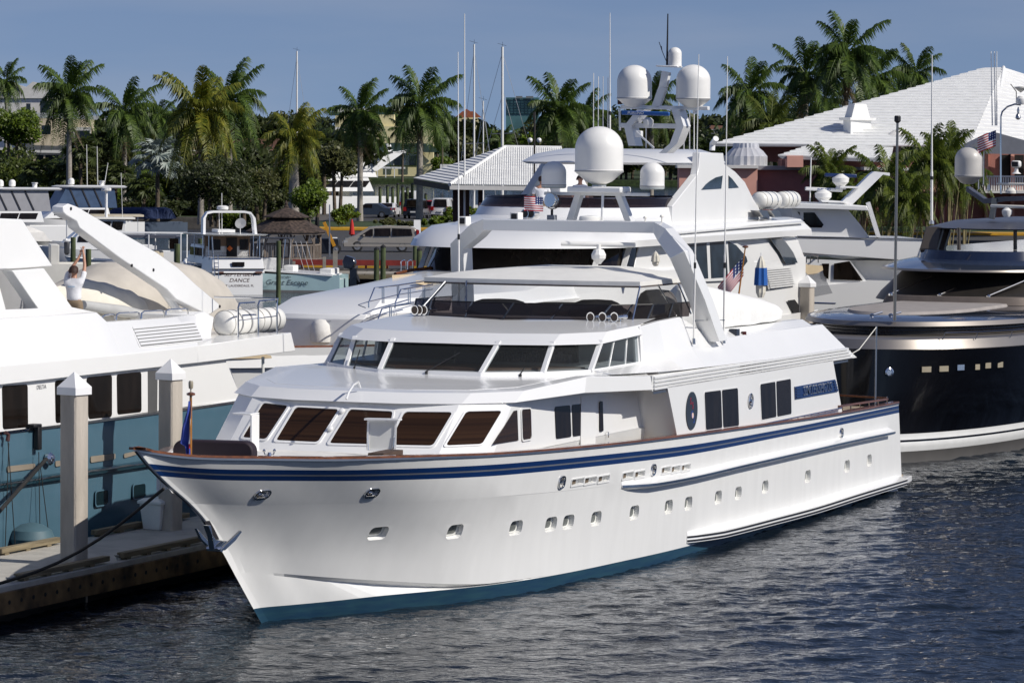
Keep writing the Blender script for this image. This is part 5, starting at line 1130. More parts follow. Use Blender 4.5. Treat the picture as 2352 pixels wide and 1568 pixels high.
slC([t3(975, 1350), t3(1150, 1362), t3(1150, 1372), t3(990, 1366)], -2.2, -2.9, 'radar_shelf'); slC([t3(1110, 1258), t3(1250, 1262), t3(1240, 1274), t3(1110, 1270)], -2.2, -2.9, 'radar_shelf')
for (xa, ya_, xb, yb_), pd, m_ in (((872, 1275, 1125, 1287), (995, 1325), white2), ((1005, 1182, 1220, 1190), (1112, 1222), mat('scanner_navy', (.015, .035, .12), .3))):
    a, b = FC.pv(*t3(xa, ya_), -2.5), FC.pv(*t3(xb, yb_), -2.5); o = MB(True).bar(a, b, .16, .13).build('scanner_bar', m_, yc, bevel=.03)
    if m_ is white2: text_obj('FURUNO', 'letters', .12, mat('letter_blue', (.02, .08, .3), .4), o, mtx=face_mtx(lerp(a, b, .5)[:1] + (-2.41,) + lerp(a, b, .5)[2:], (1, 0, 0), (0, 0, 1)))
    MB(True).lathe(FC.pv(*t3(*pd), -2.5), [(.22, -.32), (.15, -.2), (.3, -.05), (.32, .1), (.1, .25)], 14).build('scanner_gearbox', dome_w, yc)
MB(True).tube([FC.pv(*t3(905, 1370), -2.5), FC.pv(*t3(912, 1065), -2.5)], .025, 6).build('whip_aerial', dome_w, yc)
MB(True).tube([FC.pv(*c2(720, 290), .02), FC.pv(*c2(1700, 312), .02)], .03, 6).build('side_rail', steel, yc)
whip(FC, FC.pv(*t3(1728, 1510), -2), FC.pv(*t3(1730, 372), -2), yc, .05)
polyc = [FC.pv(*p, .1) for p in (c2(930, 735), c2(1080, 740), c2(1080, 745), c2(930, 741))]; MB(True).prism([(a, .1, c_) for a, b, c_ in polyc], (0, .02, 0)).build('hull_line', navy, yc)

# ================================================================ black yacht at the right
FD = Frame(8.6, 98.2, 23)
yd = vessel(FD, 'motor_yacht', 'black hulled yacht with bronze trim and smoked windscreen cover, cut by the right edge')
blackh = mat('black_gloss', (.002, .002, .003), .12, var=.0, coat=.25, spec=.3)
bronze = mat('bronze_metallic', (.33, .30, .27), .42, .8, var=.03)
deckg = mat('grey_gloss_deck', (.055, .075, .12), .12, .2, var=.03, coat=.8)
def nz(t0, L, hw, z, t1=36, off=0., n=16, p=2.1): return [(t, v + off, zz) for t, v, zz in nose(t0, L, hw, t1, z, n, p)]
def shD(name, rings, m, smooth=30, **k): return MB(True).loft(rings).build(name, m, yd, smooth=smooth, **k)
mb = MB(True); hr = [nz(.9, 12, 3.1, -.3), nz(1.0, 12, 3.15, 0), nz(1.0, 11.6, 3.2, .30), nz(1.0, 11, 3.27, .42), nz(1.0, 11, 3.28, .56), nz(1.05, 11, 3.3, .62), nz(1.05, 11, 3.3, .78), nz(1.1, 10, 3.45, 1.2), nz(1.2, 8.5, 3.65, 2.0), nz(1.3, 7, 3.85, 3.07)]
mb.loft(hr); q_ = len(hr[0]); mis = [1, 1, 2, 2, 0, 2, 0, 0, 0]; mb.m = []
for i in range(9): mb.m += [mis[i]] * q_
mb.m += [1, 0]; mb.build('hull', blackh, yd, smooth=40, mats=[blackh, mat('grey_bottom', (.10, .095, .09), .5), white2])
def dv(t, z_):
    L_ = 7 + (3.07 - z_) * 1.8; t0_ = 1.0 + .1 * z_; hw_ = 3.2 + .21 * z_; c_ = max(0, 1 - (t - t0_) / L_); c_ = min(1, c_); return hw_ * max(0, 1 - c_ ** 2.1) ** (1 / 2.1) if True else 0
def dh(x, y):
    t, z = 6., 2.
    for i in range(80):
        v = dv(t, z); q = FD.pv(x, y, v); t, z = .6 * t + .4 * min(20, max(1.5, q[0])), .6 * z + .4 * q[2]
    return Vector((t, v, z))
for x, y, w_ in ((1355, 1000, 95), (1530, 993, 95), (1700, 980, 75), (1868, 975, 50), (1975, 960, 62), (2098, 952, 62)):
    p = dh(*c8(x, y)); e_ = Vector((.1, dv(p.x + .1, p.z) - dv(p.x, p.z), 0)).normalized(); wd_ = w_ / 3.92 / 1.1263 / 82 / max(.35, abs(e_.y * .92 + e_.x * .39)); n_ = Vector((-e_.y, e_.x, 0)); n_ = n_ if n_.y > 0 else -n_
    ps = [p + e_ * (sx * wd_ / 2) + Vector((0, 0, sz * .075)) + n_ * .02 for sx, sz in ((-1, -1), (1, -1), (1, 1), (-1, 1))]
    MB(True).prism(ps, n_ * .03).build('porthole', mat('port_gold', (.42, .36, .25), .35, .3) if x != 1700 else chrome, yd)
p = dh(*c8(668, 1085)); o = MB(True).lathe(p + Vector((-.02, .02, 0)), [(.12, 0), (.13, .03), (.09, .05), (.07, .02)], 16, (-.7, .7, 0)).build('fairlead', chrome, yd)
shD('bulwark_band', [nz(1.3, 7, 3.85, 3.06), nz(1.45, 7, 3.8, 3.32), nz(1.6, 7, 3.65, 3.34)], bronze)
shD('louvre_recess', [nz(3.4, 7, 3.2, 3.2), nz(3.4, 7, 3.2, 3.62)], mat('dark_louvre', (.02, .02, .025), .25, .4))
for k in range(4): shD('louvre', [nz(3.36, 7, 3.23, 3.27 + k * .085), nz(3.30, 7, 3.29, 3.28 + k * .085), nz(3.36, 7, 3.23, 3.295 + k * .085)], bronze)
shD('fascia', [nz(3.4, 7, 3.3, 3.58), nz(3.2, 7, 3.5, 3.60), nz(3.3, 7, 3.45, 3.72)], bronze)
shD('foredeck', [nz(3.3, 7, 3.45, 3.70), nz(3.6, 7, 3.2, 3.78), nz(4.6, 6.5, 2.7, 3.84)], deckg)
shD('sun_pad', [nz(5.0, 4, 1.75, 3.82, 12.3, -.4), nz(5.1, 4, 1.7, 3.90, 12.3, -.4), nz(5.5, 3.8, 1.5, 3.92, 12.2, -.4)], mat('cushion_taupe', (.33, .30, .28), .8, var=.08, bump=.3))
shD('pad_backrest', [nz(12.0, .5, 2.2, 3.85, 13, -.4), nz(12.1, .5, 2.1, 4.08, 13, -.4)], mat('cushion_dark', (.16, .13, .11), .8, var=.08, bump=.3))
shD('windscreen_cover', [nz(12.0, 4, 3.15, 3.9, 36, -.5), nz(12.4, 4, 3.1, 4.12, 36, -.5), nz(13.9, 4, 2.75, 4.80, 36, -.5)], mat('smoked_mesh', (.022, .019, .017), .45, var=.15, bump=.4, bs=3), 25)
for k in range(4):
    a = (12.35, -2.3 + 1.5 * k, 4.12); b = (13.7, a[1] + .9, 4.62); MB(True).tube([a, b], .02, 6).build('wiper_arm', chrome, yd); MB(True).lathe((a[0], a[1], a[2] - .06), [(.07, 0), (.07, .06), (.03, .1)], 10).build('wiper_motor', chrome, yd)
shD('roof_lip', [nz(13.6, 4, 2.8, 4.74, 36, -.6), nz(12.4, 4.4, 3.05, 4.80, 36, -.6), nz(12.45, 4.4, 3.05, 4.86, 36, -.6)], bronze)
shD('roof', [nz(12.45, 4.4, 3.0, 4.85, 36, -.6), nz(13.6, 4.2, 2.8, 5.02, 36, -.6), nz(14.6, 3.8, 2.5, 5.10, 36, -.6)], deckg)
shD('flybridge_screen', [nz(14.5, 3.6, 2.5, 5.08, 36, -.5), nz(14.7, 3.5, 2.45, 5.36, 36, -.5), nz(14.9, 3.4, 2.3, 5.36, 36, -.5)], mat('navy_gloss', (.010, .018, .045), .12, coat=.6))
shD('hardtop', [nz(15.6, 4, 2.6, 5.98, 27, -.3), nz(15.5, 4, 2.7, 6.02, 27, -.3), nz(17.0, 3.5, 2.2, 6.20, 27, -.3)], mat('grey_metallic', (.13, .13, .15), .35, .5))
for x0, y0, x1, y1_ in ((1190, 1180, 1270, 900), (1275, 1180, 1360, 900)): a = FD.pv(*c10(x0, y0), -2.2); b = FD.pv(*c10(x1, y1_), -2.2); MB(True).bar(a, b, .55, .22).build('hardtop_pillar', mat('pillar_taupe', (.13, .11, .09), .4, .5), yd, bevel=.04)
for x in (1560, 2245): a = FD.pv(*c10(x, 1160), -.8 if x < 2000 else .3); b = FD.pv(*c10(x, 890), -.8 if x < 2000 else .3); MB(True).tube([a, b], .06, 10).build('hardtop_post', mat('pillar_taupe', (.13, .11, .09), .4, .5), yd)
shD('side_glass', [nz(9.5, 5, 3.32, 3.3), nz(9.5, 5, 3.32, 3.6)], glass_bl)
# rails, hatch knobs, staff
MB(True).tube([(t, dv(t, 3.07) + .02, 3.50) for t in (2.5, 3.5, 5, 8, 12, 18)], .022, 6).build('side_rail', mat('rail_navy', (.02, .025, .05), .3, .5), yd)
for t in (2.5, 3.5, 5, 7, 9.5): MB(True).tube([(t, dv(t, 3.07) - .05, 3.3), (t, dv(t, 3.07) + .02, 3.50)], .015, 5).build('rail_post', chrome, yd)
b_ = FD.pz(*c8(1040, 505), 3.76); top = FD.pt(*t3(1497, 820), b_[0]); MB(True).tube([b_, (top[0], top[1], top[2])], [.045, .035], 8).build('light_staff', mat('staff_bronze', (.30, .28, .25), .3, .8), yd)
MB(True).lathe(top, [(.04, -.05), (.09, 0), (.09, .12), (.07, .15)], 10).build('staff_lamp', black_rub, yd)
for x in (810, 1000):
    p = FD.pz(*c8(x, 480), 3.78); MB(True).lathe(p, [(.07, 0), (.05, .05), (.07, .1), (.02, .13)], 10).tube([Vector(p) + Vector((0, 0, .08)), Vector(p) + Vector((.3, .2, .16))], .03, 6).build('bow_cleat', chrome, yd)
p = FD.pz(*c8(1370, 480), 4.05)
# mast gear of the black yacht: rigged arch with domes
t_ = 19
def dp(x, y, t=t_): return Vector(FD.pt(*t3(x, y), t))
MB(True).bar(dp(2135, 1480), dp(2155, 1340), .16, .16).build('mast_column', mat('staff_bronze', (.30, .28, .25), .3, .8), yd)
MB(True).loft([[dp(x, y), dp(x, y) + Vector((.5, 0, 0)), dp(x, y + 32) + Vector((.5, 0, 0)), dp(x, y + 32)] for x, y in ((1960, 1262), (2080, 1345), (2200, 1330), (2352, 1325), (2600, 1300))]).build('mast_wing', mat('grey_metallic', (.17, .17, .19), .3, .6), yd)
radome(dp(1977, 1190), .435, .92, par=yd, cone=.26, m=mat('dome_grey', (.55, .53, .50), .4))
MB(True).bar(dp(2125, 1392, 17), dp(2420, 1402, 17), .09, .10).build('scanner_bar', cream, yd, bevel=.03); MB(True).lathe(dp(2237, 1440, 17), [(.1, -.12), (.15, -.03), (.16, .08), (.08, .16)], 14).build('scanner_gearbox', dome_w, yd)
MB(True).bar(dp(2172, 1243), dp(2420, 1247), .09, .08).build('scanner_bar', cream, yd, bevel=.03); MB(True).lathe(dp(2265, 1290), [(.18, -.08), (.18, 0), (.1, .1)], 14).build('scanner_gearbox', cream, yd)
o = MB(True).b2(dp(2300, 1110) - Vector((.1, .15, .11)), dp(2300, 1110) + Vector((.1, .15, .11))).build('searchlight', dome_w, yd, bevel=.06); MB(True).b2(dp(2296, 1110) + Vector((-.108, -.1, -.08)), dp(2296, 1110) + Vector((-.1, .1, .08))).build('lens', black_rub, o)
MB(True).lathe(dp(2300, 1175), [(.15, 0), (.07, .06), (.05, .18)], 12).build('searchlight_foot', dome_w, yd)
MB(True).tube([dp(2195, 1310), dp(2195, 790), dp(2205, 755), dp(2240, 722), dp(2290, 705), dp(2330, 710)], .028, 8).build('gooseneck_pole', chrome, yd)
MB(True).lathe(dp(2312, 800), [(.03, -.05), (.085, 0), (.07, .1), (.03, .15), (.04, .25), (.015, .35)], 12).build('hanging_lamp', steel, yd)
MB(True).lathe(dp(2335, 690), [(.15, -.08), (.18, 0), (.17, .1), (.1, .18)], 14).build('camera_ball', dome_w, yd)
MB(True).tube([dp(2300, 700), dp(2300, 620), dp(2262, 570)], .015, 5).build('wind_vane', black_rub, yd); MB(True).lathe(dp(2330, 595), [(.01, -.15), (.2, 0), (.2, .03), (.05, .05)], 14).build('gps_disc', cream, yd)
for x0, y0, x1, y1_ in ((2045, 1280, 2043, 950), (2078, 1250, 2082, 905), (2138, 850, 2129, 348), (2158, 850, 2151, 348), (2168, 850, 2168, 348)):
    MB(True).tube([dp(x0, y0), dp(x1, y1_)], [.022, .012], 5).build('whip_aerial', dome_w, yd)
MB(True).lathe(dp(2113, 1290), [(.05, 0), (.06, .05), (.04, .18), (.01, .2)], 10).build('mushroom_light', dome_w, yd)
# ================================================================ setting: water, land, docks
wm = bpy.data.materials.new('harbour_water'); wm.use_nodes = True; n = wm.node_tree; b = n.nodes['Principled BSDF']
b.inputs['Base Color'].default_value = (.006, .011, .018, 1); b.inputs['Roughness'].default_value = .045; b.inputs['IOR'].default_value = 1.33; b.inputs['Specular IOR Level'].default_value = .36
geo_ = n.nodes.new('ShaderNodeNewGeometry'); hsum = None
for sc_, amp, st in (((.9, 1.7, 1), .5, 1.1), ((3.0, 5.0, 1), .34, 1.0)):
    mp = n.nodes.new('ShaderNodeMapping'); mp.inputs['Scale'].default_value = sc_; mp.inputs['Rotation'].default_value = (0, 0, .25 * st); n.links.new(geo_.outputs['Position'], mp.inputs[0])
    z = n.nodes.new('ShaderNodeTexNoise'); z.inputs['Scale'].default_value = 1.5; z.inputs['Detail'].default_value = 3; z.inputs['Distortion'].default_value = .6; n.links.new(mp.outputs[0], z.inputs['Vector'])
    m_ = n.nodes.new('ShaderNodeMath'); m_.operation = 'MULTIPLY'; m_.inputs[1].default_value = amp; n.links.new(z.outputs['Fac'], m_.inputs[0])
    if hsum is None: hsum = m_
    else:
        a_ = n.nodes.new('ShaderNodeMath'); a_.operation = 'ADD'; n.links.new(hsum.outputs[0], a_.inputs[0]); n.links.new(m_.outputs[0], a_.inputs[1]); hsum = a_
bp_ = n.nodes.new('ShaderNodeBump'); bp_.inputs['Strength'].default_value = 1.0; bp_.inputs['Distance'].default_value = .08; n.links.new(hsum.outputs[0], bp_.inputs['Height']); n.links.new(bp_.outputs[0], b.inputs['Normal'])
def struct(name, mb, m, **k): return mb.build(name, m, None, kind='structure', **k)
# real wavelets close to the camera, a flat sheet with bump beyond
nx_, ny_ = 440, 720; xs_ = np.linspace(-13, 20, nx_); ys_ = np.linspace(53, 113, ny_); GX, GY = np.meshgrid(xs_, ys_); ZZ = np.zeros_like(GX); rs_ = np.random.RandomState(4)
for k in range(90):
    lam = .26 * (2.0 / .26) ** (rs_.rand() ** 1.9); th_ = -.35 + rs_.randn() * .75; kk = 2 * PI / lam; amp = .0049 * lam ** 1.0
    ph_ = (GX * math.sin(th_) + GY * math.cos(th_)) * kk + rs_.rand() * 6.283 + .9 * np.sin(GX * .31 + k) + .9 * np.sin(GY * .23 + 2 * k); ZZ += amp * (1 - np.abs(np.sin(ph_ / 2)) * 2 * .5 + .5 * np.cos(ph_)) 
ZZ -= ZZ.mean(); gust = .72 + .28 * np.sin(GX * .21 + GY * .13) * np.sin(GY * .17 - GX * .08 + 1); fade = np.clip(np.minimum(np.minimum(GX + 13, 20 - GX), np.minimum(GY - 53, 113 - GY)) / 3, 0, 1); ZZ *= gust * fade
me = bpy.data.meshes.new('water'); V_ = np.stack([GX, GY, ZZ], -1).reshape(-1, 3); out4 = np.array([(-1500, -40, 0), (1500, -40, 0), (1500, 4000, 0), (-1500, 4000, 0), (-13, 53, 0), (20, 53, 0), (20, 113, 0), (-13, 113, 0)], float); nb = len(V_); V_ = np.concatenate([V_, out4])
ii = (np.arange(ny_ - 1)[:, None] * nx_ + np.arange(nx_ - 1)[None]).ravel(); Q_ = np.stack([ii, ii + 1, ii + nx_ + 1, ii + nx_], -1); Q_ = np.concatenate([Q_, np.array([(0, 1, 5, 4), (1, 2, 6, 5), (2, 3, 7, 6), (3, 0, 4, 7)]) + nb])
me.vertices.add(len(V_)); me.vertices.foreach_set('co', V_.astype(np.float32).ravel()); me.loops.add(len(Q_) * 4); me.loops.foreach_set('vertex_index', Q_.astype(np.int32).ravel()); me.polygons.add(len(Q_)); me.polygons.foreach_set('loop_start', np.arange(len(Q_), dtype=np.int32) * 4)
me.update(calc_edges=True); me.materials.append(wm); me.shade_smooth(); wo = bpy.data.objects.new('water', me); C.objects.link(wo); wo['kind'] = 'structure'
asph = mat('asphalt', (.055, .055, .058), .9, var=.15, vs=3, bump=.3, bs=20)
grass = mat('lawn', (.045, .075, .018), .95, var=.3, vs=2, bump=1, bs=8)
conc = mat('dock_concrete', (.42, .40, .36), .85, var=.10, vs=2.5, bump=.5, bs=14, detail=8, v2=.45)
seawall = mat('seawall', (.12, .11, .10), .9, var=.2)
land = [(-19, 218), (160, 218), (160, 386), (-24, 386), (-24, 400), (-40, 520), (-160, 520), (-160, 366), (-26, 362), (-19.5, 330)]
struct('ground', MB().prism([(x, y, -1.5) for x, y in land], (0, 0, 2.55)), seawall, smooth=0)
struct('parking_lot', MB().prism([(-18.6, 218.6, 1.054), (120, 218.6, 1.054), (120, 312, 1.054), (-18.6, 312, 1.054)], (0, 0, .02)), asph, smooth=0)
struct('road', MB().prism([(-18, 350, 1.054), (120, 350, 1.054), (120, 380, 1.054), (-18, 380, 1.054)], (0, 0, .02)), asph, smooth=0)
struct('lawn', MB().prism([(-150, 366.5, 1.054), (-27, 364, 1.054), (-18.6, 345, 1.054), (-18.6, 318, 1.054), (120, 318, 1.054), (120, 349, 1.054), (-18.4, 349.5, 1.054), (-24, 385, 1.054), (-40, 518, 1.054), (-150, 518, 1.054)], (0, 0, .04)), grass, smooth=0)
struct('far_shore', MB().prism([(-900, 770, -1), (900, 762, -1), (1200, 3400, -1), (-1200, 3400, -1)], (0, 0, 2.1)), grass, smooth=0)
yel = mat('yellow_paint', (.62, .34, .02), .6, var=.1)
for nm_, a, b_, m_ in (('kerb', (-18.5, 313, 1.07), (60, 318, 1.25), yel),):
    struct('kerb', MB().b2(a, b_), m_)
for k in range(6):
    x0 = gz(40 + k * 0 + 940 + (k - 3) * 130, 622, 1.07)[0]
    tag(MB().b2((-.9, -.09, 0), (.9, .09, .13)).build('parking_stop', yel, None, loc=(x0, 219.4 + .0, 1.07)), ('first', 'second', 'third', 'fourth', 'fifth', 'sixth')[k] + ' yellow parking stop from the left at the lot edge above the wooden dock', 'parking stop', 'yellow parking stops')
# --- the concrete finger dock between the yachts
o_ = gz(0, 1272, .7); FK = Frame(o_[0], o_[1], 22.5)
timb = mat('weathered_timber', (.26, .21, .13), .85, var=.25, vs=2, vsc=(.4, 6, 6), bump=.6, bs=10)
timb_r = mat('rusty_waler', (.20, .12, .05), .85, var=.4, vs=2, bump=.6, bs=10)
dk = thing('finger_dock', 'pale concrete finger dock with timber kerbs between the blue and the white yacht', 'dock', FK.w(0, 0, 0), FK.rz)
MB(True).b2((-14, 0, .28), (9.5, 2.62, .70)).build('deck_slab', conc, dk, bevel=.02)
MB(True).b2((-14, 2.63, .22), (9.5, 2.72, .60)).build('waler', timb_r, dk)
MB(True).b2((-14, .3, -1), (9.5, 2.3, .3)).build('float', mat('under_dock_shade', (.01, .01, .01), .8), dk)  # block under the slab, its black stands in for the shadow there
mb = MB(True)
for k in range(22): mb.lathe((-6 + k * .42, 2.722, .42), [(.04, 0), (.04, .006)], 8, (0, 1, 0))
hb_ = mb.build('bolt_heads', dark, dk, kind='stuff')
def kerb(x0, y0, x1, y1, v):
    a, b_ = FK.pz(*c3(x0, y0), .78), FK.pz(*c3(x1, y1), .78); MB(True).b2((a[0], v - .08, .74), (b_[0], v + .08, .84)).build('kerb_timber', timb, dk, bevel=.012)
    for q in np.arange(a[0] + .2, b_[0] - .05, .8): MB(True).b2((q - .08, v - .07, .70), (q + .08, v + .07, .745)).build('kerb_block', timb, dk)
kerb(180, 1290, 780, 1165, 2.5); kerb(872, 1145, 1500, 1035, 2.5); kerb(-400, 1420, 60, 1330, 2.5)
kerb(20, 1115, 400, 1035, .12); kerb(670, 990, 985, 930, .12); kerb(1040, 915, 1300, 870, .12)
def cleat(fr, p, label, gr=None):
    t = at_frame(fr, p, 'cleat', label, 'cleat', gr); MB().tube([(-.16, 0, .1), (-.08, 0, .075), (.08, 0, .075), (.16, 0, .1)], [.018, .025, .025, .018], 8).build('horn', mat('galvanised', (.45, .45, .43), .5, .6), t)
    for x in (-.05, .05): MB().tube([(x, 0, 0), (x, 0, .08)], .02, 8).build('leg', mat('galvanised', (.45, .45, .43), .5, .6), t)
    return t
for x, y, l in ((128, 1325, 'galvanised cleat on the dock edge near the left border, before the square piling'), (822, 1170, 'galvanised cleat on the dock edge between the two kerb timbers')):
    p = FK.pz(*c3(x, y), .7); cleat(FK, (p[0], 2.45, .7), l)
# square concrete pilings with white pyramid caps
pilm = mat('piling_concrete', (.50, .45, .39), .85, var=.14, vs=1.2, vsc=(3, 3, .6), bump=.5, bs=20, detail=8, v2=.5)
capm = mat('cap_white', (.80, .80, .80), .35, var=.02)
def piling(X, Y, z0, ztop, w, rz, label, rc=None):
    t = thing('dock_piling', label, 'piling', (X, Y, 0), rz, 'square concrete pilings'); h = w / 2
    MB().loft([[(-h, -h + .03, z), (-h + .03, -h, z), (h - .03, -h, z), (h, -h + .03, z), (h, h - .03, z), (h - .03, h, z), (-h + .03, h, z), (-h, h - .03, z)] for z in (z0, ztop)]).build('shaft', pilm, t, smooth=0)
    c = h + .035; zt_ = ztop - .03
    MB().loft([[(-c, -c, zt_), (c, -c, zt_), (c, c, zt_), (-c, c, zt_)], [(-c, -c, zt_ + .14), (c, -c, zt_ + .14), (c, c, zt_ + .14), (-c, c, zt_ + .14)], [(-.005, -.005, zt_ + .42), (.005, -.005, zt_ + .42), (.005, .005, zt_ + .42), (-.005, .005, zt_ + .42)]]).build('cap', capm, t, smooth=0, bevel=.008)
    return t
p = gz(170, 1296, .7); s_ = F / p[1]; z1 = gy(169, 902, p[1])[2]
piling(p[0], p[1], -2, z1, .385, math.radians(-34), 'square concrete piling with white pyramid cap, nearest the camera at the left')
p = gz(391, 1216, .7); z1 = gy(391, 868, p[1])[2]
piling(p[0], p[1], -2, z1, .365, math.radians(-34), 'square concrete piling with white cap behind the blue pennant on the bow staff')
q = gy(1853.5, 730, 128); z1 = gy(1853.5, 657, 128)[2]
piling(q[0], q[1], -2, z1, .39, math.radians(-30), 'square concrete piling with white cap beyond the stern, before the white yachts')
# dock box
p = gz(364, 1214, .7); db = thing('dock_box', 'white dock box standing on the finger dock beside the bow', 'dock box', (p[0], p[1], .7), math.radians(-32))
MB().loft([[(-.21, -.24, 0), (.21, -.24, 0), (.21, .24, 0), (-.21, .24, 0)], [(-.27, -.29, .52), (.27, -.29, .52), (.27, .29, .52), (-.27, .29, .52)]]).build('body', white2, db, bevel=.02)
MB().loft([[(-.30, -.32, .52), (.30, -.32, .52), (.30, .32, .52), (-.30, .32, .52)], [(-.30, -.32, .58), (.30, -.32, .58), (.30, .32, .58), (-.30, .32, .58)], [(-.2, -.25, .63), (.2, -.25, .63), (.2, .25, .63), (-.2, .25, .63)]]).build('lid', white2, db, bevel=.01)
# mooring lines
rope_d = mat('dark_rope', (.015, .014, .013), .8, var=.2); rope_l = mat('pale_rope', (.5, .47, .4), .8, var=.1)
def rope(pts, r, label, m=rope_d, sag=0, gr='mooring lines', nm='mooring_line'):
    ps = [Vector(p) for p in pts]; out = []
    for a, b_ in zip(ps[:-1], ps[1:]):
        for i in range(8): k = i / 8; q = a.lerp(b_, k); q.z -= sag * math.sin(k * PI); out.append(q)
    out.append(ps[-1]); base = out[0].copy()
    mb = MB().tube([p_ - base for p_ in out], r, 7); return tag(mb.build(nm, m, None, loc=base, smooth=60), label, 'rope', gr)
a = M.w(*M.pv(*c3(1108, 687), 0.05)); b2_ = gz(-10, 1342, .95)
rope([a, b2_], .028, 'dark mooring line from the bow of the foreground yacht to the left edge', sag=.25)
a = FA.w(*FA.pv(*c3(312, 488), .15)); rope([a, gy(-8, 1181, 68.5)], .04, 'thick dark mooring line from the round chrome fairlead of the blue hulled yacht')
MB(True).lathe(FA.pv(*c3(312, 485), .0), [(.04, 0), (.12, .03), (.13, .10), (.08, .16), (.06, .1)], 16, (0, 1, 0)).build('fairlead', chrome, ya)
for (x0, y0, x1, y1_), l in (((52, 340, 102, 1060), 'thin dark line hanging from the blue hull, nearest the left edge'), ((60, 380, 35, 1090), 'thin dark line beside it, slanting to the left'), ((262, 440, 270, 955), 'thin dark fender line hanging plumb under the black clamp'), ((270, 520, 328, 985), 'thin dark fender line slanting right under the black clamp')):
    rope([FA.w(*FA.pv(*c3(x0, y0), .12)), FA.w(*FA.pv(*c3(x1, y1_), .2))], .009, l, gr='thin lines on the blue hull')
p = FA.pv(*c3(265, 350), .1); MB(True).b2((p[0] - .09, .03, p[2] - .22), (p[0] + .05, .14, p[2] + .28)).b2((p[0] - .25, -.1, p[2] + .22), (p[0] + .05, .14, p[2] + .29)).build('fender_clamp', black_rub, ya, bevel=.02)
p = FA.pv(*c3(45, 325), .1); MB(True).tube([(p[0] - .05, .1, p[2] + .05), (p[0] + .03, .12, p[2]), (p[0], .12, p[2] - .12)], .04, 8).build('line_snarl', mat('rope_brown', (.06, .02, .02), .8), ya)
p = FA.w(*FA.pv(*c3(215, 1035), .22)); fd_ = tag(MB().lathe((0, 0, -.32), [(.1, 0), (.3, .06), (.42, .22), (.45, .36), (.38, .52), (.22, .62), (.06, .66)], 20).build('ball_fender', mat('fender_teal', (.06, .12, .15), .6), None, loc=p), 'round grey-blue fender squeezed between the blue hull and the dock', 'fender')
# green timber piles and the wooden dock along the parking lot
gpm = mat('treated_pile', (.10, .13, .055), .9, var=.3, vs=2, vsc=(3, 3, .5), bump=.5, bs=12)
capd = mat('pile_cap_black', (.015, .015, .015), .6)
def pile(x, y0, y1_, Y, w, label, low=None, mm=None, cone=True, gr='round timber piles'):
    a = gy(x, y0, Y); b_ = gy(x, y1_, Y); r = w / 2 * Y / F
    t = thing('timber_pile', label, 'pile', (a[0], Y, 0), 0, gr)
    MB().tube([(0, 0, min(0, b_[2]) - .5 if low is None else low), (0, 0, a[2])], [r * 1.05, r], 12).build('shaft', mm or gpm, t, smooth=60)
    if cone: MB().lathe((0, 0, a[2] - .02), [(r * 1.06, 0), (r * 1.06, .08), (.01, r * 1.3)], 12).build('cap', capd, t)
    return t
P_SPEC = [(640, 553, 690, 196, 10.5, 'tall green pile standing in the water before the pale blue open boat', False), (865, 573, 650, 212, 12, 'left one of the green pile pair behind the foredeck of the big white yacht', True), (880, 568, 650, 212, 12, 'right one of the green pile pair behind the foredeck of the big white yacht', True),
 (168, 545, 590, 226, 12, 'green pile between the crane cable and the covered boat', False), (203, 572, 610, 205, 13, 'short green pile to the right of the reaching man', False), (407, 560, 600, 215, 13, 'green pile left of the white cabin cruiser with the wide stern', False), (461, 548, 605, 214, 12, 'green pile beside the cabin door of the white cabin cruiser', False),
 (953, 565, 640, 222, 9, 'dark pile right of the parked minivan', False), (963, 575, 640, 219, 12, 'short green pile in front of the dark one, right of the minivan', True)]
for x, y0, y1_, Y, w, l, cn in P_SPEC: pile(x, y0, y1_, Y, w, l, cone=cn)
for k, x in enumerate((873, 890, 902, 914, 925, 936, 947)): pile(x, 424 + (k % 3) * 4 if k else 432, 470, 388, 7, ('first', 'second', 'third', 'fourth', 'fifth', 'sixth', 'seventh')[k] + ' green pile from the left in the row behind the parked cars', gr='piles along the far seawall')
pile(925, 430, 470, 387, 7.5, 'taller green pile in the seawall row left of the dark pickup', gr='piles along the far seawall'); pile(978, 447, 500, 384, 7, 'green pile just behind the royal palm trunk', gr='piles along the far seawall'); pile(1024, 378, 420, 600, 4, 'thin far pile on the canal shore') if False else None
grey_p = mat('grey_post', (.30, .28, .24), .85, var=.2)
wd = thing('wooden_dock', 'low timber dock with grey deck along the seawall behind the small boats', 'dock', (0, 0, 0))
for k in range(60):
    MB().b2((-19 + k * .95, 214.2, .86), (-19 + k * .95 + .90, 217.9, .94)).build('plank', mat('dock_plank', (.34, .31, .26), .85, var=.15, vs=1), wd)
MB().b2((-19, 214.1, .62), (38, 214.35, .85)).build('stringer', timb, wd)
red_b = mat('red_barrier', (.24, .028, .02), .5, var=.12)
rb_ = thing('red_barrier', 'long dark red timber barrier rail along the edge of the parking lot', 'barrier', (0, 218.4, 0))
x0, x1 = gy(672, 640, 218.4)[0], gy(955, 640, 218.4)[0]; za = gy(800, 603, 218.4)[2]
MB().b2((x0, -.06, za - .16), (x1, .06, za + .16)).build('rail', red_b, rb_)
for k in range(6): MB().b2((x0 + .5 + k * (x1 - x0 - 1) / 5, .06, 1.0), (x0 + .62 + k * (x1 - x0 - 1) / 5, .18, za + .1)).build('post', red_b, rb_)
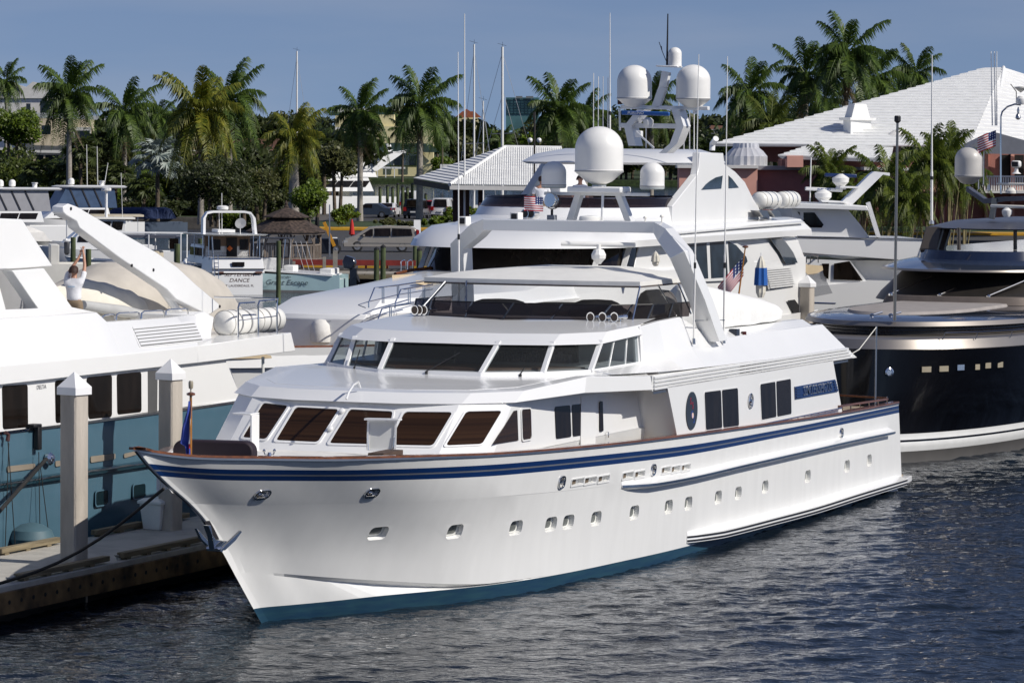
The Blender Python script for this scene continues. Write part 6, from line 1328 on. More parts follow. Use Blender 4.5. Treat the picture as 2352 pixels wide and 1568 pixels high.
for x, w, y0, l in ((770, 10, 576, 'square grey timber post beside the white sandwich board sign'), (675, 6, 600, 'low grey post under the gazebo deck'), (745, 7, 590, 'grey post right of the gazebo railing')):
    a = gy(x, y0, 217); tag(MB().b2((-w / 2 * 217 / F, -.12, 0), (w / 2 * 217 / F, .12, a[2])).build('timber_post', grey_p, None, loc=(a[0], 217, 0)), l, 'post')
for x in (921, 936): 
    a = gy(x, 597, 217.5); tag(MB().tube([(0, 0, .9), (0, 0, a[2] - .1), (.15, .2, a[2]), (.3, .5, a[2] - .1), (.3, .5, .9)], .04, 8).build('ladder_hoop', chrome, None, loc=(a[0], 217.5, 0)), 'chrome ladder hoop at the dock edge right of the two green piles', 'ladder', 'chrome ladder hoops')
# gazebo with shingled two-tier roof
shg = mat('cedar_shingle', (.085, .058, .045), .9, var=.4, vs=6, bump=.6, bs=10); shg2 = mat('grey_wood', (.26, .21, .17), .85, var=.2)
g0 = gz(659, 612, 1.07); gY = 236; gx = gy(657, 600, gY)[0]; gb = thing('gazebo', 'octagonal gazebo with a two tier dark shingle roof by the parking lot', 'gazebo', (gx, gY, 1.07), .2)
ze = gy(657, 533, gY)[2] - 1.07; zm = gy(657, 502, gY)[2] - 1.07; zu = gy(657, 495, gY)[2] - 1.07; zt2 = gy(657, 478, gY)[2] - 1.07
def octring(r, z): return [(r * math.cos(i * PI / 4), r * math.sin(i * PI / 4), z) for i in range(8)]
for (ra_, za_, rb2, zb2, n_) in ((2.62, ze, 1.0, zm, 6), (1.5, zu - .12, .08, zt2, 5)):
    for k in range(n_):
        k0, k1 = k / n_, (k + 1) / n_; r0 = ra_ + (rb2 - ra_) * k0; r1 = ra_ + (rb2 - ra_) * k1; h0 = za_ + (zb2 - za_) * k0; h1 = za_ + (zb2 - za_) * k1
        MB().loft([octring(r0, h0), octring(r0 - .01, h0 + .06), octring(r1, h1 + .06)], True, True).build('shingle_course', shg, gb, smooth=0)
MB().lathe((0, 0, zt2), [(.12, 0), (.16, .08), (.1, .2), (.12, .3), (.02, .5)], 8).build('finial', shg, gb)
MB().loft([octring(1.0, zm), octring(1.0, zu)]).build('cupola', shg2, gb, smooth=0); MB().loft([octring(2.5, ze - .12), octring(2.5, ze)]).build('fascia', shg2, gb, smooth=0)
for i in range(8):
    a = i * PI / 4; c_, s__ = math.cos(a), math.sin(a); MB().b2((2.2 * c_ - .07, 2.2 * s__ - .07, 0), (2.2 * c_ + .07, 2.2 * s__ + .07, ze - .1)).build('post', shg2, gb)
    a2 = a + PI / 4; p0, p1 = Vector((2.2 * c_, 2.2 * s__, .9)), Vector((2.2 * math.cos(a2), 2.2 * math.sin(a2), .9)); MB().bar(p0, p1, .08, .08).build('rail', shg2, gb)
    for q in range(5): p_ = p0.lerp(p1, (q + .5) / 5); MB().b2((p_.x - .03, p_.y - .03, .1), (p_.x + .03, p_.y + .03, .9)).build('baluster', shg2, gb)
    for q in (.16, .84): p_ = p0.lerp(p1, q); p_.z = ze - .5; e_ = Vector((p0.x if q < .5 else p1.x, p0.y if q < .5 else p1.y, ze - .75)); MB().bar(e_, (p_ + Vector((0, 0, .35))), .06, .06).build('brace', shg2, gb)
MB().loft([octring(2.4, -.1), octring(2.4, .05)]).build('floor', shg2, gb, smooth=0)

# ================================================================ buildings
pink = mat('pink_stucco', (.74, .38, .30), .85, var=.05, vs=1); pinkd = mat('pink_stucco_shaded', (.46, .20, .165), .85, var=.06, vs=1); trimw = mat('trim_white', (.74, .72, .68), .6, var=.04)  # second stucco is the same pink with the walls' shade painted into it
tile_w = mat('white_roof_tile', (.80, .80, .78), .6, var=.05, vs=1.5)
fasc = mat('fascia_grey', (.30, .31, .34), .7)
def roof_plane(el, er, rr_, rl_, n_, par, th=.07, m=tile_w, first=True, name='tile_course', base=Vector((0, 0, 0))):
    """stepped tile courses between the eave (left, right) and the ridge (left, right)"""
    el, er, rr_, rl_ = [Vector(p) - base for p in (el, er, rr_, rl_)]; nrm_ = (er - el).cross(rl_ - el).normalized()
    if nrm_.z < 0: nrm_ = -nrm_
    for k in range(n_):
        a, b_ = el.lerp(rl_, k / n_), er.lerp(rr_, k / n_); c_, d = er.lerp(rr_, (k + 1) / n_), el.lerp(rl_, (k + 1) / n_); up_ = nrm_ * th
        mb = MB().add([a, b_, c_, d, a + up_, b_ + up_, c_ + up_ * .1, d + up_ * .1], [(0, 3, 2, 1), (4, 5, 6, 7), (0, 1, 5, 4), (1, 2, 6, 5), (2, 3, 7, 6), (3, 0, 4, 7)]); mb.build(name, m, par, smooth=0)
def barrel_roof(el, er, top, n_, par, m=tile_w, base=Vector((0, 0, 0)), r=.12):
    """rows of barrel tiles running up to a hip point: one raised rib per column"""
    el, er, top = [Vector(p) - base for p in (el, er, top)]
bl = thing('clubhouse', 'large pink clubhouse with a long white tiled roof and chimney at the right', 'building', (55, 300, 1))
base = Vector((55, 300, 1))
Ye, Yr = 292, 330
eL, eR = gy(1636, 331, Ye), gy(2215, 338, Ye); rL, rR = gy(2262, 156, Yr), gy(2305, 155, Yr)
roof_plane(eL, gy(2226, 338, Ye), rR, rL, 29, bl, .10, base=base)
hc = [Vector(gy(2305, 155, Yr)) - base, Vector(gy(2290, 250, 312)) - base, Vector(gy(2272, 300, 303)) - base, Vector(gy(2226, 338, Ye)) - base]
MB().tube(hc, .16, 8).build('hip_cap', tile_w, bl)
roof_plane(gy(2226, 338, Ye), gy(2560, 345, Ye + 14), gy(2430, 195, Yr + 4), rR, 22, bl, .05, base=base)
roof_plane(gy(1787, 358, Ye - 9), gy(2046, 366, Ye - 9), gy(2052, 338, Ye), gy(1866, 331, Ye), 6, bl, .10, base=base)
def bq(pts, Y, th, name, m, par=bl): return MB().prism([Vector(gy(x, y, Y)) - base for x, y in pts], (0, th, 0)).build(name, m, par)
bq([(1636, 332), (1866, 333), (1840, 337), (1640, 336)], Ye - .4, .3, 'fascia', fasc); bq([(1787, 359), (2046, 366), (2046, 373), (1797, 365)], Ye - 9.3, .3, 'fascia', fasc)
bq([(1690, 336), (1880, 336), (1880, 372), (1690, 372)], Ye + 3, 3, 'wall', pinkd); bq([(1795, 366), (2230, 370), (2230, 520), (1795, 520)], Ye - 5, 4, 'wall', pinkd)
bq([(1560, 385), (1740, 386), (1740, 470), (1560, 470)], 283, 3, 'wall', pink); bq([(1740, 390), (1990, 392), (1990, 560), (1740, 560)], 284.5, 3, 'wall', mat('pink_stucco_deep_shade', (.30, .13, .13), .85))  # right stretch is the same pink wall, its shade put into the colour
bq([(1556, 379), (1742, 380), (1742, 387), (1556, 386)], 282.6, 3.4, 'cornice', trimw); bq([(1740, 381), (2080, 386), (2080, 392), (1740, 390)], 284, 3.4, 'cornice', fasc)
bq([(1990, 390), (2180, 393), (2180, 440), (1990, 440)], 281, 3, 'wall', pink); bq([(1985, 384), (2190, 388), (2190, 393), (1985, 391)], 280.7, 3.4, 'cornice', trimw)
bq([(1808, 358), (1845, 358), (1845, 384), (1808, 384)], 282, 2, 'chimney_stack', pink)
# corrugated round vent
p = Vector(gy(1713, 381, 287)) - base; mb = MB(); prof = [(1.62, 0), (1.62, .75), (1.3, 1.15), (1.0, 1.4), (.95, 1.75)]
mb.loft([[(p.x + r * (1 + .03 * math.cos(j * PI)) * math.cos(j * 2 * PI / 40), p.y + r * (1 + .03 * math.cos(j * PI)) * math.sin(j * 2 * PI / 40), p.z + z) for j in range(40)] for r, z in prof]); mb.build('round_vent', mat('galv_white', (.62, .62, .64), .3, .3), bl)
# chimney on the roof with splayed cap
cY = 297; 
def cp_(x, y, Y=cY): return Vector(gy(x, y, Y)) - base
zr = cp_(1943, 276).z; zb3 = cp_(1943, 318).z - .6; X0, XM, X1 = cp_(1939, 300).x, cp_(1954, 300).x, cp_(2008, 300).x; ya0 = -3.0
def chim(g, z, sk=0): return [(X0 - g + sk, ya0 + 1.1 * 0 - g + .9, z), (XM - g * .2 + sk, ya0 - g, z), (X1 + g - sk, ya0 + 2.6 - g * .3, z), (X1 - (XM - X0) + g - sk, ya0 + 3.6 + g, z)]
zc = cp_(1943, 270).z; zt3 = cp_(1943, 238).z
MB().loft([chim(0, zb3), chim(0, zr)]).build('chimney', tile_w, bl, smooth=0)
MB().loft([chim(.35, zr), chim(.4, zc)]).build('chimney_collar', tile_w, bl, smooth=0)
MB().loft([chim(-.05, zc, .05), chim(-.12, zt3, .3)]).build('chimney_top', tile_w, bl, smooth=0)
for x, y, r in ((2058, 345, .35),): 
    p = cp_(x, y, 297); MB().lathe(p, [(.4, -.3), (.4, .5), (.75, .6), (.3, 1.0), (.8, 1.2), (.2, 1.6)], 12).build('roof_vent', trimw, bl)
for x, y in ((1797, 343), (2183, 253)): p = cp_(x, y, 300 if x < 2000 else 315); MB().lathe(p, [(.1, -.2), (.1, .5), (.2, .55), (.15, .7)], 8).build('vent_pipe', trimw, bl)
# right wing: grey canopy, balcony with white balusters
bq([(2193, 352), (2290, 305), (2352, 322), (2440, 345), (2440, 356)], 282, 6, 'canopy', mat('canopy_grey', (.20, .21, .24), .8))
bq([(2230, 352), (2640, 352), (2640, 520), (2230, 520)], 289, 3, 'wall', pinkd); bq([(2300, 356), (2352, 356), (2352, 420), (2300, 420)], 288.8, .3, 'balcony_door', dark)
bq([(2200, 438), (2640, 441), (2640, 446), (2200, 443)], 283, 6, 'balcony_floor', trimw); bq([(2225, 403), (2640, 405), (2640, 409), (2225, 407)], 283.2, .15, 'balcony_rail', trimw)
for k in range(40): bq([(2228 + k * 5.4, 408), (2231 + k * 5.4, 408), (2231 + k * 5.4, 438), (2228 + k * 5.4, 438)], 283.25, .1, 'baluster', trimw)
for k in range(3): bq([(2262 + k * 60, 352), (2270 + k * 60, 352), (2270 + k * 60, 520), (2262 + k * 60, 520)], 288.5, .6, 'column', pink)
for x in (2095, 2160, 2190): bq([(x, 446), (x + 9, 446), (x + 9, 530), (x, 530)], 286.2, .5, 'column', pink)
# --- small pavilion with white tiled hip roof
pvY = 300; pv_ = thing('pavilion', 'open pavilion with a white barrel tiled hip roof left of the big yacht', 'building', (0, 300, 1)); base2 = Vector((0, 300, 1))
A_ = gy(950, 410, 309); B_ = gy(1033, 424, 298); C_ = gy(1330, 428, 298); R1_ = gy(1160, 338, 308); R2_ = gy(1290, 340, 308)
roof_plane(A_, B_, R1_, gy(1158, 337, 309.5), 16, pv_, .08, base=base2)
# front face: barrel tile ribs
n_ = 58; e0, e1 = Vector(B_) - base2, Vector(C_) - base2; r0, r1 = Vector(R1_) - base2, Vector(R2_) - base2
MB().poly([e0, e1, r1, r0]).build('roof_deck', tile_w, pv_, recalc=False, smooth=0)
mb = MB(); sN = (e1 - e0).cross(r0 - e0).normalized(); sN = sN if sN.z > 0 else -sN; gx_ = (e1 - e0).normalized(); upv = ((r0 + r1) / 2 - (e0 + e1) / 2); upv = upv - gx_ * upv.dot(gx_); hgt = upv.length; upd = upv.normalized(); wE = (e1 - e0).length; oL = (r0 - e0).dot(gx_); oR = (e1 - r1).dot(gx_)
for i in range(n_):
    x = wE * (i + .5) / n_; mh = 1.0
    if x < oL: mh = x / oL
    if wE - x < oR: mh = min(mh, (wE - x) / oR)
    segs = max(1, int(14 * mh))
    for k in range(segs):
        s0, s1 = hgt * mh * k / segs, hgt * mh * (k + 1) / segs; q0 = e0 + gx_ * x + upd * s0; q1 = e0 + gx_ * x + upd * s1; w2 = wE / n_ * .33
        mb.add([q0 - gx_ * w2, q0 + gx_ * w2, q0 + gx_ * w2 * .5 + sN * .08, q0 - gx_ * w2 * .5 + sN * .08, q1 - gx_ * w2, q1 + gx_ * w2, q1 + gx_ * w2 * .5 + sN * .06, q1 - gx_ * w2 * .5 + sN * .06], [(0, 1, 2, 3), (1, 5, 6, 2), (3, 2, 6, 7), (0, 3, 7, 4)])
mb.build('barrel_tiles', tile_w, pv_, kind='stuff', smooth=0, recalc=False)
for a, b_ in ((e0, r0), (r0, r1)): MB().tube([a, b_], .16, 8).build('ridge_cap', tile_w, pv_)
MB().prism([e0 - Vector((0, 0, .05)), e1 - Vector((0, 0, .05)), e1 - Vector((0, 0, .4)), e0 - Vector((0, 0, .4))], (0, .25, 0)).build('fascia', trimw, pv_)
a_ = Vector(A_) - base2; MB().prism([a_ - Vector((0, 0, .05)), e0 - Vector((0, 0, .05)), e0 - Vector((0, 0, .5)), a_ - Vector((0, 0, .5))], (0, .2, 0)).build('fascia', mat('fascia_dark', (.05, .05, .055), .6), pv_)
brn = mat('brown_post', (.04, .018, .012), .7)
for x0, x1, Y, m_, nm_ in ((1040, 1078, 301, brn, 'pier'), (1098, 1108, 302, brn, 'pier'), (1100, 1118, 300, pink, 'pier'), (1200, 1212, 303, brn, 'pier'), (1290, 1302, 303, brn, 'pier')):
    y0 = 427 if m_ is not pink else 466; MB().prism([Vector(gy(x, y, Y)) - base2 for x, y in ((x0, y0), (x1, y0), (x1, 540), (x0, 540))], (0, .7, 0)).build(nm_, m_, pv_)
MB().prism([Vector(gy(x, y, 301)) - base2 for x, y in ((1108, 485), (1180, 485), (1180, 540), (1108, 540))], (0, .4, 0)).build('low_wall', pink, pv_)
# --- houses: helper with walls, roof, windows
winm = mat('house_window', (.02, .03, .04), .1, var=.2)
def house(name, label, Y, walls, roofs, wins, wm_, rm, dep=8, extra=()):
    x0, y0 = walls[0][0], walls[0][3]; o = gy((walls[0][0] + walls[0][2]) / 2, walls[0][3], Y); t = thing(name, label, 'house', (o[0], Y, 1.0)); bb = Vector((o[0], Y, 1.0))
    def q(pts, dy, th, nm_, m, par=t): return MB().prism([Vector(gy(x, y, Y + dy)) - bb for x, y in pts], (0, th, 0)).build(nm_, m, par)
    for i, (a, b_, c_, d) in enumerate(walls): wl = q([(a, b_), (c_, b_), (c_, d), (a, d)], i * -1.0, dep, 'wall', wm_)
    for pts in roofs: 
        front = [Vector(gy(x, y, Y - 1.2)) - bb for x, y in pts[:2]]; back = [Vector(gy(x, y, Y + dep * .5)) - bb for x, y in pts[2:]]
        MB().loft([front + back, [p_ - Vector((0, 0, .25)) for p_ in front + back]]).build('roof', rm, t, smooth=0)
    for (a, b_, c_, d) in wins: q([(a, b_), (c_, b_), (c_, d), (a, d)], -.08 - len(walls) * 1.0 + .0, .1 + .0, 'window', winm)
    for pts, dy, m in extra: q(pts, dy, .5, 'panel', m)
    return t
creamw = mat('cream_wall', (.68, .58, .42), .85, var=.05); whitew = mat('white_wall', (.72, .70, .66), .8, var=.05); yelw = mat('yellow_wall', (.74, .66, .38), .85, var=.05); roofg = mat('dark_green_roof', (.035, .07, .06), .7); roofb = mat('brown_roof', (.22, .11, .075), .8, var=.15); roofr = mat('red_tile_roof', (.40, .12, .05), .8, var=.15); flatr = mat('flat_roof_edge', (.50, .52, .52), .6); greyw = mat('grey_wall', (.16, .17, .18), .8)
h1 = house('villa', 'white modern villa with pale green roof cap at the upper left edge', 640, [(-40, 225, 190, 400)], [(-40, 228, 78, 228, 95, 190, -40, 190)] and [], [(60, 238, 70, 262), (92, 232, 112, 262), (132, 232, 146, 262)], whitew, flatr, extra=[([(-40, 192), (20, 188), (60, 200), (75, 188), (95, 192), (110, 200), (110, 226), (-40, 226)], -.4, whitew), ([(25, 190), (50, 184), (62, 188), (62, 192), (25, 193)], -1.5, mat('roof_mint', (.25, .36, .28), .7)), ([(35, 258), (190, 262), (190, 265), (35, 262)], -3, flatr)])
h2 = house('house', 'cream two storey house with a white flat roof edge at the left', 470, [(60, 272, 200, 400)], [], [(95, 288, 116, 309), (84, 356, 100, 392), (104, 356, 142, 392), (172, 300, 206, 345)], creamw, flatr, extra=[([(20, 259), (240, 267), (241, 276), (20, 268)], -2.5, flatr), ([(168, 292), (208, 292), (208, 345), (168, 345)], -.5, whitew), ([(60, 345), (150, 345), (150, 352), (60, 350)], -1.8, trimw)])
h3 = house('house', 'low house with a terracotta brown roof behind the dark bushy tree', 455, [(400, 345, 640, 400)], [], [(420, 352, 436, 362), (580, 355, 600, 366)], mat('taupe_wall', (.30, .24, .2), .85), roofb, extra=[([(392, 322), (640, 318), (646, 345), (404, 345)], -1.5, roofb), ([(404, 344), (650, 346), (650, 350), (404, 348)], -2.0, trimw)])
h4 = house('house', 'yellow two storey house beyond the canal, behind the tall palm trunks', 800, [(770, 262, 905, 405), (862, 290, 995, 405)], [], [(775, 300, 790, 318), (868, 352, 885, 380), (905, 352, 922, 380), (940, 358, 960, 380), (800, 330, 812, 350), (833, 300, 842, 315), (850, 300, 858, 316)], yelw, roofg, extra=[([(756, 258), (905, 258), (915, 263), (756, 266)], -3, roofg), ([(868, 330), (905, 328), (990, 330), (1010, 350), (860, 350)], -2.5, roofg), ([(880, 352), (960, 352), (960, 380), (880, 380)], -1.2, whitew), ([(770, 292), (860, 294), (860, 300), (770, 298)], -2.4, trimw)])
h5 = house('house', 'distant house with an orange red tiled roof left of the white masts', 1000, [(1052, 268, 1098, 300)], [], [(1060, 274, 1066, 284), (1080, 274, 1088, 284)], yelw, roofr, extra=[([(1045, 270), (1062, 256), (1090, 256), (1106, 270)], -2, roofr), ([(1064, 256), (1072, 250), (1080, 256)], -1, roofr)])
h6 = house('office_block', 'distant green glass office block on the skyline between the masts', 1500, [(1162, 224, 1238, 300)], [], [], mat('green_glass', (.10, .22, .24), .3, var=.2, vs=.1), flatr, extra=[([(1185, 221), (1200, 221), (1200, 226), (1185, 226)], -1, greyw), ([(1208, 221), (1225, 221), (1225, 226), (1208, 226)], -1, greyw)])
for r_ in range(6):
    for c_ in range(9):
        pts = [(1164 + c_ * 8.2, 227 + r_ * 6), (1170 + c_ * 8.2, 227 + r_ * 6), (1170 + c_ * 8.2, 231 + r_ * 6), (1164 + c_ * 8.2, 231 + r_ * 6)]
        bb = Vector(h6.location); MB().prism([Vector(gy(x, y, 1499.5)) - bb for x, y in pts], (0, .3, 0)).build('window', mat('office_pane', (.04, .10, .12), .15, var=.3, vs=.3), h6)
h7 = house('house', 'grey flat roofed building between the dome yacht mast and the palm group', 520, [(1625, 300, 1800, 420)], [], [(1650, 310, 1672, 330), (1680, 310, 1700, 330), (1715, 312, 1740, 332)], greyw, flatr, extra=[([(1620, 297), (1800, 299), (1800, 304), (1620, 302)], -1.4, flatr), ([(1630, 288), (1690, 290), (1690, 298), (1630, 298)], 3, mat('brick_brown', (.25, .12, .08), .8))])
h8 = house('house', 'distant white flat roofed block above the treetops near the thin mast', 1300, [(770, 248, 850, 300)], [], [(780, 262, 790, 270), (800, 262, 815, 270)], whitew, flatr, extra=[([(800, 246), (815, 246), (815, 252), (800, 252)], -1, whitew)])
h9 = house('house', 'distant pale block seen over the trees between the two tall palms', 1350, [(895, 246, 950, 300)], [], [], whitew, flatr)
h10 = house('house', 'brown gabled house glimpsed between the right hand palms', 560, [(2045, 246, 2130, 330)], [], [], mat('brown_wall', (.20, .09, .06), .8), roofb, extra=[([(2040, 243), (2140, 243), (2140, 248), (2040, 248)], -1, roofb)])
# ================================================================ vegetation
def leafmat(name, c1_, c2_, tr=.35, sc=1.5):
    if name in MATS: return MATS[name]
    m = bpy.data.materials.new(name); m.use_nodes = True; n = m.node_tree; b = n.nodes['Principled BSDF']; out_ = [x for x in n.nodes if x.type == 'OUTPUT_MATERIAL'][0]
    g = n.nodes.new('ShaderNodeNewGeometry'); z = n.nodes.new('ShaderNodeTexNoise'); z.inputs['Scale'].default_value = sc; z.inputs['Detail'].default_value = 2; n.links.new(g.outputs['Position'], z.inputs['Vector'])
    ri = n.nodes.new('ShaderNodeMath'); ri.operation = 'MULTIPLY_ADD'; ri.inputs[1].default_value = .5; n.links.new(g.outputs['Random Per Island'], ri.inputs[0]); n.links.new(z.outputs['Fac'], ri.inputs[2])
    r = n.nodes.new('ShaderNodeValToRGB'); r.color_ramp.elements[0].position = .45; r.color_ramp.elements[1].position = 1.0; r.color_ramp.elements[0].color = (*c2_, 1); r.color_ramp.elements[1].color = (*c1_, 1)
    n.links.new(ri.outputs[0], r.inputs[0]); n.links.new(r.outputs[0], b.inputs['Base Color']); b.inputs['Roughness'].default_value = .45; b.inputs['Specular IOR Level'].default_value = .3
    t = n.nodes.new('ShaderNodeBsdfTranslucent'); n.links.new(r.outputs[0], t.inputs[0]); mx = n.nodes.new('ShaderNodeMixShader'); mx.inputs[0].default_value = tr
    n.links.new(b.outputs[0], mx.inputs[1]); n.links.new(t.outputs[0], mx.inputs[2]); n.links.new(mx.outputs[0], out_.inputs[0]); MATS[name] = m; return m
lf_palm = leafmat('palm_leaf', (.12, .18, .03), (.035, .07, .016)); lf_gold = leafmat('palm_leaf_gold', (.26, .25, .03), (.07, .11, .015)); lf_dead = leafmat('palm_leaf_dry', (.30, .22, .13), (.14, .09, .05))
lf_dark = leafmat('tree_leaf_dark', (.06, .075, .022), (.02, .03, .01)); lf_green = leafmat('tree_leaf_green', (.15, .21, .02), (.045, .085, .01)); lf_olive = leafmat('tree_leaf_olive', (.12, .125, .04), (.04, .052, .018)); lf_silver = leafmat('silver_leaf', (.30, .34, .31), (.16, .20, .18), .1)
lf_fan = leafmat('fan_leaf', (.085, .11, .03), (.03, .045, .014))
bark_r = mat('royal_bark', (.34, .31, .27), .85, var=.12, vs=3, vsc=(1, 1, 3), bump=.5, bs=10); bark_b = mat('brown_bark', (.13, .10, .07), .9, var=.25, vs=4, bump=.8, bs=10); shaft_g = mat('crownshaft', (.16, .22, .05), .4, var=.15)
def frond_mesh(L, droop, rise, nl, leaf, seed, wd=.055, hang=.6):
    r = random.Random(seed); mb = MB(); pts = []; N = 9
    for i in range(N + 1):
        k = i / N; pts.append(Vector((L * (k - .12 * droop * k * k), 0, L * (rise * k - droop * k * k))))
    mb.tube(pts, [.055 * (1 - .8 * i / N) + .008 for i in range(N + 1)], 4)
    for i in range(nl):
        k = .12 + .88 * (i + r.random()) / nl; f = k * N; j = min(int(f), N - 1); p = pts[j].lerp(pts[j + 1], f - j); d = (pts[j + 1] - pts[j]).normalized()
        ll = leaf * (math.sin(PI * min(1, .18 + k * .82)) ** .6) * (.8 + .4 * r.random())
        for sg in (-1, 1):
            a = .55 + .35 * r.random(); dirn = (d * a + Vector((0, sg, 0)) * (1 - .2 * r.random()) + Vector((0, 0, .45 * (r.random() - .4)))).normalized()
            mid_ = p + dirn * ll * .5; tip = p + dirn * ll * (.82) + Vector((0, 0, -hang * ll * (.5 + .6 * r.random()))); w = d * wd * ll
            mb.add([p - w * .5, p + w * .5, mid_ + w * .7 + Vector((0, 0, .03)), mid_ - w * .7 + Vector((0, 0, .03)), tip], [(0, 1, 2, 3), (3, 2, 4)])
    return mb
FR = {}
def frond_set(key, m, L=3.6, leaf=1.25):
    if key in FR: return FR[key]
    specs = [(.45, .95), (.70, .78), (.95, .60), (1.15, .36), (1.3, .08), (1.45, -.25)]
    out = []
    for i, (dr, rs) in enumerate(specs): 
        o = frond_mesh(L * (1.16 - .05 * i), dr, rs, 58, leaf, 11 + i * 3, .075, .75).build('frond', m, None, smooth=0, recalc=False); out.append(o.data); bpy.data.objects.remove(o)
    FR[key] = out; return out
def place(me, name, par, loc, rot, sc=1.0, lab=None):
    o = bpy.data.objects.new(name, me); C.objects.link(o); o.parent = par; o.location = loc; o.rotation_euler = rot; o.scale = (sc,) * 3
    if lab: o['label'] = lab
    return o
def palm(px, cy, Y, z0, label, R=3.6, nf=17, key='palm', m=None, wind=0., tw=.26, trunk=bark_r, lean=0., seed=0, gr='royal palms', shaft=True, dry=2, top=True):
    r = random.Random(seed * 7 + 3); c = Vector(gy(px, cy, Y)); t = thing('palm_tree', label, 'palm', (c.x - lean, Y, z0), 0, gr); h = c.z - z0; s = R / 3.6
    sh_ = 1.5 * s if shaft else .2
    MB().tube([(0, 0, 0), (lean * .15, 0, h * .15), (lean * .5, 0, h * .5), (lean, 0, h - sh_)], [tw * 1.25, tw * 1.05, tw, tw * .72], 12).build('trunk', trunk, t, smooth=60)
    if shaft: MB().tube([(lean, 0, h - sh_), (lean, 0, h - sh_ * .6), (lean, 0, h + .1)], [tw * .72, tw * .8, tw * .35], 10).build('crownshaft', shaft_g, t, smooth=60)
    ms = frond_set(key, m or lf_palm); md = frond_set('dry', lf_dead)
    nf += 5
    for i in range(nf):
        k = i / (nf - 1); vi = min(5, int(k * 6)); az = i * 2.399 + r.random() * .5
        az_w = az + wind * math.sin(az) * .0
        place(ms[vi], 'frond', t, (lean, 0, h), (0, -(.25 if vi < 1 else 0) + (r.random() - .5) * .22, az), s * (.86 + .24 * r.random()))
    if top: place(ms[0], 'frond', t, (lean, 0, h), (0, -.62, r.random() * 6), s * .95)
    for i in range(dry): place(md[5], 'dry_frond', t, (lean, 0, h - .1), (0, .55 + .25 * r.random(), r.random() * 6.28), s * .8, 'dry brown hanging frond')
    return t
G0 = 1.07
palm(159, 222, 352, G0, 'tall royal palm in front of the cream two storey house', 3.7, 18, seed=1)
palm(286, 262, 372, G0, 'royal palm right of the cream house, crown half hidden in darker trees', 3.6, 16, seed=2)
palm(462, 262, 330, G0, 'left palm of the broad golden green pair above the dark bushy tree', 4.1, 22, 'gold', lf_gold, seed=3, dry=3)
palm(528, 232, 350, G0, 'right taller palm of the broad pair above the dark bushy tree', 4.0, 20, seed=4)
palm(676, 318, 308, G0, 'yellow green palm with a thick pale trunk above the gazebo', 2.9, 18, 'gold', lf_gold, tw=.42, seed=5, dry=0)
palm(828, 262, 350, G0, 'royal palm with straight grey trunk left of the tallest one by the cars', 3.3, 17, seed=6)
palm(965, 245, 344, G0, 'tallest royal palm standing by the dark pickup truck', 3.7, 18, seed=8, tw=.30)
palm(1283, 258, 338, G0, 'royal palm just behind the white pavilion roof', 3.5, 18, seed=9)
palm(1345, 268, 372, G0, 'smaller palm at the right shoulder of the one behind the pavilion', 2.8, 13, seed=10)
palm(1498, 240, 420, G0, 'palm half hidden between the two satellite domes of the white yacht', 3.6, 14, seed=11)
palm(1722, 218, 350, G0, 'leftmost palm of the group behind the long white roof', 3.5, 16, seed=12)
palm(1770, 290, 345, G0, 'low spreading palm in front of the leftmost ones behind the white roof', 3.2, 16, 'gold2', leafmat('palm_leaf_mid', (.15, .18, .03), (.05, .08, .015)), seed=13)
palm(1852, 175, 358, G0, 'second palm of the group behind the white roof, left of the tallest', 3.6, 17, seed=14)
palm(1945, 125, 352, G0, 'tallest palm of the group behind the white roof', 4.0, 19, seed=15, dry=5)
palm(2005, 182, 372, G0, 'palm leaning at the right shoulder of the tallest one behind the roof', 3.7, 15, seed=16)
palm(1895, 235, 366, G0, 'low palm under the tallest one, above the chimney', 3.5, 15, seed=17)
palm(2105, 172, 380, G0, 'rightmost palm whose crown clears the white roof', 3.1, 15, seed=18)
palm(2060, 215, 390, G0, 'palm crown just over the roof slope left of the rightmost one', 3.0, 13, seed=19)
palm(14, 188, 520, G0, 'small far palm at the upper left corner', 3.2, 12, seed=20)
for i, (x, y, Y, l) in enumerate(((368, 268, 395, 'slender young palm with thin trunk, left of the two'), (310, 290, 400, 'slender palm with a bare thin trunk behind the silver fan palm'), (412, 268, 430, 'thin far palm right of the silver fan palm'), (1016, 300, 640, 'palm on the far bank between palm trunk and masts'), (925, 300, 700, 'palm before the yellow house, left one'), (1155, 330, 650, 'palm on the far bank right of the first white mast'))):
    palm(x, y, Y, G0, l, 2.4 if Y < 500 else 3.2, 11, seed=30 + i, tw=.13 if Y < 500 else .2, trunk=bark_b, gr='slender palms', dry=0, shaft=False)
# --- leafy crowns
def leaf_cloud(blobs, n, size, seed, m, name='crown', par=None, shell=.55, kind=None, flat=.5):
    r = random.Random(seed); mb = MB(); tot = sum(b_[3] ** 2 for b_ in blobs)
    for (x, y, z, R_) in blobs:
        for i in range(int(n * R_ ** 2 / tot)):
            u, v = r.random() * 2 - 1, r.random() * 6.283; q = math.sqrt(1 - u * u); rad = R_ * (shell + (1 - shell) * r.random()) * (1 + .18 * math.sin(v * 3 + seed) * math.sin(u * 5))
            c = Vector((x + q * math.cos(v) * rad, y + q * math.sin(v) * rad, z + u * rad * .8)); d = Vector((r.random() - .5, r.random() - .5, r.random() - .5)).normalized(); e = d.orthogonal().normalized(); s = size * (.6 + .8 * r.random())
            a, b_ = d * s, e * s * flat; mb.add([c - a, c - a * .1 + b_, c + a, c - a * .1 - b_], [(0, 1, 2, 3)])
    return mb.build(name, m, par, smooth=0, recalc=False, kind=kind)
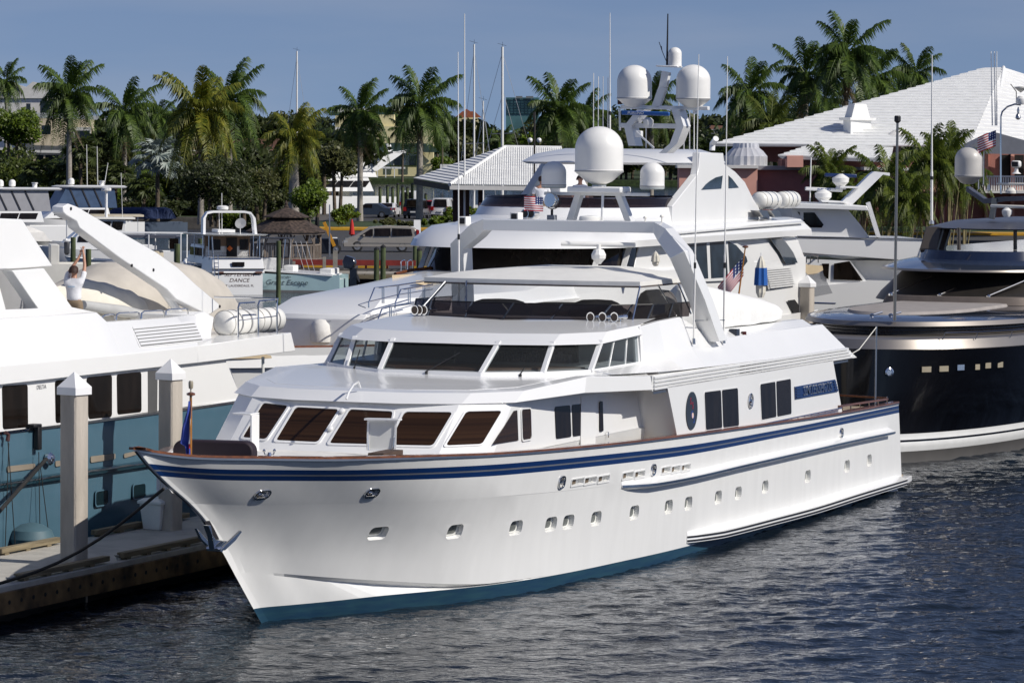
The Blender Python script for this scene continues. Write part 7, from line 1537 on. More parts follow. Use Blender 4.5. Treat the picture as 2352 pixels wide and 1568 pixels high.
def blobset(w, h, n, seed):
    r = random.Random(seed); out = [(0, 0, h * .5, min(w, h) * .40)]
    for i in range(n): a = r.random() * 6.28; k = r.random() ** .6; out.append((math.cos(a) * w * .38 * k, math.sin(a) * w * .38 * k, h * (.2 + .62 * r.random() * (1 - .3 * k)), min(w, h) * (.16 + .14 * r.random())))
    return out
def bushtree(px, ytop, ybot, wpx, Y, label, m, n=3200, size=.22, seed=0, name='tree', trunk=True, base=G0, cat='tree', gr=None):
    s = F / Y; w = wpx / s; zt_ = gy(px, ytop, Y)[2]; zb_ = max(gy(px, ybot, Y)[2], base - .1); t = thing(name, label, cat, (gy(px, ytop, Y)[0], Y, base), 0, gr); h = zt_ - zb_
    bl_ = [(x, y, z + zb_ - base, R_) for x, y, z, R_ in blobset(w, h, 14, seed)]
    leaf_cloud(bl_, n, size, seed, m, 'crown', t)
    if trunk:
        for k in range(2): MB().tube([(k * .5 - .2, 0, 0), (k * .9 - .4, 0, (zb_ - base) + h * .3), (k * 1.6 - .8, 0, (zb_ - base) + h * .6)], [.2, .15, .06], 7).build('trunk', bark_b, t, smooth=60)
    return t
bushtree(492, 335, 492, 215, 322, 'broad dark bushy tree behind the blue canvas boat', lf_dark, 7000, .15, 1)
bushtree(598, 355, 478, 95, 326, 'olive bushy tree right of the broad dark one', lf_olive, 3000, .15, 2)
bushtree(718, 398, 502, 92, 300, 'bright green leafy tree by the lamp post right of the gazebo', lf_green, 3600, .14, 3)
bushtree(28, 232, 350, 150, 380, 'large green tree at the left edge, upper crown', lf_green, 5200, .19, 4)
bushtree(45, 330, 480, 150, 372, 'wide green shrubby tree at the left edge under the taller one', leafmat('tree_leaf_mid', (.10, .13, .02), (.03, .05, .01)), 4200, .18, 5)
bushtree(775, 300, 430, 90, 372, 'dark green tree behind the left of the two tall palms', lf_olive, 3200, .2, 6)
bushtree(225, 322, 455, 120, 372, 'brownish green tree under the royal palms at the left', lf_olive, 3600, .2, 7)
bushtree(150, 455, 500, 130, 366, 'low dark shrubs at the waterline left', lf_dark, 2400, .2, 8, trunk=False, cat='shrub', name='shrub')
bushtree(640, 410, 500, 60, 330, 'dark shrub behind the gazebo roof', lf_dark, 1800, .16, 9, trunk=False, cat='shrub', name='shrub')
bushtree(795, 462, 520, 70, 318, 'green hedge shrub with yellow flowers left of the white sedan', lf_green, 2400, .13, 10, trunk=False, cat='shrub', name='shrub')
bushtree(1058, 468, 510, 90, 322, 'green clipped shrub before the pavilion pier', lf_green, 2600, .13, 11, trunk=False, cat='shrub', name='shrub')
bushtree(900, 497, 522, 130, 322, 'low clipped hedge behind the minivan', lf_olive, 2600, .12, 12, trunk=False, cat='hedge', name='hedge')
bushtree(1000, 492, 520, 90, 321, 'low clipped hedge beside the royal palm foot', lf_green, 2000, .12, 14, trunk=False, cat='hedge', name='hedge')
bushtree(590, 502, 530, 130, 322, 'low clipped hedge behind the gazebo at the left', lf_olive, 2400, .12, 13, trunk=False, cat='hedge', name='hedge')
bushtree(380, 470, 500, 120, 362, 'dark shrubs under the silver palm', lf_dark, 2000, .2, 15, trunk=False, cat='shrub', name='shrub')
# fan palms: round pleated leaves
def fan_leaf_mesh(R_, n_, seed, split=.55):
    mb = MB(); r = random.Random(seed)
    for i in range(n_):
        a0, a1 = -2.1 + 4.2 * i / n_, -2.1 + 4.2 * (i + 1) / n_; am = (a0 + a1) / 2; up_ = .05 * (1 if i % 2 else -1); R2_ = R_ * (.85 + .25 * r.random())
        p = lambda a, q, z: Vector((q * math.cos(a), q * math.sin(a), z - .25 * (q / R_) ** 2 * R_ * .5))
        mb.add([(0, 0, 0), p(a0, R_ * split, -up_), p(am, R2_, up_ - .1), p(a1, R_ * split, up_)], [(0, 1, 2, 3)])
    mb.tube([(0, 0, 0), (-R_ * 1.1, 0, -.1)], .02, 4)
    return mb
def fanpalm(px, cy, Y, label, R_=.95, n_=26, m=None, key='fan', spread=1.5, seed=0, trunk=True, gr='fan palms', up=1.0):
    if key not in FR:
        o = [fan_leaf_mesh(R_, 16, s_).build('leaf', m or lf_fan, None, smooth=0, recalc=False) for s_ in range(3)]; FR[key] = [q.data for q in o]; [bpy.data.objects.remove(q) for q in o]
    r = random.Random(seed); c = gy(px, cy, Y); t = thing('fan_palm', label, 'palm', (c[0], Y, G0), 0, gr); h = max(c[2] - G0, .5)
    if trunk: MB().tube([(0, 0, 0), (0, 0, h)], [.22, .18], 9).build('trunk', bark_b, t, smooth=60)
    for i in range(n_):
        az = i * 2.399; el = -.5 + 1.75 * (1 - i / n_) + .2 * r.random(); d = Vector((math.cos(az) * math.cos(el), math.sin(az) * math.cos(el), math.sin(el))); p = Vector((0, 0, h)) + d * spread * (.75 + .35 * r.random())
        place(FR[key][i % 3], 'leaf', t, p, (r.random() * .8 - .4, -el + .5 + r.random() * .4, az), .85 + .4 * r.random())
    return t
fanpalm(362, 375, 340, 'silver blue fan palm with stiff round leaves', 1.0, 40, lf_silver, 'silver', 2.0, 1, gr='fan palms by the water')
for i, (x, y, Y, l) in enumerate(((85, 410, 368, 'fan palm at the water beside the left hand green tree'), (185, 355, 366, 'fan palm under the tall royal palm at the left'), (150, 415, 367, 'low fan palm left of the white aerials'), (235, 340, 372, 'taller fan palm behind the two thin white aerials'), (265, 410, 366, 'low fan palm left of the silver one'), (560, 440, 325, 'fan palm with two rough trunks at the right of the dark bushy tree'), (330, 440, 364, 'fan palm in the shade under the silver one'), (745, 355, 380, 'fan palm behind the gold crowned palm'))):
    fanpalm(x, y, Y, l, .95, 30, spread=1.45, seed=40 + i, gr='fan palms by the water')
# clumping palms before the clubhouse
for i, (x, y, Y, l, R_) in enumerate(((2040, 420, 262, 'bright areca palm clump before the pink wall, left one', 2.6), (2130, 372, 268, 'tall areca palm clump in the middle before the balcony', 2.7), (2180, 362, 270, 'tall areca palm clump nearest the balcony', 2.6), (2090, 460, 258, 'low bright palm between yacht mast and thin steel staff', 2.3), (1905, 400, 276, 'bright palm over the radar bars before the shaded wall', 2.3), (1930, 440, 272, 'lower palm behind the yacht radar mast', 2.0), (2215, 400, 272, 'areca palm under the grey canopy', 2.4), (1980, 455, 268, 'low palm right of the slanted yacht mast', 2.0))):
    t = palm(x, y, Y, G0, l, R_, 18, 'areca', leafmat('areca_leaf', (.16, .20, .025), (.045, .075, .012)), seed=60 + i, tw=.07, trunk=mat('cane', (.30, .25, .12), .6, var=.2), gr='areca palms by the clubhouse', shaft=False, dry=0)
    for k in range(5): 
        a = k * 1.26; hh = gy(x, y, Y)[2] - G0; MB().tube([(.3 * math.cos(a), .3 * math.sin(a), 0), (.9 * math.cos(a), .9 * math.sin(a), hh * .95)], [.05, .04], 6).build('cane', mat('cane', (.30, .25, .12), .6, var=.2), t)
# tree belt: near belt on this shore, then the far bank
TV = []
for k, (w, h, n_, sz, m) in enumerate(((8, 7, 1500, .42, lf_dark), (9, 8, 1600, .45, lf_olive), (7, 6, 1200, .4, lf_green), (10, 8, 1700, .48, lf_dark), (8, 9, 1500, .45, leafmat('tree_leaf_deep', (.06, .085, .02), (.02, .035, .01))))):
    o = leaf_cloud(blobset(w, h, 12, 100 + k), n_, sz, 100 + k, m, 'crown'); TV.append(o.data); bpy.data.objects.remove(o)
tr_o = MB().tube([(0, 0, 0), (.1, 0, 3), (.4, .2, 5)], [.3, .22, .1], 7).build('trunk', bark_b, None, smooth=60); TRK = tr_o.data; bpy.data.objects.remove(tr_o)
LM = [(60, 'above the white villa'), (160, 'behind the tall royal palm at the left'), (240, 'right of the cream house'), (330, 'over the silver fan palm'), (420, 'left of the broad palm pair'), (520, 'behind the broad palm pair'), (610, 'over the terracotta roof'), (690, 'behind the gold crowned palm'), (770, 'left of the two tall palms'), (850, 'behind the straight grey palm trunk'), (930, 'by the yellow house'), (1010, 'behind the tallest trunk by the pickup'), (1080, 'by the slim white mast'), (1160, 'by the thickest white mast'), (1240, 'under the green glass block'), (1330, 'behind the pavilion palm'), (1420, 'left of the big satellite dome'), (1520, 'between the satellite domes'), (1620, 'right of the satellite domes'), (1700, 'by the grey flat roofed building'), (1780, 'behind the leftmost roof palms'), (1870, 'behind the chimney'), (1980, 'behind the tallest roof palm'), (2100, 'near the rightmost palm'), (9999, 'beyond the long white roof')]
TN = ('dark green', 'olive', 'bright green', 'deep dark', 'mid green'); _seen = {}
def tlabel(X, Y, sc, vi, what):
    px = proj(X, Y, 3)[0]; l = next(t_ for x_, t_ in LM if px < x_); b_ = f"{('low', 'middling', 'tall')[0 if sc < 1.1 else 1 if sc < 1.6 else 2]} {TN[vi]} tree {what}, {l}"; return b_
def belt_tree(X, Y, sc, vi, label, gr, base=1.0):
    t = thing('tree', tlabel(X, Y, sc, vi, label), 'tree', (X, Y, base), rnd.random() * 6.28, gr); t.scale = (sc,) * 3
    place(TV[vi], 'crown', t, (0, 0, 1.4), (0, 0, 0)); place(TRK, 'trunk', t, (0, 0, 0), (0, 0, 0)); return t
rr2 = random.Random(5)
for i in range(46):      # wood behind the left shore
    x = rr2.uniform(-20, 790); Y = rr2.uniform(400, 500)
    if 50 < x < 250 and Y < 475: Y = 490 + rr2.random() * 20
    ytop = 285 + 25 * math.sin(x * .021) - (25 if 330 < x < 420 else 0) + (15 if 590 < x < 660 else 0); c = gy(x, ytop + rr2.uniform(-18, 25), Y)
    belt_tree(c[0], Y, max(.8, (c[2] - 1) / 9.3), rr2.randrange(5), 'in the left wood', 'trees of the wood behind the left shore')
for i in range(110):     # far bank
    x = rr2.uniform(-60, 2420); Y = 800 + 650 * rr2.random() ** 1.2
    if (755 < x < 1015 and Y < 850): Y += 90
    if 1045 < x < 1105 and Y < 1010: Y = 1020 + 100 * rr2.random()
    if 1155 < x < 1240 and Y < 1510: pass
    yt = 248 + 7 * math.sin(x * .013) + rr2.uniform(-12, 12) + (18 if 1155 < x < 1240 else 0) + (14 if 1040 < x < 1110 else 0); c = gy(x, yt, Y)
    belt_tree(c[0], Y, max(.9, (c[2] - 1) / 9.3), rr2.randrange(5), ('high on the far bank' if Y > 1050 else 'on the far bank'), 'trees of the far bank')
for i in range(46):      # lower, nearer planting along the far bank, hiding trunks
    x = rr2.uniform(990, 1680) if i % 3 else rr2.uniform(760, 1660); Y = rr2.uniform(775, 800)
    if 860 < x < 1000: continue
    belt_tree(gy(x, 400, Y)[0], Y, rr2.uniform(.75, 1.15), rr2.randrange(5), 'by the far waterline', 'trees along the far waterline')
for i in range(30):      # behind the clubhouse, between the palms
    x = rr2.uniform(1640, 2080); Y = rr2.uniform(395, 480); yl = np.interp(x, [1640, 1750, 1850, 1950, 2080], [300, 262, 262, 235, 232]); c = gy(x, yl + rr2.uniform(-6, 20), Y)
    belt_tree(c[0], Y, max(.6, (c[2] - 1) / 9.3), rr2.choice((0, 1, 3, 4)), 'behind the clubhouse', 'trees behind the clubhouse')

def low_shrub(X, Y, w, h, vi, label, gr):
    t = thing('shrub', label, 'shrub', (X, Y, 1.05), rnd.random() * 6.28, gr); o = place(TV[vi], 'crown', t, (0, 0, -.35 * h), (0, 0, 0)); o.scale = (w / 8, w / 8, h / 6.5); return t
for i in range(34):
    x = 5 + i * 20 + rr2.uniform(-8, 8); Y = (368 + rr2.random() * 6) if x < 520 else 335 + rr2.random() * 8
    low_shrub(gy(x, 480, Y)[0], Y, rr2.uniform(2.6, 5), rr2.uniform(1.2, 3.0), rr2.randrange(5), 'shrub in the waterside planting ' + next(t_ for x_, t_ in LM if x < x_), 'shrubs along the left shore')
for i in range(16):
    x = 20 + i * 44 + rr2.uniform(-12, 12); Y = 380 + rr2.random() * 12; belt_tree(gy(x, 480, Y)[0], Y, rr2.uniform(.55, .8), rr2.randrange(5), 'in the shore planting', 'trees of the left shore planting')
# ================================================================ small boats in the basin behind
def boat(px, ywl, a, L, beam, label, zb=1.5, zs=1.0, hm=None, bm=None, cabin=(), tops=(), name='motor_boat', cat='boat', at='stern', over=.9, deckm=None, gr=None):
    """boat whose stern (or bow) centre floats at (px, ywl) of the photo, aft direction a degrees from straight away"""
    p = gz(px, ywl, 0); A = math.radians(a); ax, ay = math.sin(A), math.cos(A)
    ox, oy = (p[0] - L * ax, p[1] - L * ay) if at == 'stern' else (p[0], p[1])
    fr = Frame(ox, oy, a); t = thing(name, label, cat, (ox, oy, 0), fr.rz, gr)
    simple_hull(t, L, beam / 2, zb, zs, over, hm or white, bm or boot, n=16, flare=.35, levels=[(-1, 1), (0, 1), (.12, 0), (.5, 0), (.97, 0), (1, 0)], zk=-.3, deck=deckm or white2, bul=.25)
    for (nm, t0, t1, w0, w1, z0, z1, r0, r1, m) in cabin:    # lofted house: rakes r0 (front) and r1 (back)
        MB(True).loft([[(t0, -w0, z0), (t1, -w0, z0), (t1, w0, z0), (t0, w0, z0)], [(t0 + r0, -w1, z1), (t1 - r1, -w1, z1), (t1 - r1, w1, z1), (t0 + r0, w1, z1)]]).build(nm, m, t, bevel=.03)
    return fr, t
def bx(t, a, b, m, nm, **k): return MB(True).b2(a, b).build(nm, m, t, **k)
def tb(t, pts, r, m, nm): return MB(True).tube(pts, r, 6).build(nm, m, t)
def wstrip(t, t0, t1, v, z0, z1, n, rake=0, m=glass_k, nm='window'):
    for k in range(n):
        a, b_ = t0 + (t1 - t0) * k / n + .05, t0 + (t1 - t0) * (k + 1) / n - .05
        for sg in (1, -1): MB(True).prism([(a, sg * v, z0), (b_, sg * v, z0), (b_ + rake, sg * (v - .02), z1), (a + rake, sg * (v - .02), z1)], (0, sg * .02, 0)).build(nm, m, t)
# --- cabin cruiser seen from astern
fr, t = boat(547, 677, 163, 10, 3.1, 'white cabin cruiser seen from astern, with lettering on its transom and a curved arch', 1.9, 1.35, bm=mat('boot_brown', (.05, .02, .015), .6), over=1.2,
 cabin=(('cabin', 2.6, 7.2, 1.35, 1.25, 1.6, 2.65, .7, 0, white), ('cockpit_coaming', 7.2, 10.05, 1.5, 1.42, 1.2, 2.05, 0, .25, white)))
ST = 10.08
for k, (z, s_, sz) in enumerate(((1.12, 'SEPTEMBER', .30), (.80, 'DANCE', .30), (.50, 'FT LAUDERDALE, FL', .17))):
    text_obj(s_, 'letters', sz, mat('letter_brown', (.08, .04, .03), .5), t, mtx=face_mtx((10.006, -.05, z), (0, -1, 0), (0, 0, 1)), shear=.25 if k < 2 else 0, sx=1.12)
MB(True).b2((ST - .05, -1.5, 1.42), (ST + .03, 1.5, 1.46)).build('rub_line', black_rub, t); MB(True).b2((ST - .25, -1.46, 2.1), (ST - .12, 1.46, 2.14)).build('rub_line', black_rub, t)
bx(t, (ST - .14, -.35, 1.58), (ST - .06, .35, 1.82), glass_k, 'stern_hatch'); bx(t, (ST, -1.35, 1.2), (ST + .03, -.95, 1.3), mat('vent_brown2', (.12, .05, .04), .5), 'vent'); bx(t, (ST, .85, 1.2), (ST + .03, 1.1, 1.3), mat('vent_brown2', (.12, .05, .04), .5), 'vent')
for v in (1.15, 1.4): tb(t, [(ST + .1, v, .35), (ST + .1, v, 1.4), (ST - .1, v, 2.2)], .02, chrome, 'ladder_rail')
for k in range(7): tb(t, [(ST + .1, 1.15, .45 + k * .22), (ST + .1, 1.4, .45 + k * .22)], .025, teak_d if k < 3 else chrome, 'ladder_step')
MB(True).loft([[(2.5, -1.5, 3.18), (9.2, -1.75, 3.26), (9.2, 1.75, 3.26), (2.5, 1.5, 3.18)], [(2.3, -1.55, 3.26), (9.4, -1.85, 3.34), (9.4, 1.85, 3.34), (2.3, 1.55, 3.26)]]).build('hardtop', white, t, bevel=.03)
for v in (-1.45, 1.45):
    for tt in (5.2, 7.4, 9.0): tb(t, [(tt, v, 1.9), (tt, v, 3.26)], .03, chrome, 'hardtop_post')
bx(t, (7.1, -1.3, 1.9), (7.2, 1.3, 3.2), mat('brown_bulkhead', (.16, .10, .06), .6), 'bulkhead'); bx(t, (7.22, -.55, 1.9), (7.26, .05, 3.1), dark, 'door'); bx(t, (7.22, .4, 2.4), (7.26, 1.1, 3.0), glass_k, 'window'); bx(t, (7.22, -1.2, 2.4), (7.26, -.7, 3.0), glass_k, 'window')
MB(True).lathe((7.6, -.05, 2.5), [(.02, -.15), (.18, 0), (.02, .15)], 10).build('orange_buoy', mat('orange', (.6, .12, .01), .5), t)
wstrip(t, 3.4, 7.0, 1.34, 2.05, 2.5, 3)
arp = [(7.6, -1.55, 3.3), (7.4, -1.5, 4.2), (7.35, -1.25, 4.55), (7.3, -.9, 4.62), (7.3, .9, 4.62), (7.35, 1.25, 4.55), (7.4, 1.5, 4.2), (7.6, 1.55, 3.3)]
for a_, b_ in zip(arp[:-1], arp[1:]): pass
MB(True).loft([[Vector(p) + Vector((.35, 0, 0)), Vector(p) + Vector((-.25, 0, 0)), Vector(p) * 1 + Vector((-.25, -.0, -.12 if 1 < i < 6 else 0)) + Vector((0, (-.14 if p[1] > 0 else .14) if i in (0, 1, 6, 7) else 0, 0)), Vector(p) + Vector((.35, (-.14 if p[1] > 0 else .14) if i in (0, 1, 6, 7) else 0, -.12 if 1 < i < 6 else 0))] for i, p in enumerate(arp)]).build('radar_arch', white, t, smooth=30)
MB(True).lathe((7.3, .3, 4.66), [(.3, 0), (.33, .04), (.33, .18), (.2, .24)], 16).build('radome', dome_w, t); MB(True).lathe((7.6, -.7, 3.85), [(.01, 0), (.25, .06), (.32, .16), (.30, .16), (.01, .05)], 16, (.8, .4, .4)).build('dish', mat('dish_grey', (.4, .4, .4), .5), t)
for v in (-.7, .35, .5): tb(t, [(7.4, v, 3.3), (7.3, v, 5.6 if v == .35 else 4.6)], .02, dome_w, 'aerial')
bx(t, (3.6, -.9, 3.34), (5.2, .1, 3.5), white2, 'roof_hatch'); tb(t, [(9.0, 1.2, 1.9), (9.1, 1.3, 3.2)], .05, chrome, 'rod_holder')
# --- pale blue centre console with black outboard
cb = mat('pale_blue_hull', (.46, .64, .66), .25, var=.03, coat=.4)
fr, t = boat(790, 671, 100, 8.4, 2.6, 'pale blue open boat with a black outboard motor and script lettering on its side', 1.45, 1.0, hm=cb, bm=mat('boot_grey', (.2, .2, .2), .5), name='open_boat', over=1.0)
fp = lambda px, py, v: fr.pv(px, py, v)
MB(True).loft([[(q, -1.3 * (1 - max(0, 1 - (q + .9) / 3.8) ** 2), 1.02 + .5 * (1 - q / 8.4)), (q, -1.32 * (1 - max(0, 1 - (q + .9) / 3.8) ** 2), .92 + .5 * (1 - q / 8.4)), (q, 1.32 * (1 - max(0, 1 - (q + .9) / 3.8) ** 2), .92 + .5 * (1 - q / 8.4)), (q, 1.3 * (1 - max(0, 1 - (q + .9) / 3.8) ** 2), 1.02 + .5 * (1 - q / 8.4))] for q in (-.8, 0, 1, 2, 4, 6, 8.0)]).build('gunwale', white, t, smooth=40)
text_obj('The Great Escape', 'letters', .42, mat('letter_grey2', (.09, .13, .15), .5), t, mtx=face_mtx((4.9, 1.31, .55), (1, 0, 0), (0, 0, 1)), shear=.35, ext=.004, sx=1.1)
text_obj('CENTURY', 'letters', .16, mat('letter_grey2', (.09, .13, .15), .5), t, mtx=face_mtx((5.2, 1.32, .86), (1, 0, 0), (0, 0, 1)), sx=1.2)
mb = MB(True).loft([[(8.4, -.28, 1.35), (8.9, -.28, 1.3), (8.9, .28, 1.3), (8.4, .28, 1.35)], [(8.35, -.3, 1.75), (9.1, -.28, 1.65), (9.1, .28, 1.65), (8.35, .3, 1.75)], [(8.5, -.22, 2.1), (9.0, -.2, 1.95), (9.0, .2, 1.95), (8.5, .22, 2.1)]]); mb.build('outboard_cowl', mat('outboard_black', (.01, .012, .02), .2, coat=.6), t, bevel=.05)
bx(t, (8.75, -.12, .2), (9.15, .12, 1.35), mat('outboard_black', (.01, .012, .02), .2, coat=.6), 'outboard_leg'); MB(True).lathe((9.2, 0, .8), [(.25, -.03), (.25, .03)], 10, (1, 0, .3)).build('propeller', black_rub, t)
bx(t, (3.6, -.5, 1.1), (4.6, .5, 1.9), white, 'console', bevel=.05); bx(t, (5.0, -.6, 1.0), (5.6, .6, 1.5), white2, 'seat', bevel=.05); bx(t, (7.2, -1.0, 1.0), (7.9, 1.0, 1.35), white2, 'stern_bench', bevel=.05)
for v in (-.8, .8):
    for q in (3.4, 5.0): tb(t, [(q, v, 1.1), (q + .15, v * .9, 3.0)], .025, chrome, 't_top_pole')
MB(True).b2((2.9, -1.0, 3.0), (5.4, 1.0, 3.05)).build('t_top', mat('canvas_navy2', (.03, .035, .05), .8), t)
for q in (6.3, 6.6, 6.9): tb(t, [(q, .9, 1.2), (q - .5, 1.0, 2.9)], .015, steel, 'fishing_rod')
# --- hardtop cruisers with enclosures at the left
curt = mat('grey_curtain', (.34, .34, .36), .35, var=.05); curb = mat('blue_curtain', (.06, .10, .18), .3, var=.1); stripe = mat('curtain_stripe', (.01, .012, .02), .6)
def hardtopper(px, ywl, a, L, label, cm, top_y=None, domes=2, zt=4.4, beam=3.8, hm=None):
    fr, t = boat(px, ywl, a, L, beam, label, 2.2, 1.5, hm=hm or white, name='cabin_cruiser', cabin=(('deckhouse', L * .25, L * .75, beam * .42, beam * .38, 1.8, zt - 1.7, 1.2, .2, white),))
    MB(True).loft([[(L * .34, -beam * .38, zt - 1.7), (L * .8, -beam * .38, zt - 1.7), (L * .8, beam * .38, zt - 1.7), (L * .34, beam * .38, zt - 1.7)], [(L * .42, -beam * .36, zt), (L * .78, -beam * .36, zt), (L * .78, beam * .36, zt), (L * .42, beam * .36, zt)]]).build('curtain', cm, t)
    for k in range(3): MB(True).loft([[(L * (.5 + k * .09), beam * .385, zt - 1.6), (L * (.5 + k * .09) + .12, beam * .385, zt - 1.6), (L * (.5 + k * .09) + .12, beam * .395, zt - 1.6), (L * (.5 + k * .09), beam * .395, zt - 1.6)], [(L * (.44 + k * .09), beam * .365, zt), (L * (.44 + k * .09) + .12, beam * .365, zt), (L * (.44 + k * .09) + .12, beam * .375, zt), (L * (.44 + k * .09), beam * .375, zt)]]).build('curtain_zip', stripe, t)
    MB(True).loft([nose(L * .36, 1.6, beam * .42, L * .86, zt, 6), nose(L * .35, 1.6, beam * .44, L * .87, zt + .12, 6), nose(L * .39, 1.4, beam * .38, L * .85, zt + .22, 6)]).build('hardtop', white, t, smooth=30)
    wstrip(t, L * .32, L * .7, beam * .405, zt - 2.35, zt - 1.85, 3, .2)
    for k in range(domes): radome((L * (.48 + .1 * k), (-1) ** k * .5, zt + .36), .27, .5, 'small_dome', par=t, cone=.12, seam=False)
    MB(True).lathe((L * .72, 0, zt + .22), [(.2, 0), (.2, .25), (.12, .3)], 12).build('scanner_gearbox', dome_w, t); MB(True).b2((L * .72 - .1, -.6, zt + .52), (L * .72 + .1, .6, zt + .62)).build('scanner_bar', dome_w, t)
    for k in range(4): tb(t, [(L * (.02 + k * .07), (.5 + k * .35), 2.05), (L * (.02 + k * .07), (.5 + k * .35), 2.7)], .02, chrome, 'rail_post')
    return fr, t
hardtopper(175, 560, 68, 12.5, 'white cruiser with grey curtain enclosure and two small domes on its long roof', curt, domes=2)
hardtopper(318, 548, 66, 12, 'white cruiser with dark blue enclosure and one dome, behind the grey curtained one', curb, domes=1)
fr, t = boat(425, 540, 75, 9, 3.0, 'small cruiser under a navy blue canvas, beyond the arch', 1.6, 1.2, hm=mat('hull_slate', (.10, .13, .18), .3), name='cabin_cruiser'); MB(True).loft([nose(1.5, 2, 1.3, 8, 1.5, 6), nose(2.3, 1.8, 1.15, 7.6, 2.3, 6), nose(3.2, 1, .8, 7.2, 2.5, 6)]).build('canvas', canvas_n, t, smooth=40)
fr, t = boat(115, 602, 75, 9, 3.2, 'boat under a white canvas cover beside the sloping white side of the nearest yacht', 1.7, 1.2, name='covered_boat', hm=cream); MB(True).loft([nose(-.4, 4, 1.55, 8.8, 1.5, 8), nose(.6, 3.6, 1.3, 8.4, 2.1, 8), nose(2.5, 2, .4, 7.5, 2.5, 8)]).build('canvas', canvas, t, smooth=40)
# pilothouse boats between the crane arm and the cabin cruiser
fr, t = boat(395, 622, 80, 9.5, 3.1, 'white pilothouse boat with a thick mast and radome left of the cabin cruiser', 1.8, 1.3, name='pilothouse_boat', cabin=(('cabin', 2.4, 6.2, 1.3, 1.15, 1.4, 2.5, 1.0, .1, white), ('pilothouse', 3.6, 6.4, 1.15, 1.05, 2.5, 3.4, .3, 0, white2)))
wstrip(t, 3.8, 6.2, 1.13, 2.7, 3.25, 3, .1); wstrip(t, 3.2, 5.8, 1.24, 1.9, 2.3, 3, .1); MB(True).loft([nose(3.1, 1, 1.3, 7.0, 3.4, 5), nose(3.1, 1, 1.25, 7.0, 3.5, 5)]).build('roof', cream, t)
tb(t, [(5.2, 0, 3.4), (5.2, 0, 5.2)], .1, white, 'mast'); MB(True).lathe((5.2, 0, 5.2), [(.3, 0), (.33, .04), (.33, .2), (.1, .26)], 14).build('radome', dome_w, t); tb(t, [(6.2, .8, 3.5), (6.1, .8, 6.4)], .02, dome_w, 'aerial')
fr, t = boat(355, 602, 78, 8.5, 3.0, 'white boat with a curved cabin front and tan bimini, behind the pilothouse boat', 1.7, 1.2, name='cabin_cruiser', cabin=(('cabin', 2.0, 5.6, 1.25, .9, 1.3, 2.6, 1.5, .2, white),)); wstrip(t, 2.9, 5.2, 1.1, 1.9, 2.3, 3, .35)
MB(True).loft([nose(3.4, .8, 1.3, 7.6, 3.2, 5), nose(3.4, .8, 1.2, 7.6, 3.34, 5)]).build('bimini', canvas_t, t)
for q in (4, 7.2): tb(t, [(q, 1.1, 1.6), (q, 1.1, 3.2)], .02, chrome, 'bimini_pole')
fr, t = boat(455, 640, 95, 7.5, 2.7, 'open boat with a white tube frame and grey bimini in front of the cabin cruiser', 1.3, 1.0, name='open_boat'); 
for q in (2.4, 4.6, 6.6):
    tb(t, [(q, -1.1, 1.1), (q, -1.1, 2.8), (q, 1.1, 2.8), (q, 1.1, 1.1)], .05, white, 'frame_hoop')
for v in (-1.1, 1.1): tb(t, [(2.4, v, 2.8), (6.6, v, 2.8)], .05, white, 'frame_rail')
MB(True).b2((2.6, -.9, 2.5), (6.3, .9, 2.68)).build('rolled_bimini', mat('bimini_slate', (.12, .13, .17), .8), t); bx(t, (3.0, -.8, 1.0), (5.2, .8, 1.7), canvas_t, 'covered_console', bevel=.1)
fr, t = boat(255, 655, 80, 10, 3.4, 'cream sport boat with open cockpit behind the reaching man', 1.7, 1.3, name='cabin_cruiser', hm=cream, cabin=(('cabin', 2.2, 5.5, 1.4, 1.2, 1.4, 2.3, 1.2, .1, cream), ('cockpit', 6.4, 6.9, 1.3, 1.3, 1.2, 2.4, 0, 0, cream))); wstrip(t, 3.0, 5.2, 1.34, 1.8, 2.15, 2, .2)
fr, t = boat(72, 520, 75, 8, 2.8, 'dark red and white small sport boat at the far left', 1.4, 1.1, hm=mat('maroon_hull', (.16, .012, .015), .25, coat=.5), name='sport_boat', cabin=(('deck', .6, 5.2, .9, .6, 1.2, 1.6, 1.2, .4, mat('salmon_deck', (.6, .25, .18), .5)),)); bx(t, (4.6, -.9, 1.5), (5.2, .9, 1.8), glass_k, 'windscreen')
fr, t = boat(20, 545, 85, 7, 2.8, 'boat with a black T top and dark engine box at the left edge', 1.3, 1.0, name='open_boat'); MB(True).b2((2.4, -1, 2.9), (5.2, 1, 2.98)).build('t_top', mat('canvas_navy2', (.03, .035, .05), .8), t)
for q in (3, 4.8):
    for v in (-.8, .8): tb(t, [(q, v, 1.1), (q, v, 2.9)], .04, steel, 't_top_pole')
fr, t = boat(540, 612, 82, 7.5, 2.7, 'small dark boat with a windscreen moored beyond the cabin cruiser', 1.3, 1.0, hm=mat('hull_slate', (.10, .13, .18), .3), name='open_boat'); bx(t, (3, -1, 1.2), (3.6, 1, 1.9), glass_k, 'windscreen')
for (x, y0, y1_, Y, l) in ((200, 470, 332, 330, 'thin white whip aerial rising from the left of the enclosed cruisers'), (224, 470, 336, 330, 'second thin white whip aerial beside the first'), (236, 446, 374, 325, 'short whip aerial leaning right beside the pair')):
    a = gy(x + (1 if x < 230 else 0), y0, Y); b_ = gy(x + (12 if x == 236 else -1), y1_, Y); tag(MB().tube([(0, 0, 0), Vector(b_) - Vector(a)], [.05, .03], 5).build('whip_aerial', dome_w, None, loc=a), l, 'aerial', 'whip aerials of the small cruisers')
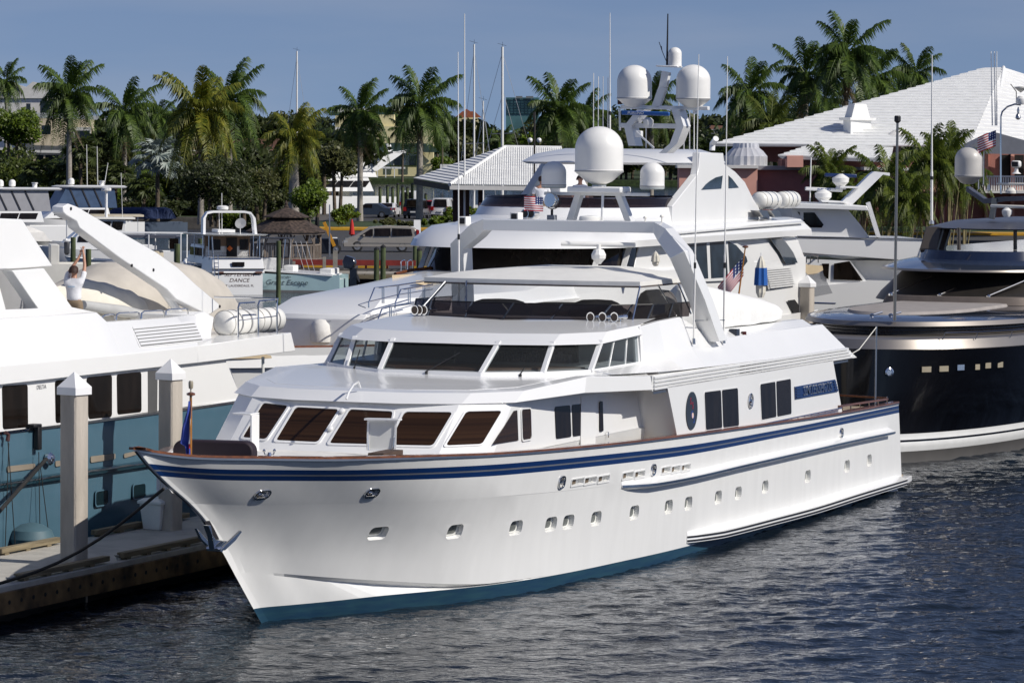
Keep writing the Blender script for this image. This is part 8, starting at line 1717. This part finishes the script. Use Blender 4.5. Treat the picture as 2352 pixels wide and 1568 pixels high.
# --- far white yacht behind the palms with a swept spoiler
fr, t = boat(905, 503, 60, 17, 4.8, 'white motor yacht with a swept back spoiler beyond the parked cars', 3.4, 2.4, name='motor_yacht', cat='yacht', cabin=(('deckhouse', 4, 13, 2.1, 1.8, 3.0, 4.6, 2.5, .6, white), ('flybridge', 6.5, 13.5, 1.9, 1.7, 4.6, 5.4, 1.5, .2, white)), over=2.4)
fr.oy += 8; t.location.y += 8
wstrip(t, 5.8, 12, 2.05, 3.5, 4.2, 3, .6); MB(True).prism([(8.5, 1.9, 5.3), (16.5, 1.9, 7.6), (17.4, 1.9, 7.7), (13.5, 1.9, 5.3)], (0, -.25, 0)).build('spoiler', white, t); MB(True).prism([(8.5, -1.9, 5.3), (16.5, -1.9, 7.6), (17.4, -1.9, 7.7), (13.5, -1.9, 5.3)], (0, .25, 0)).build('spoiler', white, t)
MB(True).b2((15.5, -1.9, 7.35), (17.2, 1.9, 7.5)).build('spoiler_wing', white, t); radome((15.8, .2, 7.8), .35, .6, 'small_dome', par=t, cone=.1, seam=False)
# --- boat lift with white roof on the far side of the canal
t = thing('boat_lift', 'white boat lift canopy on the far canal bank between the palm trunks', 'boat lift', gz(900, 420, 0)); Yl = t.location.y
bb = Vector(t.location)
for pts in ([(858, 383), (930, 384), (930, 388), (858, 387)],): MB().prism([Vector(gy(x, y, Yl)) - bb for x, y in pts], (0, 3, 0)).build('canopy', white, t)
for x in (866, 885, 905, 924): MB().prism([Vector(gy(x, y, Yl)) - bb for x, y in ((x, 386), (x + 2, 386), (x + 2, 425), (x, 425))], (0, .4, 0)).build('post', white, t)
# --- sailboat masts rising behind the pavilion: each a sailing boat of its own
def sailboat(px, ytop, Y, L, label, w, stays, spread_y, hullm=None, tilt=0):
    b_ = gy(px, 470, Y); t = thing('sailing_boat', label, 'sailing boat', (b_[0], Y, 0), 0, 'sailing boats behind the pavilion'); top = Vector(gy(px + tilt, ytop, Y)) - Vector((b_[0], Y, 0)); r = w / 2 * Y / F
    MB().tube([(0, 0, .8), top], [r, r * .8], 8).build('mast', white2, t, smooth=60)
    fr_ = Frame(0, 0, 70); q = simple_hull(t, 10, 1.5, 1.3, 1.0, 1.0, hullm or white, boot, n=12, fl=True)[0]; q.location = (-4, 0, 0)
    MB().tube([(-1.1, 0, top.z * spread_y), (1.1, 0, top.z * spread_y + .1)], .04, 5).build('spreader', steel, t)
    for dx, zt_ in stays: MB().tube([(dx, 0, 1.0), top * .97 if zt_ > .95 else (0, 0, top.z * zt_)], .022, 4).build('stay', steel, t)
    MB().tube([top, top + Vector((.02, 0, 1.8 if w > 9 else .5))], .015, 4).tube([top + Vector((-.5, 0, .35)), top + Vector((.4, 0, .1))], .015, 4).build('wind_vane', black_rub, t)
    MB().b2((-.1, -.08, 1.8), (3.4, .08, 2.1)).build('boom', white2, t); return t
sailboat(1154, 108, 372, 10, 'sailing boat with the thickest white mast and wind vane, left of the big dome yacht', 7, ((-4.6, 1), (-3.6, .75), (4.8, 1), (3.6, .75)), .52)
sailboat(1089, 102, 385, 10, 'sailing boat with a slimmer white mast left of the thickest one', 5, ((-2.0, 1), (2.6, 1)), .45)
sailboat(1110, 232, 400, 8, 'sailing boat with a short mast between the two tall white masts', 3.5, ((-1.6, 1), (1.6, 1)), .4)
sailboat(682, 118, 470, 12, 'far sailing boat whose lone mast rises above the gold crowned palm', 4.5, ((-2.5, 1), (2.8, 1)), .6)
a = gy(1067, 500, 300); b_ = gy(1067, 32, 300); tag(MB().tube([(0, 0, 0), Vector(b_) - Vector(a)], [.10, .04], 6).build('flagpole', white2, None, loc=a, smooth=60), 'tall thin white pole just right of the pale whip aerial, by the pavilion', 'pole')
a = gy(755, 520, 300); b_ = gy(757, 455, 300)
# ================================================================ cars
def wheelset(t, xs, r, w, z=0):
    tyre = mat('tyre', (.015, .015, .015), .8); rim = mat('alloy', (.5, .5, .5), .3, .8)
    for x in xs:
        for y in (-w, w):
            s_ = 1 if y > 0 else -1
            o = MB().lathe((x, y - s_ * .2, r), [(r * .6, 0), (r, .02), (r, .20), (r * .66, .22), (r * .62, .18)], 18, (0, s_, 0)).build('wheel', tyre, t, smooth=40)
            MB().lathe((x, y - s_ * .0, r), [(r * .64, 0), (r * .55, -.02 + .01), (r * .1, .01), (.01, .02)], 10, (0, s_, 0)).build('rim', rim, o)
def car(px, ybase, rz, label, L, w, h, prof, glassp, m, z=1.075, cat='car', rear=True, name='parked_car', gr='cars parked beyond the hedge'):
    """prof: side outline (x, z) in metres; glassp: list of side window outlines"""
    p = gz(px, ybase, z); t = thing(name, label, cat, (p[0], p[1], z), rz, gr)
    N = len(prof); rings = []
    for k, (yy, ins) in enumerate(((-w / 2 + .0, 1), (-w / 2 + .06, 0), (w / 2 - .06, 0), (w / 2, 1))):
        pass
    lo = [(x, zz) for x, zz in prof]
    def sec(y, sh): return [(x * (1 - .015 * sh), y * (1 - (.16 * max(0, zz - h * .58) / (h * .42))), zz - (.03 * sh if zz > h * .9 else 0)) for x, zz in lo]
    MB().loft([sec(-w / 2, 1), sec(-w / 2 + .07, 0) and [(x, (-w / 2 + .07) * (1 - (.16 * max(0, zz - h * .58) / (h * .42))) , zz + .02 * (zz > h * .6)) for x, zz in lo], [(x, (w / 2 - .07) * (1 - (.16 * max(0, zz - h * .58) / (h * .42))), zz + .02 * (zz > h * .6)) for x, zz in lo], sec(w / 2, 1)]).build('body', m, t, smooth=40, bevel=.02)
    for g in glassp:
        for s_ in (-1, 1): MB().prism([(x, s_ * (w / 2 * (1 - (.16 * max(0, zz - h * .58) / (h * .42))) + .004), zz) for x, zz in g], (0, s_ * .012, 0)).build('side_window', glass_k, t)
    return t
def quad_on(t, pts, m, nm): return MB().prism(pts, (.0, 0, .0) if False else (nrm(pts) * .012)).build(nm, m, t)
redl = mat('tail_lamp', (.35, .01, .01), .2, coat=.5)
# minivan seen from its left side, nose to the left
vanm = mat('champagne_paint', (.36, .32, .26), .3, .3, var=.03, coat=.6)
vp = [(-2.55, .35), (-2.6, .62), (-2.45, .88), (-1.75, 1.06), (-.75, 1.66), (.2, 1.76), (1.9, 1.74), (2.35, 1.60), (2.58, .95), (2.56, .35)]
van = car(874, 578, .06, 'champagne coloured minivan parked nose left behind the wooden dock', 5.1, 1.98, 1.76, vp, [[(-1.45, 1.08), (-.55, 1.08), (-.55, 1.56), (-.72, 1.56)], [(-.45, 1.08), (.65, 1.08), (.65, 1.62), (-.45, 1.60)], [(.75, 1.08), (2.15, 1.12), (2.05, 1.58), (.75, 1.62)]], vanm, name='minivan', cat='minivan', gr=None); wheelset(van, (-1.6, 1.45), .36, .97)
MB().b2((2.42, -1.0, .95), (2.6, -.8, 1.5)).build('tail_lamp', redl, van); MB().b2((2.42, .8, .95), (2.6, 1.0, 1.5)).build('tail_lamp', redl, van); MB().b2((-1.25, -1.15, 1.05), (-1.1, -.98, 1.2)).build('wing_mirror', vanm, van, bevel=.02)
MB().b2((-2.52, -.99, .62), (-2.25, -.6, .80)).build('headlight', mat('headlight', (.5, .5, .5), .1, .2), van); MB().b2((-1.8, -1.0, .58), (2.3, -.985, .62)).build('door_trim', chrome, van)
MB().prism([(2.40, -.78, 1.02), (2.40, .78, 1.02), (2.36, .70, 1.6), (2.36, -.70, 1.6)], (.02, 0, 0)).build('rear_window', glass_k, van)
tagv = [(-2.3, .3), (-2.35, .6), (-2.2, .86), (-1.0, .95), (-.3, 1.40), (.9, 1.42), (1.6, 1.02), (2.25, .98), (2.35, .6), (2.3, .3)]
def rearcar(px, yb, label, m, wide=1.8, h=1.42, suv=False, rz=PI / 2 + .12, gr='cars parked beyond the hedge', nm='parked_car', cat='car'):
    prof = tagv if not suv else [(-2.3, .35), (-2.35, .9), (-1.3, 1.08), (-.7, h), (1.9, h), (2.2, 1.1), (2.3, .35)]
    t = car(px, yb, -rz, label, 4.6, wide, h, prof, [[(-.9, .98), (.4, .98), (.4, h * .93), (-.3, h * .93)]] , m, name=nm, cat=cat, gr=gr); wheelset(t, (-1.4, 1.4), .33, wide / 2)
    if not suv: MB().prism([(1.62, -.6, 1.03), (1.62, .6, 1.03), (1.0, .52, 1.38), (1.0, -.52, 1.38)], (.03, 0, .03)).build('rear_window', glass_k, t)
    else: MB().prism([(2.22, -.68, 1.1), (2.22, .68, 1.1), (1.98, .6, h * .95), (1.98, -.6, h * .95)], (.03, 0, .01)).build('rear_window', glass_k, t)
    for s_ in (-1, 1): MB().b2((2.25, s_ * wide * .33, .78), (2.36, s_ * wide * .48, 1.0 if not suv else 1.15)).build('tail_lamp', redl, t)
    MB().b2((2.3, -.25, .62), (2.37, .25, .76)).build('number_plate', white2, t); return t
rearcar(893, 499, 'white sedan parked beyond the hedge, seen from behind', mat('car_white', (.72, .72, .72), .25, coat=.5))
rearcar(1018, 500, 'white van parked to the right of the red car, seen from behind', mat('car_white', (.72, .72, .72), .25, coat=.5), 1.95, 1.95, True)
rearcar(985, 496, 'dark red car between the pickup truck and the white van', mat('car_red', (.30, .01, .015), .25, coat=.5), 1.8, 1.6, True)
tk = rearcar(956, 502, 'black pickup truck seen from behind by the palm trunk', mat('car_black', (.008, .008, .01), .2, coat=.5), 2.0, 1.9, True, nm='pickup_truck', cat='pickup'); MB().b2((.6, -.85, 1.15), (2.35, .85, 1.2)).build('truck_bed', dark, tk)
rearcar(942, 488, 'white van with a raised roof behind the black pickup truck', mat('car_white', (.72, .72, .72), .25, coat=.5), 2.0, 2.3, True)
rearcar(612, 500, 'dark car under the trees left of the gazebo roof', mat('car_black', (.008, .008, .01), .2, coat=.5), 1.8, 1.45, rz=.3)
rearcar(648, 498, 'dark green car next to the dark one under the trees', mat('car_green', (.02, .05, .04), .2, coat=.5), 1.8, 1.45, rz=.35)
rearcar(850, 500, 'silver blue car half hidden behind the hedge shrub', mat('car_slate', (.06, .08, .11), .25, .3, coat=.5), 1.8, 1.45, rz=.2)
# sandwich boards, truck loader bits, sign, lamp post
for x, y0, y1_, l in ((958, 547, 505, 'tall white sandwich board at the kerb behind the minivan'), (766, 575, 545, 'white sandwich board leaning beside the square grey post'), (949, 560, 520, 'lower white board in front of the tall sandwich board')):
    Yb = gz(x, y0, 1.08)[1]; a, b_ = gy(x, y0, Yb), gy(x, y1_, Yb); h = b_[2] - a[2]; t = thing('sandwich_board', l, 'sign', a, .1, 'white boards on the lot')
    for s_ in (-1, 1): MB().loft([[(-.28, s_ * .35, 0), (.28, s_ * .35, 0), (.28, s_ * .33, 0), (-.28, s_ * .33, 0)], [(-.26, s_ * .03, h), (.26, s_ * .03, h), (.26, 0, h), (-.26, 0, h)]]).build('panel', white2, t)
t = thing('work_lift', 'dark machine with a slanted yellow arm parked left of the minivan', 'machine', gz(752, 582, 1.08)); MB().b2((-1, -.6, 0), (.8, .6, 1.0)).build('chassis', mat('machine_navy', (.015, .02, .03), .4), t, bevel=.05)
MB().bar((-.2, -.7, 2.1), (.5, -.7, .5), .16, .2).build('arm', mat('machine_yellow', (.65, .30, .02), .5), t); MB().tube([(-.6, 0, 1), (-.7, 0, 2.4)], .12, 8).build('mast', dark, t); wheelset(t, (-.7, .6), .3, .62)
t = thing('folded_umbrella', 'red folded umbrella standing by the minivan nose', 'umbrella', gz(808, 560, 1.08)); MB().lathe((0, 0, 0), [(.03, 0), (.04, .6), (.22, .7), (.12, 1.5), (.05, 1.75), (.02, 1.8)], 10).build('canopy', mat('umbrella_red', (.5, .015, .01), .7), t)
a = gy(757, 590, 240); b_ = gy(757, 470, 240); tag(MB().tube([(0, 0, 0), Vector(b_) - Vector(a)], [.06, .04], 8).build('lamp_post', steel, None, loc=a), 'thin grey lamp post right of the gazebo', 'lamp post')
t = thing('notice_sign', 'white rectangular sign on the canal bank right of the tallest palm trunk', 'sign', gy(1031, 410, 420)); MB().b2((-1.0, 0, -.2), (1.0, .1, 1.6)).build('panel', white2, t); MB().b2((-.12, -.02, .2), (.08, 0, 1.2)).build('pictogram', mat('sign_ink', (.05, .05, .06), .6), t); MB().b2((-.1, .1, -1.5), (.1, .2, 0)).build('post', grey_p, t)
a = gy(1228, 445, 122); b_ = gy(1228, 258, 122); t = thing('light_pole', 'thin dark pole with twin floodlights behind the small left dome', 'lamp post', gy(1228, 520, 150)); q0 = Vector(t.location)
MB().tube([(0, 0, -6), Vector(gy(1228, 257, 150)) - q0], .045, 6).build('pole', mat('pole_dark', (.05, .045, .04), .5, .5), t)
for dx in (-.09, .09): MB().lathe(Vector(gy(1228, 322, 150)) - q0 + Vector((dx * 2, 0, 0)), [(.02, -.1), (.09, -.05), (.1, .05), (.02, .1)], 10, (0, -1, 0)).build('floodlight', dome_w, t)
MB().b2(Vector(gy(1226, 265, 150)) - q0 - Vector((.03, .05, .1)), Vector(gy(1226, 265, 150)) - q0 + Vector((.05, .05, .12))).build('top_box', mat('pole_dark', (.05, .045, .04), .5, .5), t)

# ================================================================ flags, tender, parasol
def wave_flag(t, w, h, name, mats_f, nx=24, ny=13, amp=.05, drop=0., u=Vector((1, 0, 0)), n=Vector((0, 1, 0)), ph=0., skew=0.):
    """flag cloth hanging from its hoist at the local origin, flying along u; mats_f(i, j) -> material index"""
    mb = MB(); g = []
    for j in range(ny + 1):
        for i in range(nx + 1):
            a, b_ = i / nx, j / ny; p = u * (w * a) + Vector((0, 0, -h * b_ - drop * a ** 1.3 * h + skew * a * b_)) + n * (amp * a * math.sin(a * 7 + b_ * 2 + ph)) ; g.append(p)
    fs = [(j * (nx + 1) + i, j * (nx + 1) + i + 1, (j + 1) * (nx + 1) + i + 1, (j + 1) * (nx + 1) + i) for j in range(ny) for i in range(nx)]
    mb.add(g, fs); mb.m = [mats_f(i / nx, j / ny, i, j) for j in range(ny) for i in range(nx)]; return mb
fl_r, fl_w, fl_b = mat('flag_red', (.42, .015, .03), .8), mat('flag_white', (.75, .75, .75), .8), mat('flag_blue', (.012, .03, .14), .8)
def us(a, b, i, j): 
    if a < .4 and b < 7 / 13: return 1 if (i % 3 == 1 and j % 2 == 0) else 2
    return 0 if j % 2 == 0 else 1
def usflag(p0, w, h, label, u, n=Vector((0, 1, 0)), drop=.2, amp=.06, ph=0, skew=0.):
    t = wave_flag(None, w, h, 'flag', us, u=Vector(u), n=n, drop=drop, amp=amp, ph=ph, skew=skew); o = t.build('national_flag', fl_r, None, loc=p0, smooth=60, recalc=False, mats=[fl_r, fl_w, fl_b]); return tag(o, label, 'flag', 'stars and stripes flags')
p = M.w(*M.pt(*c2(457, 430), 24.6)); usflag(p, .75, .45, 'stars and stripes hanging from the wooden stern staff behind the mast arch', (-.80, .05, -.62), drop=.55, amp=.09, skew=-.1)
a, b_ = M.w(*M.pt(*c2(430, 640), 24.6)), M.w(*M.pt(*c2(468, 365), 24.6)); fs_ = thing('flag_staff', 'varnished stern flag staff with round truck, behind the covered tender', 'flag staff', a); d = Vector(b_) - Vector(a)
MB().tube([-d * .2, d], [.022, .016], 8).build('staff', mat('golden_varnish', (.42, .17, .02), .2, var=.15, coat=.6), fs_); MB().lathe(d, [(.03, -.02), (.075, 0), (.075, .03), (.02, .05)], 12).build('truck', teak, fs_)
p = FB_.w(*FB_.pt(*c1(1452, 25), 21.0)); usflag(p, .60, .44, 'stars and stripes flying left of the chrome searchlight on the white yacht', (-.97, .1, .02), drop=-.02, amp=.05)
p = FD.w(*FD.pt(*t3(2163, 880), 19)); usflag(p, .62, .50, 'stars and stripes near the tall gooseneck pole at the right', (-.90, .1, -.22), drop=.2, amp=.05)
# blue pennant on the bow staff
mb = MB(); g = [(0, 0, .0), (-.03, .02, -.18), (-.13, .05, -.42), (-.17, .06, -.70), (-.16, .0, -.90), (-.10, 0, -.92), (-.05, -.03, -.86), (-.02, .0, -1.1), (.02, -.02, -1.18), (.04, .03, -.85), (.05, -.02, -.5), (.04, .02, -.2)]
pn = thing('bow_pennant', 'blue pennant with a white and red emblem drooping from the bow staff', 'flag', M.w(js[0] - .02, -.02, M.pv(*c3(1300, 95), 0)[2]), M.rz)
sc_ = .98; gg = [(q[0] * .0, q[0] * sc_, q[2] * .82) for q in g]
rings = []
left = [(-.01, 0), (-.04, -.15), (-.10, -.30), (-.15, -.45), (-.17, -.62), (-.18, -.72), (-.06, -.76), (-.03, -.90), (.0, -1.0)]
rgt = [(.035, 0), (.04, -.15), (.04, -.3), (.045, -.45), (.05, -.62), (.045, -.72), (.04, -.8), (.035, -.92), (.025, -1.02)]
mb = MB(); vs = []
for k in range(9):
    for i in range(9):
        q = i / 8; x = left[k][0] + (rgt[k][0] - left[k][0]) * q; vs.append((.05 * math.sin(q * 9 + k * .5), -x, left[k][1] * (1 - q) + rgt[k][1] * q))
# local frame of the yacht: x aft, y starboard
mb.add(vs, [(k * 9 + i, k * 9 + i + 1, (k + 1) * 9 + i + 1, (k + 1) * 9 + i) for k in range(8) for i in range(8)]); mb.m = [1 if (2 <= k <= 4 and i >= 6) else (2 if (k == 5 and i >= 6) else 0) for k in range(8) for i in range(8)]
mb.build('cloth', fl_b, pn, smooth=70, recalc=False, mats=[mat('pennant_blue', (.03, .06, .33), .8), fl_w, fl_r])
# covered tender on the boat deck of the main yacht
td = at_frame(M, (19.5, 1.3, 4.2), 'covered_tender', 'small tender under a tight white cover on the upper deck behind the mast arch', 'tender')
prof = [(c2(195, 600), 0), (c2(350, 650), 0)]
mb = MB(True); rings = []
tA, tB = 17.6, 24.4
for i in range(21):
    k = i / 20; tt = tA + (tB - tA) * k; hw = .95 * (1 - abs(2 * k - 1) ** 4.0 * .9) * (1 if k < .5 else (1 - (k - .5) ** 2 * 1.1)); top = np.interp(k, [0, .08, .3, .6, .9, 1], [5.35, 5.50, 5.30, 5.08, 4.80, 4.62]); vm = 1.85; r_ = []
    for j in range(13):
        a = j / 12 * PI; z = 4.50 + (top - 4.50) * math.sin(a) ** .6 + .012 * math.sin(j * 2.7 + i * 1.3); v = vm - math.cos(a) * hw * (1.0 if 0 < j < 12 else .93); r_.append((tt - 19.5, v - 1.3, z - 4.2))
    r_.append((tt - 19.5, vm + hw * .5 - 1.3, 4.36 - 4.2)); r_.append((tt - 19.5, vm - hw * .5 - 1.3, 4.36 - 4.2)); rings.append(r_)
mb.loft(rings); mb.build('cover', mat('bright_canvas', (.78, .78, .76), .7, var=.03, bump=1, bs=4), td, smooth=50)
for x_ in (-1.3, 1.4): MB(True).loft([[(x_ - .06, -.4, 0), (x_ + .06, -.4, 0), (x_ + .06, .5, 0), (x_ - .06, .5, 0)], [(x_ - .06, -.5, .12), (x_ + .06, -.5, .12), (x_ + .06, .6, .12), (x_ - .06, .6, .12)]]).build('chock', dark, td)
# folded blue and white parasol
def parasol(p0, H_, label, s=1.0, m1=None):
    t = thing('folded_parasol', label, 'parasol', p0, 0, 'folded parasols'); b_ = m1 or mat('parasol_blue', (.01, .10, .38), .7, bump=.5, bs=6); w = mat('parasol_cream', (.70, .66, .56), .8, bump=.5, bs=6)
    def ring(r, z, ph=0): return [(r * s * (1 + .22 * (j % 2)) * math.cos(j * PI / 8), r * s * (1 + .22 * (j % 2)) * math.sin(j * PI / 8), z * H_) for j in range(16)]
    MB().tube([(0, 0, 0), (0, 0, H_ * 1.08)], .018 * s, 6).build('pole', white, t); MB().loft([ring(.20, .30), ring(.17, .72)]).build('valance', b_, t, smooth=0); MB().loft([ring(.15, .715), ring(.10, .88), ring(.03, 1.0)]).build('canopy_top', w, t, smooth=0); MB().loft([ring(.08, .0), ring(.14, .12), ring(.15, .305)]).build('lower_cloth', w, t, smooth=0)
    return t
a = M.pt(*c2(572, 705), 25.2); b_ = M.pt(*c2(570, 425), 25.2); parasol(M.w(*a), b_[2] - a[2], 'folded parasol with cream top and bright blue band beside the stern flag', .72)
a = FB_.pt(*c1(2210, 492), 20.5); b_ = FB_.pt(*c1(2212, 405), 20.5); parasol(FB_.w(*a), b_[2] - a[2] + .05, 'small folded cream parasol behind the hardtop of the foreground yacht', .6, mat('parasol_cream', (.70, .66, .56), .8))
# red port light and black speaker near the arch foot
p = M.pv(*c2(457, 985), 2.95); o = MB(True).lathe(p, [(.055, 0), (.06, .02), (.06, .16), (.05, .17)], 14).build('port_light', mat('lamp_dark_red', (.06, .008, .006), .2), main)
p = M.pv(*c2(395, 990), 2.9); MB(True).b2((p[0] - .1, p[1] - .1, p[2]), (p[0] + .12, p[1] + .08, p[2] + .24)).build('black_locker', mat('slate_box', (.03, .04, .06), .4), main)
# ================================================================ people
skin = mat('skin', (.50, .26, .17), .5, var=.08, vs=8); hairm = mat('brown_hair', (.05, .02, .012), .7, var=.3, vs=30); tee = mat('white_tshirt', (.78, .78, .80), .8, var=.04, bump=.6, bs=7); khaki = mat('khaki_shorts', (.22, .16, .10), .8, var=.1)
def skinmesh(name, nodes, edges, m, par, lvl=2, label=None):
    """nodes: (x, y, z, r); one continuous skinned surface"""
    me = bpy.data.meshes.new(name); me.from_pydata([n_[:3] for n_ in nodes], edges, []); o = bpy.data.objects.new(name, me); C.objects.link(o)
    sk = o.modifiers.new('skin', 'SKIN'); lay = me.skin_vertices[0] if me.skin_vertices else None
    if lay is None:
        bm = bmesh.new(); bm.from_mesh(me); bm.verts.layers.skin.verify(); bm.to_mesh(me); bm.free(); lay = me.skin_vertices[0]
    for i, n_ in enumerate(nodes):
        r = n_[3]; lay.data[i].radius = (r if not isinstance(r, tuple) else r[0], r if not isinstance(r, tuple) else r[1]); lay.data[i].use_root = (i == 0)
    sb = o.modifiers.new('sub', 'SUBSURF'); sb.levels = lvl; sb.render_levels = lvl
    dg = bpy.context.evaluated_depsgraph_get(); nm_ = bpy.data.meshes.new_from_object(o.evaluated_get(dg)); bpy.data.objects.remove(o)
    nm_.materials.clear(); nm_.materials.append(m); nm_.shade_smooth(); q = bpy.data.objects.new(name, nm_); C.objects.link(q); q.parent = par
    if label: q['label'] = label
    return q
def person(p0, rz, label, arms_up=True, s=1.0, lean=0.):
    """standing figure facing local -y (towards +y is its back); feet at the origin"""
    t = thing('person', label, 'person', p0, rz); t.scale = (s,) * 3
    N = [(0, 0, .95, (.16, .12)), (0, 0, 1.12, (.14, .11)), (0, .01, 1.30, (.17, .12)), (0, .01, 1.43, (.13, .10)), (0, .0, 1.50, (.06, .06)), (0, -.02, 1.57, (.06, .065)), (0, -.02, 1.66, (.085, .10)), (0, -.01, 1.75, (.06, .07)),
         (-.10, 0, .85, .10), (-.11, -.01, .50, .065), (-.11, .0, .28, .055), (-.11, .02, .09, .04), (-.12, -.12, .03, .035),
         (.10, 0, .85, .10), (.11, -.01, .50, .065), (.11, .0, .28, .055), (.11, .02, .09, .04), (.12, -.12, .03, .035)]
    E_ = [(0, 1), (1, 2), (2, 3), (3, 4), (4, 5), (5, 6), (6, 7), (0, 8), (8, 9), (9, 10), (10, 11), (11, 12), (0, 13), (13, 14), (14, 15), (15, 16), (16, 17)]
    if arms_up: L_ = [(-.19, 0, 1.45, .055), (-.22, -.06, 1.62, .05), (-.21, -.16, 1.80, .042), (-.16, -.26, 2.02, .034), (-.13, -.29, 2.12, .026), (-.12, -.30, 2.18, .034)]; R_ = [(.19, 0, 1.45, .055), (.17, -.10, 1.60, .05), (.10, -.20, 1.76, .042), (-.02, -.26, 1.95, .034), (-.06, -.29, 2.04, .026), (-.08, -.30, 2.10, .034)]
    else: L_ = [(-.19, 0, 1.42, .055), (-.24, .0, 1.25, .05), (-.25, -.02, 1.10, .04), (-.22, -.16, 1.0, .034), (-.21, -.22, .98, .026), (-.20, -.27, .97, .034)]; R_ = [(.19, 0, 1.42, .055), (.25, 0, 1.25, .05), (.26, 0, 1.10, .04), (.25, -.05, .92, .034), (.25, -.06, .85, .026), (.25, -.07, .80, .034)]
    for A_ in (L_, R_):
        k = len(N); N += A_; E_ += [(3, k)] + [(k + i, k + i + 1) for i in range(5)]
    body = skinmesh('body', N, E_, skin, t)
    up = Vector((0, -.15, 1)).normalized() if arms_up else Vector((0, -.3, -1)).normalized()
    for A_, sg in ((L_, -1), (R_, 1)):
        hnd = Vector(A_[-1][:3]); 
        for f in range(5):
            off = Vector((sg * (-.024 + .014 * f), .0, 0)); ln = (.062, .075, .08, .074, .058)[f]
            if f == 0: q = [hnd + off * .8, hnd + off + Vector((-sg * .03, -.02, .0)) + up * .02, hnd + off + Vector((-sg * .03, -.05, 0)) + up * .04]
            else: q = [hnd + off, hnd + off + up * ln * .55, hnd + off + up * ln * .8 + Vector((0, -.035, 0))]
            k_ = [(p_.x, p_.y, p_.z, .0095) for p_ in q]; skinmesh('finger', k_, [(0, 1), (1, 2)], skin, body, 1)
    sh = [(0, 0, .94, (.20, .165)), (0, 0, 1.12, (.185, .15)), (0, .01, 1.30, (.195, .145)), (0, .01, 1.43, (.155, .12)), (0, 0, 1.485, (.085, .08))]; se = [(0, 1), (1, 2), (2, 3), (3, 4)]
    for A_ in (L_, R_):
        k = len(sh); a, b_, c_ = A_[0], A_[1], A_[2]; mid = tuple(b_[i] * .75 + c_[i] * .25 for i in range(3)); sh += [(a[0], a[1], a[2], .075), (b_[0], b_[1], b_[2], .072), (*mid, .07)]; se += [(3, k), (k, k + 1), (k + 1, k + 2)]
    skinmesh('tshirt', sh, se, tee, t)
    skinmesh('shorts', [(0, 0, 1.06, (.20, .165)), (0, 0, .93, (.215, .175)), (-.10, 0, .82, .14), (-.115, -.01, .58, .12), (.10, 0, .82, .14), (.115, -.01, .58, .12)], [(0, 1), (1, 2), (2, 3), (1, 4), (4, 5)], khaki, t)
    mb = MB(); rings = []
    for i in range(8):
        a = i / 7 * 1.75; z = 1.70 + .105 * math.cos(a) ; r = .112 * math.sin(a) + .004
        rings.append([(r * .95 * math.cos(j * PI / 8), r * 1.12 * math.sin(j * PI / 8) + (.012 + .02 * (i / 7)), z - (.05 if math.sin(j * PI / 8) > 0 else -.012) * (i / 7)) for j in range(16)])
    mb.loft(rings).build('hair', hairm, t, smooth=60)
    for sx in (-1, 1): MB().lathe((sx * .033, -.118, 1.665), [(.012, -.005), (.012, .004), (.004, .01)], 8, (0, -1, 0)).build('eye', mat('eye_dark', (.02, .015, .01), .3), t); MB().lathe((sx * .088, .0, 1.65), [(.012, -.01), (.022, .0), (.018, .012)], 8, (sx, 0, 0)).build('ear', skin, t)
    MB().loft([[(-.012, -.115, 1.66), (.012, -.115, 1.66), (0, -.12, 1.67)], [(-.018, -.12, 1.625), (.018, -.12, 1.625), (0, -.147, 1.628)]]).build('nose', skin, t); MB().tube([(-.025, -.112, 1.60), (0, -.12, 1.598), (.025, -.112, 1.60)], .006, 5).build('mouth', mat('lips', (.35, .12, .09), .5), t)
    return t
# man with raised arms on the boat deck of the left yacht: his back towards the camera
pm = FA.pv(*c6(500, 745), -1.75); P0 = FA.w(*pm)
hs_ = (gy(175, 615, P0[1])[2] - P0[2]) / .83
mn = person((P0[0], P0[1], P0[2] - .92 * hs_), math.radians(170), 'man in white t-shirt and khaki shorts reaching up to the crane hook', True, hs_)
text_obj('marine', 'shirt_print', .06, mat('print_blue', (.1, .35, .6), .7), mn, mtx=face_mtx((.02, .152, 1.32), (-1, 0, 0), (0, 0, 1), fl=False))
p = FA.pv(*c6(195, 700), -2.5); P1 = FA.w(*p); person((P1[0], P1[1], P1[2] - 1.3 * hs_), math.radians(100), 'second man in a white shirt half hidden in the opening behind the sloping pillar', False, hs_ * .98)
p = FB_.pt(*t2(1440, 1290), 24.5); P2 = FB_.w(*p); person((P2[0], P2[1], P2[2] - 1.30), math.radians(180), 'man in a grey shirt on the flybridge left of the searchlight', False, .98)
p = FB_.pt(*t2(1700, 1205), 25.5); P2 = FB_.w(*p); person((P2[0], P2[1], P2[2] - 1.66), math.radians(20), 'person seated on the flybridge under the big dome', False, .98)
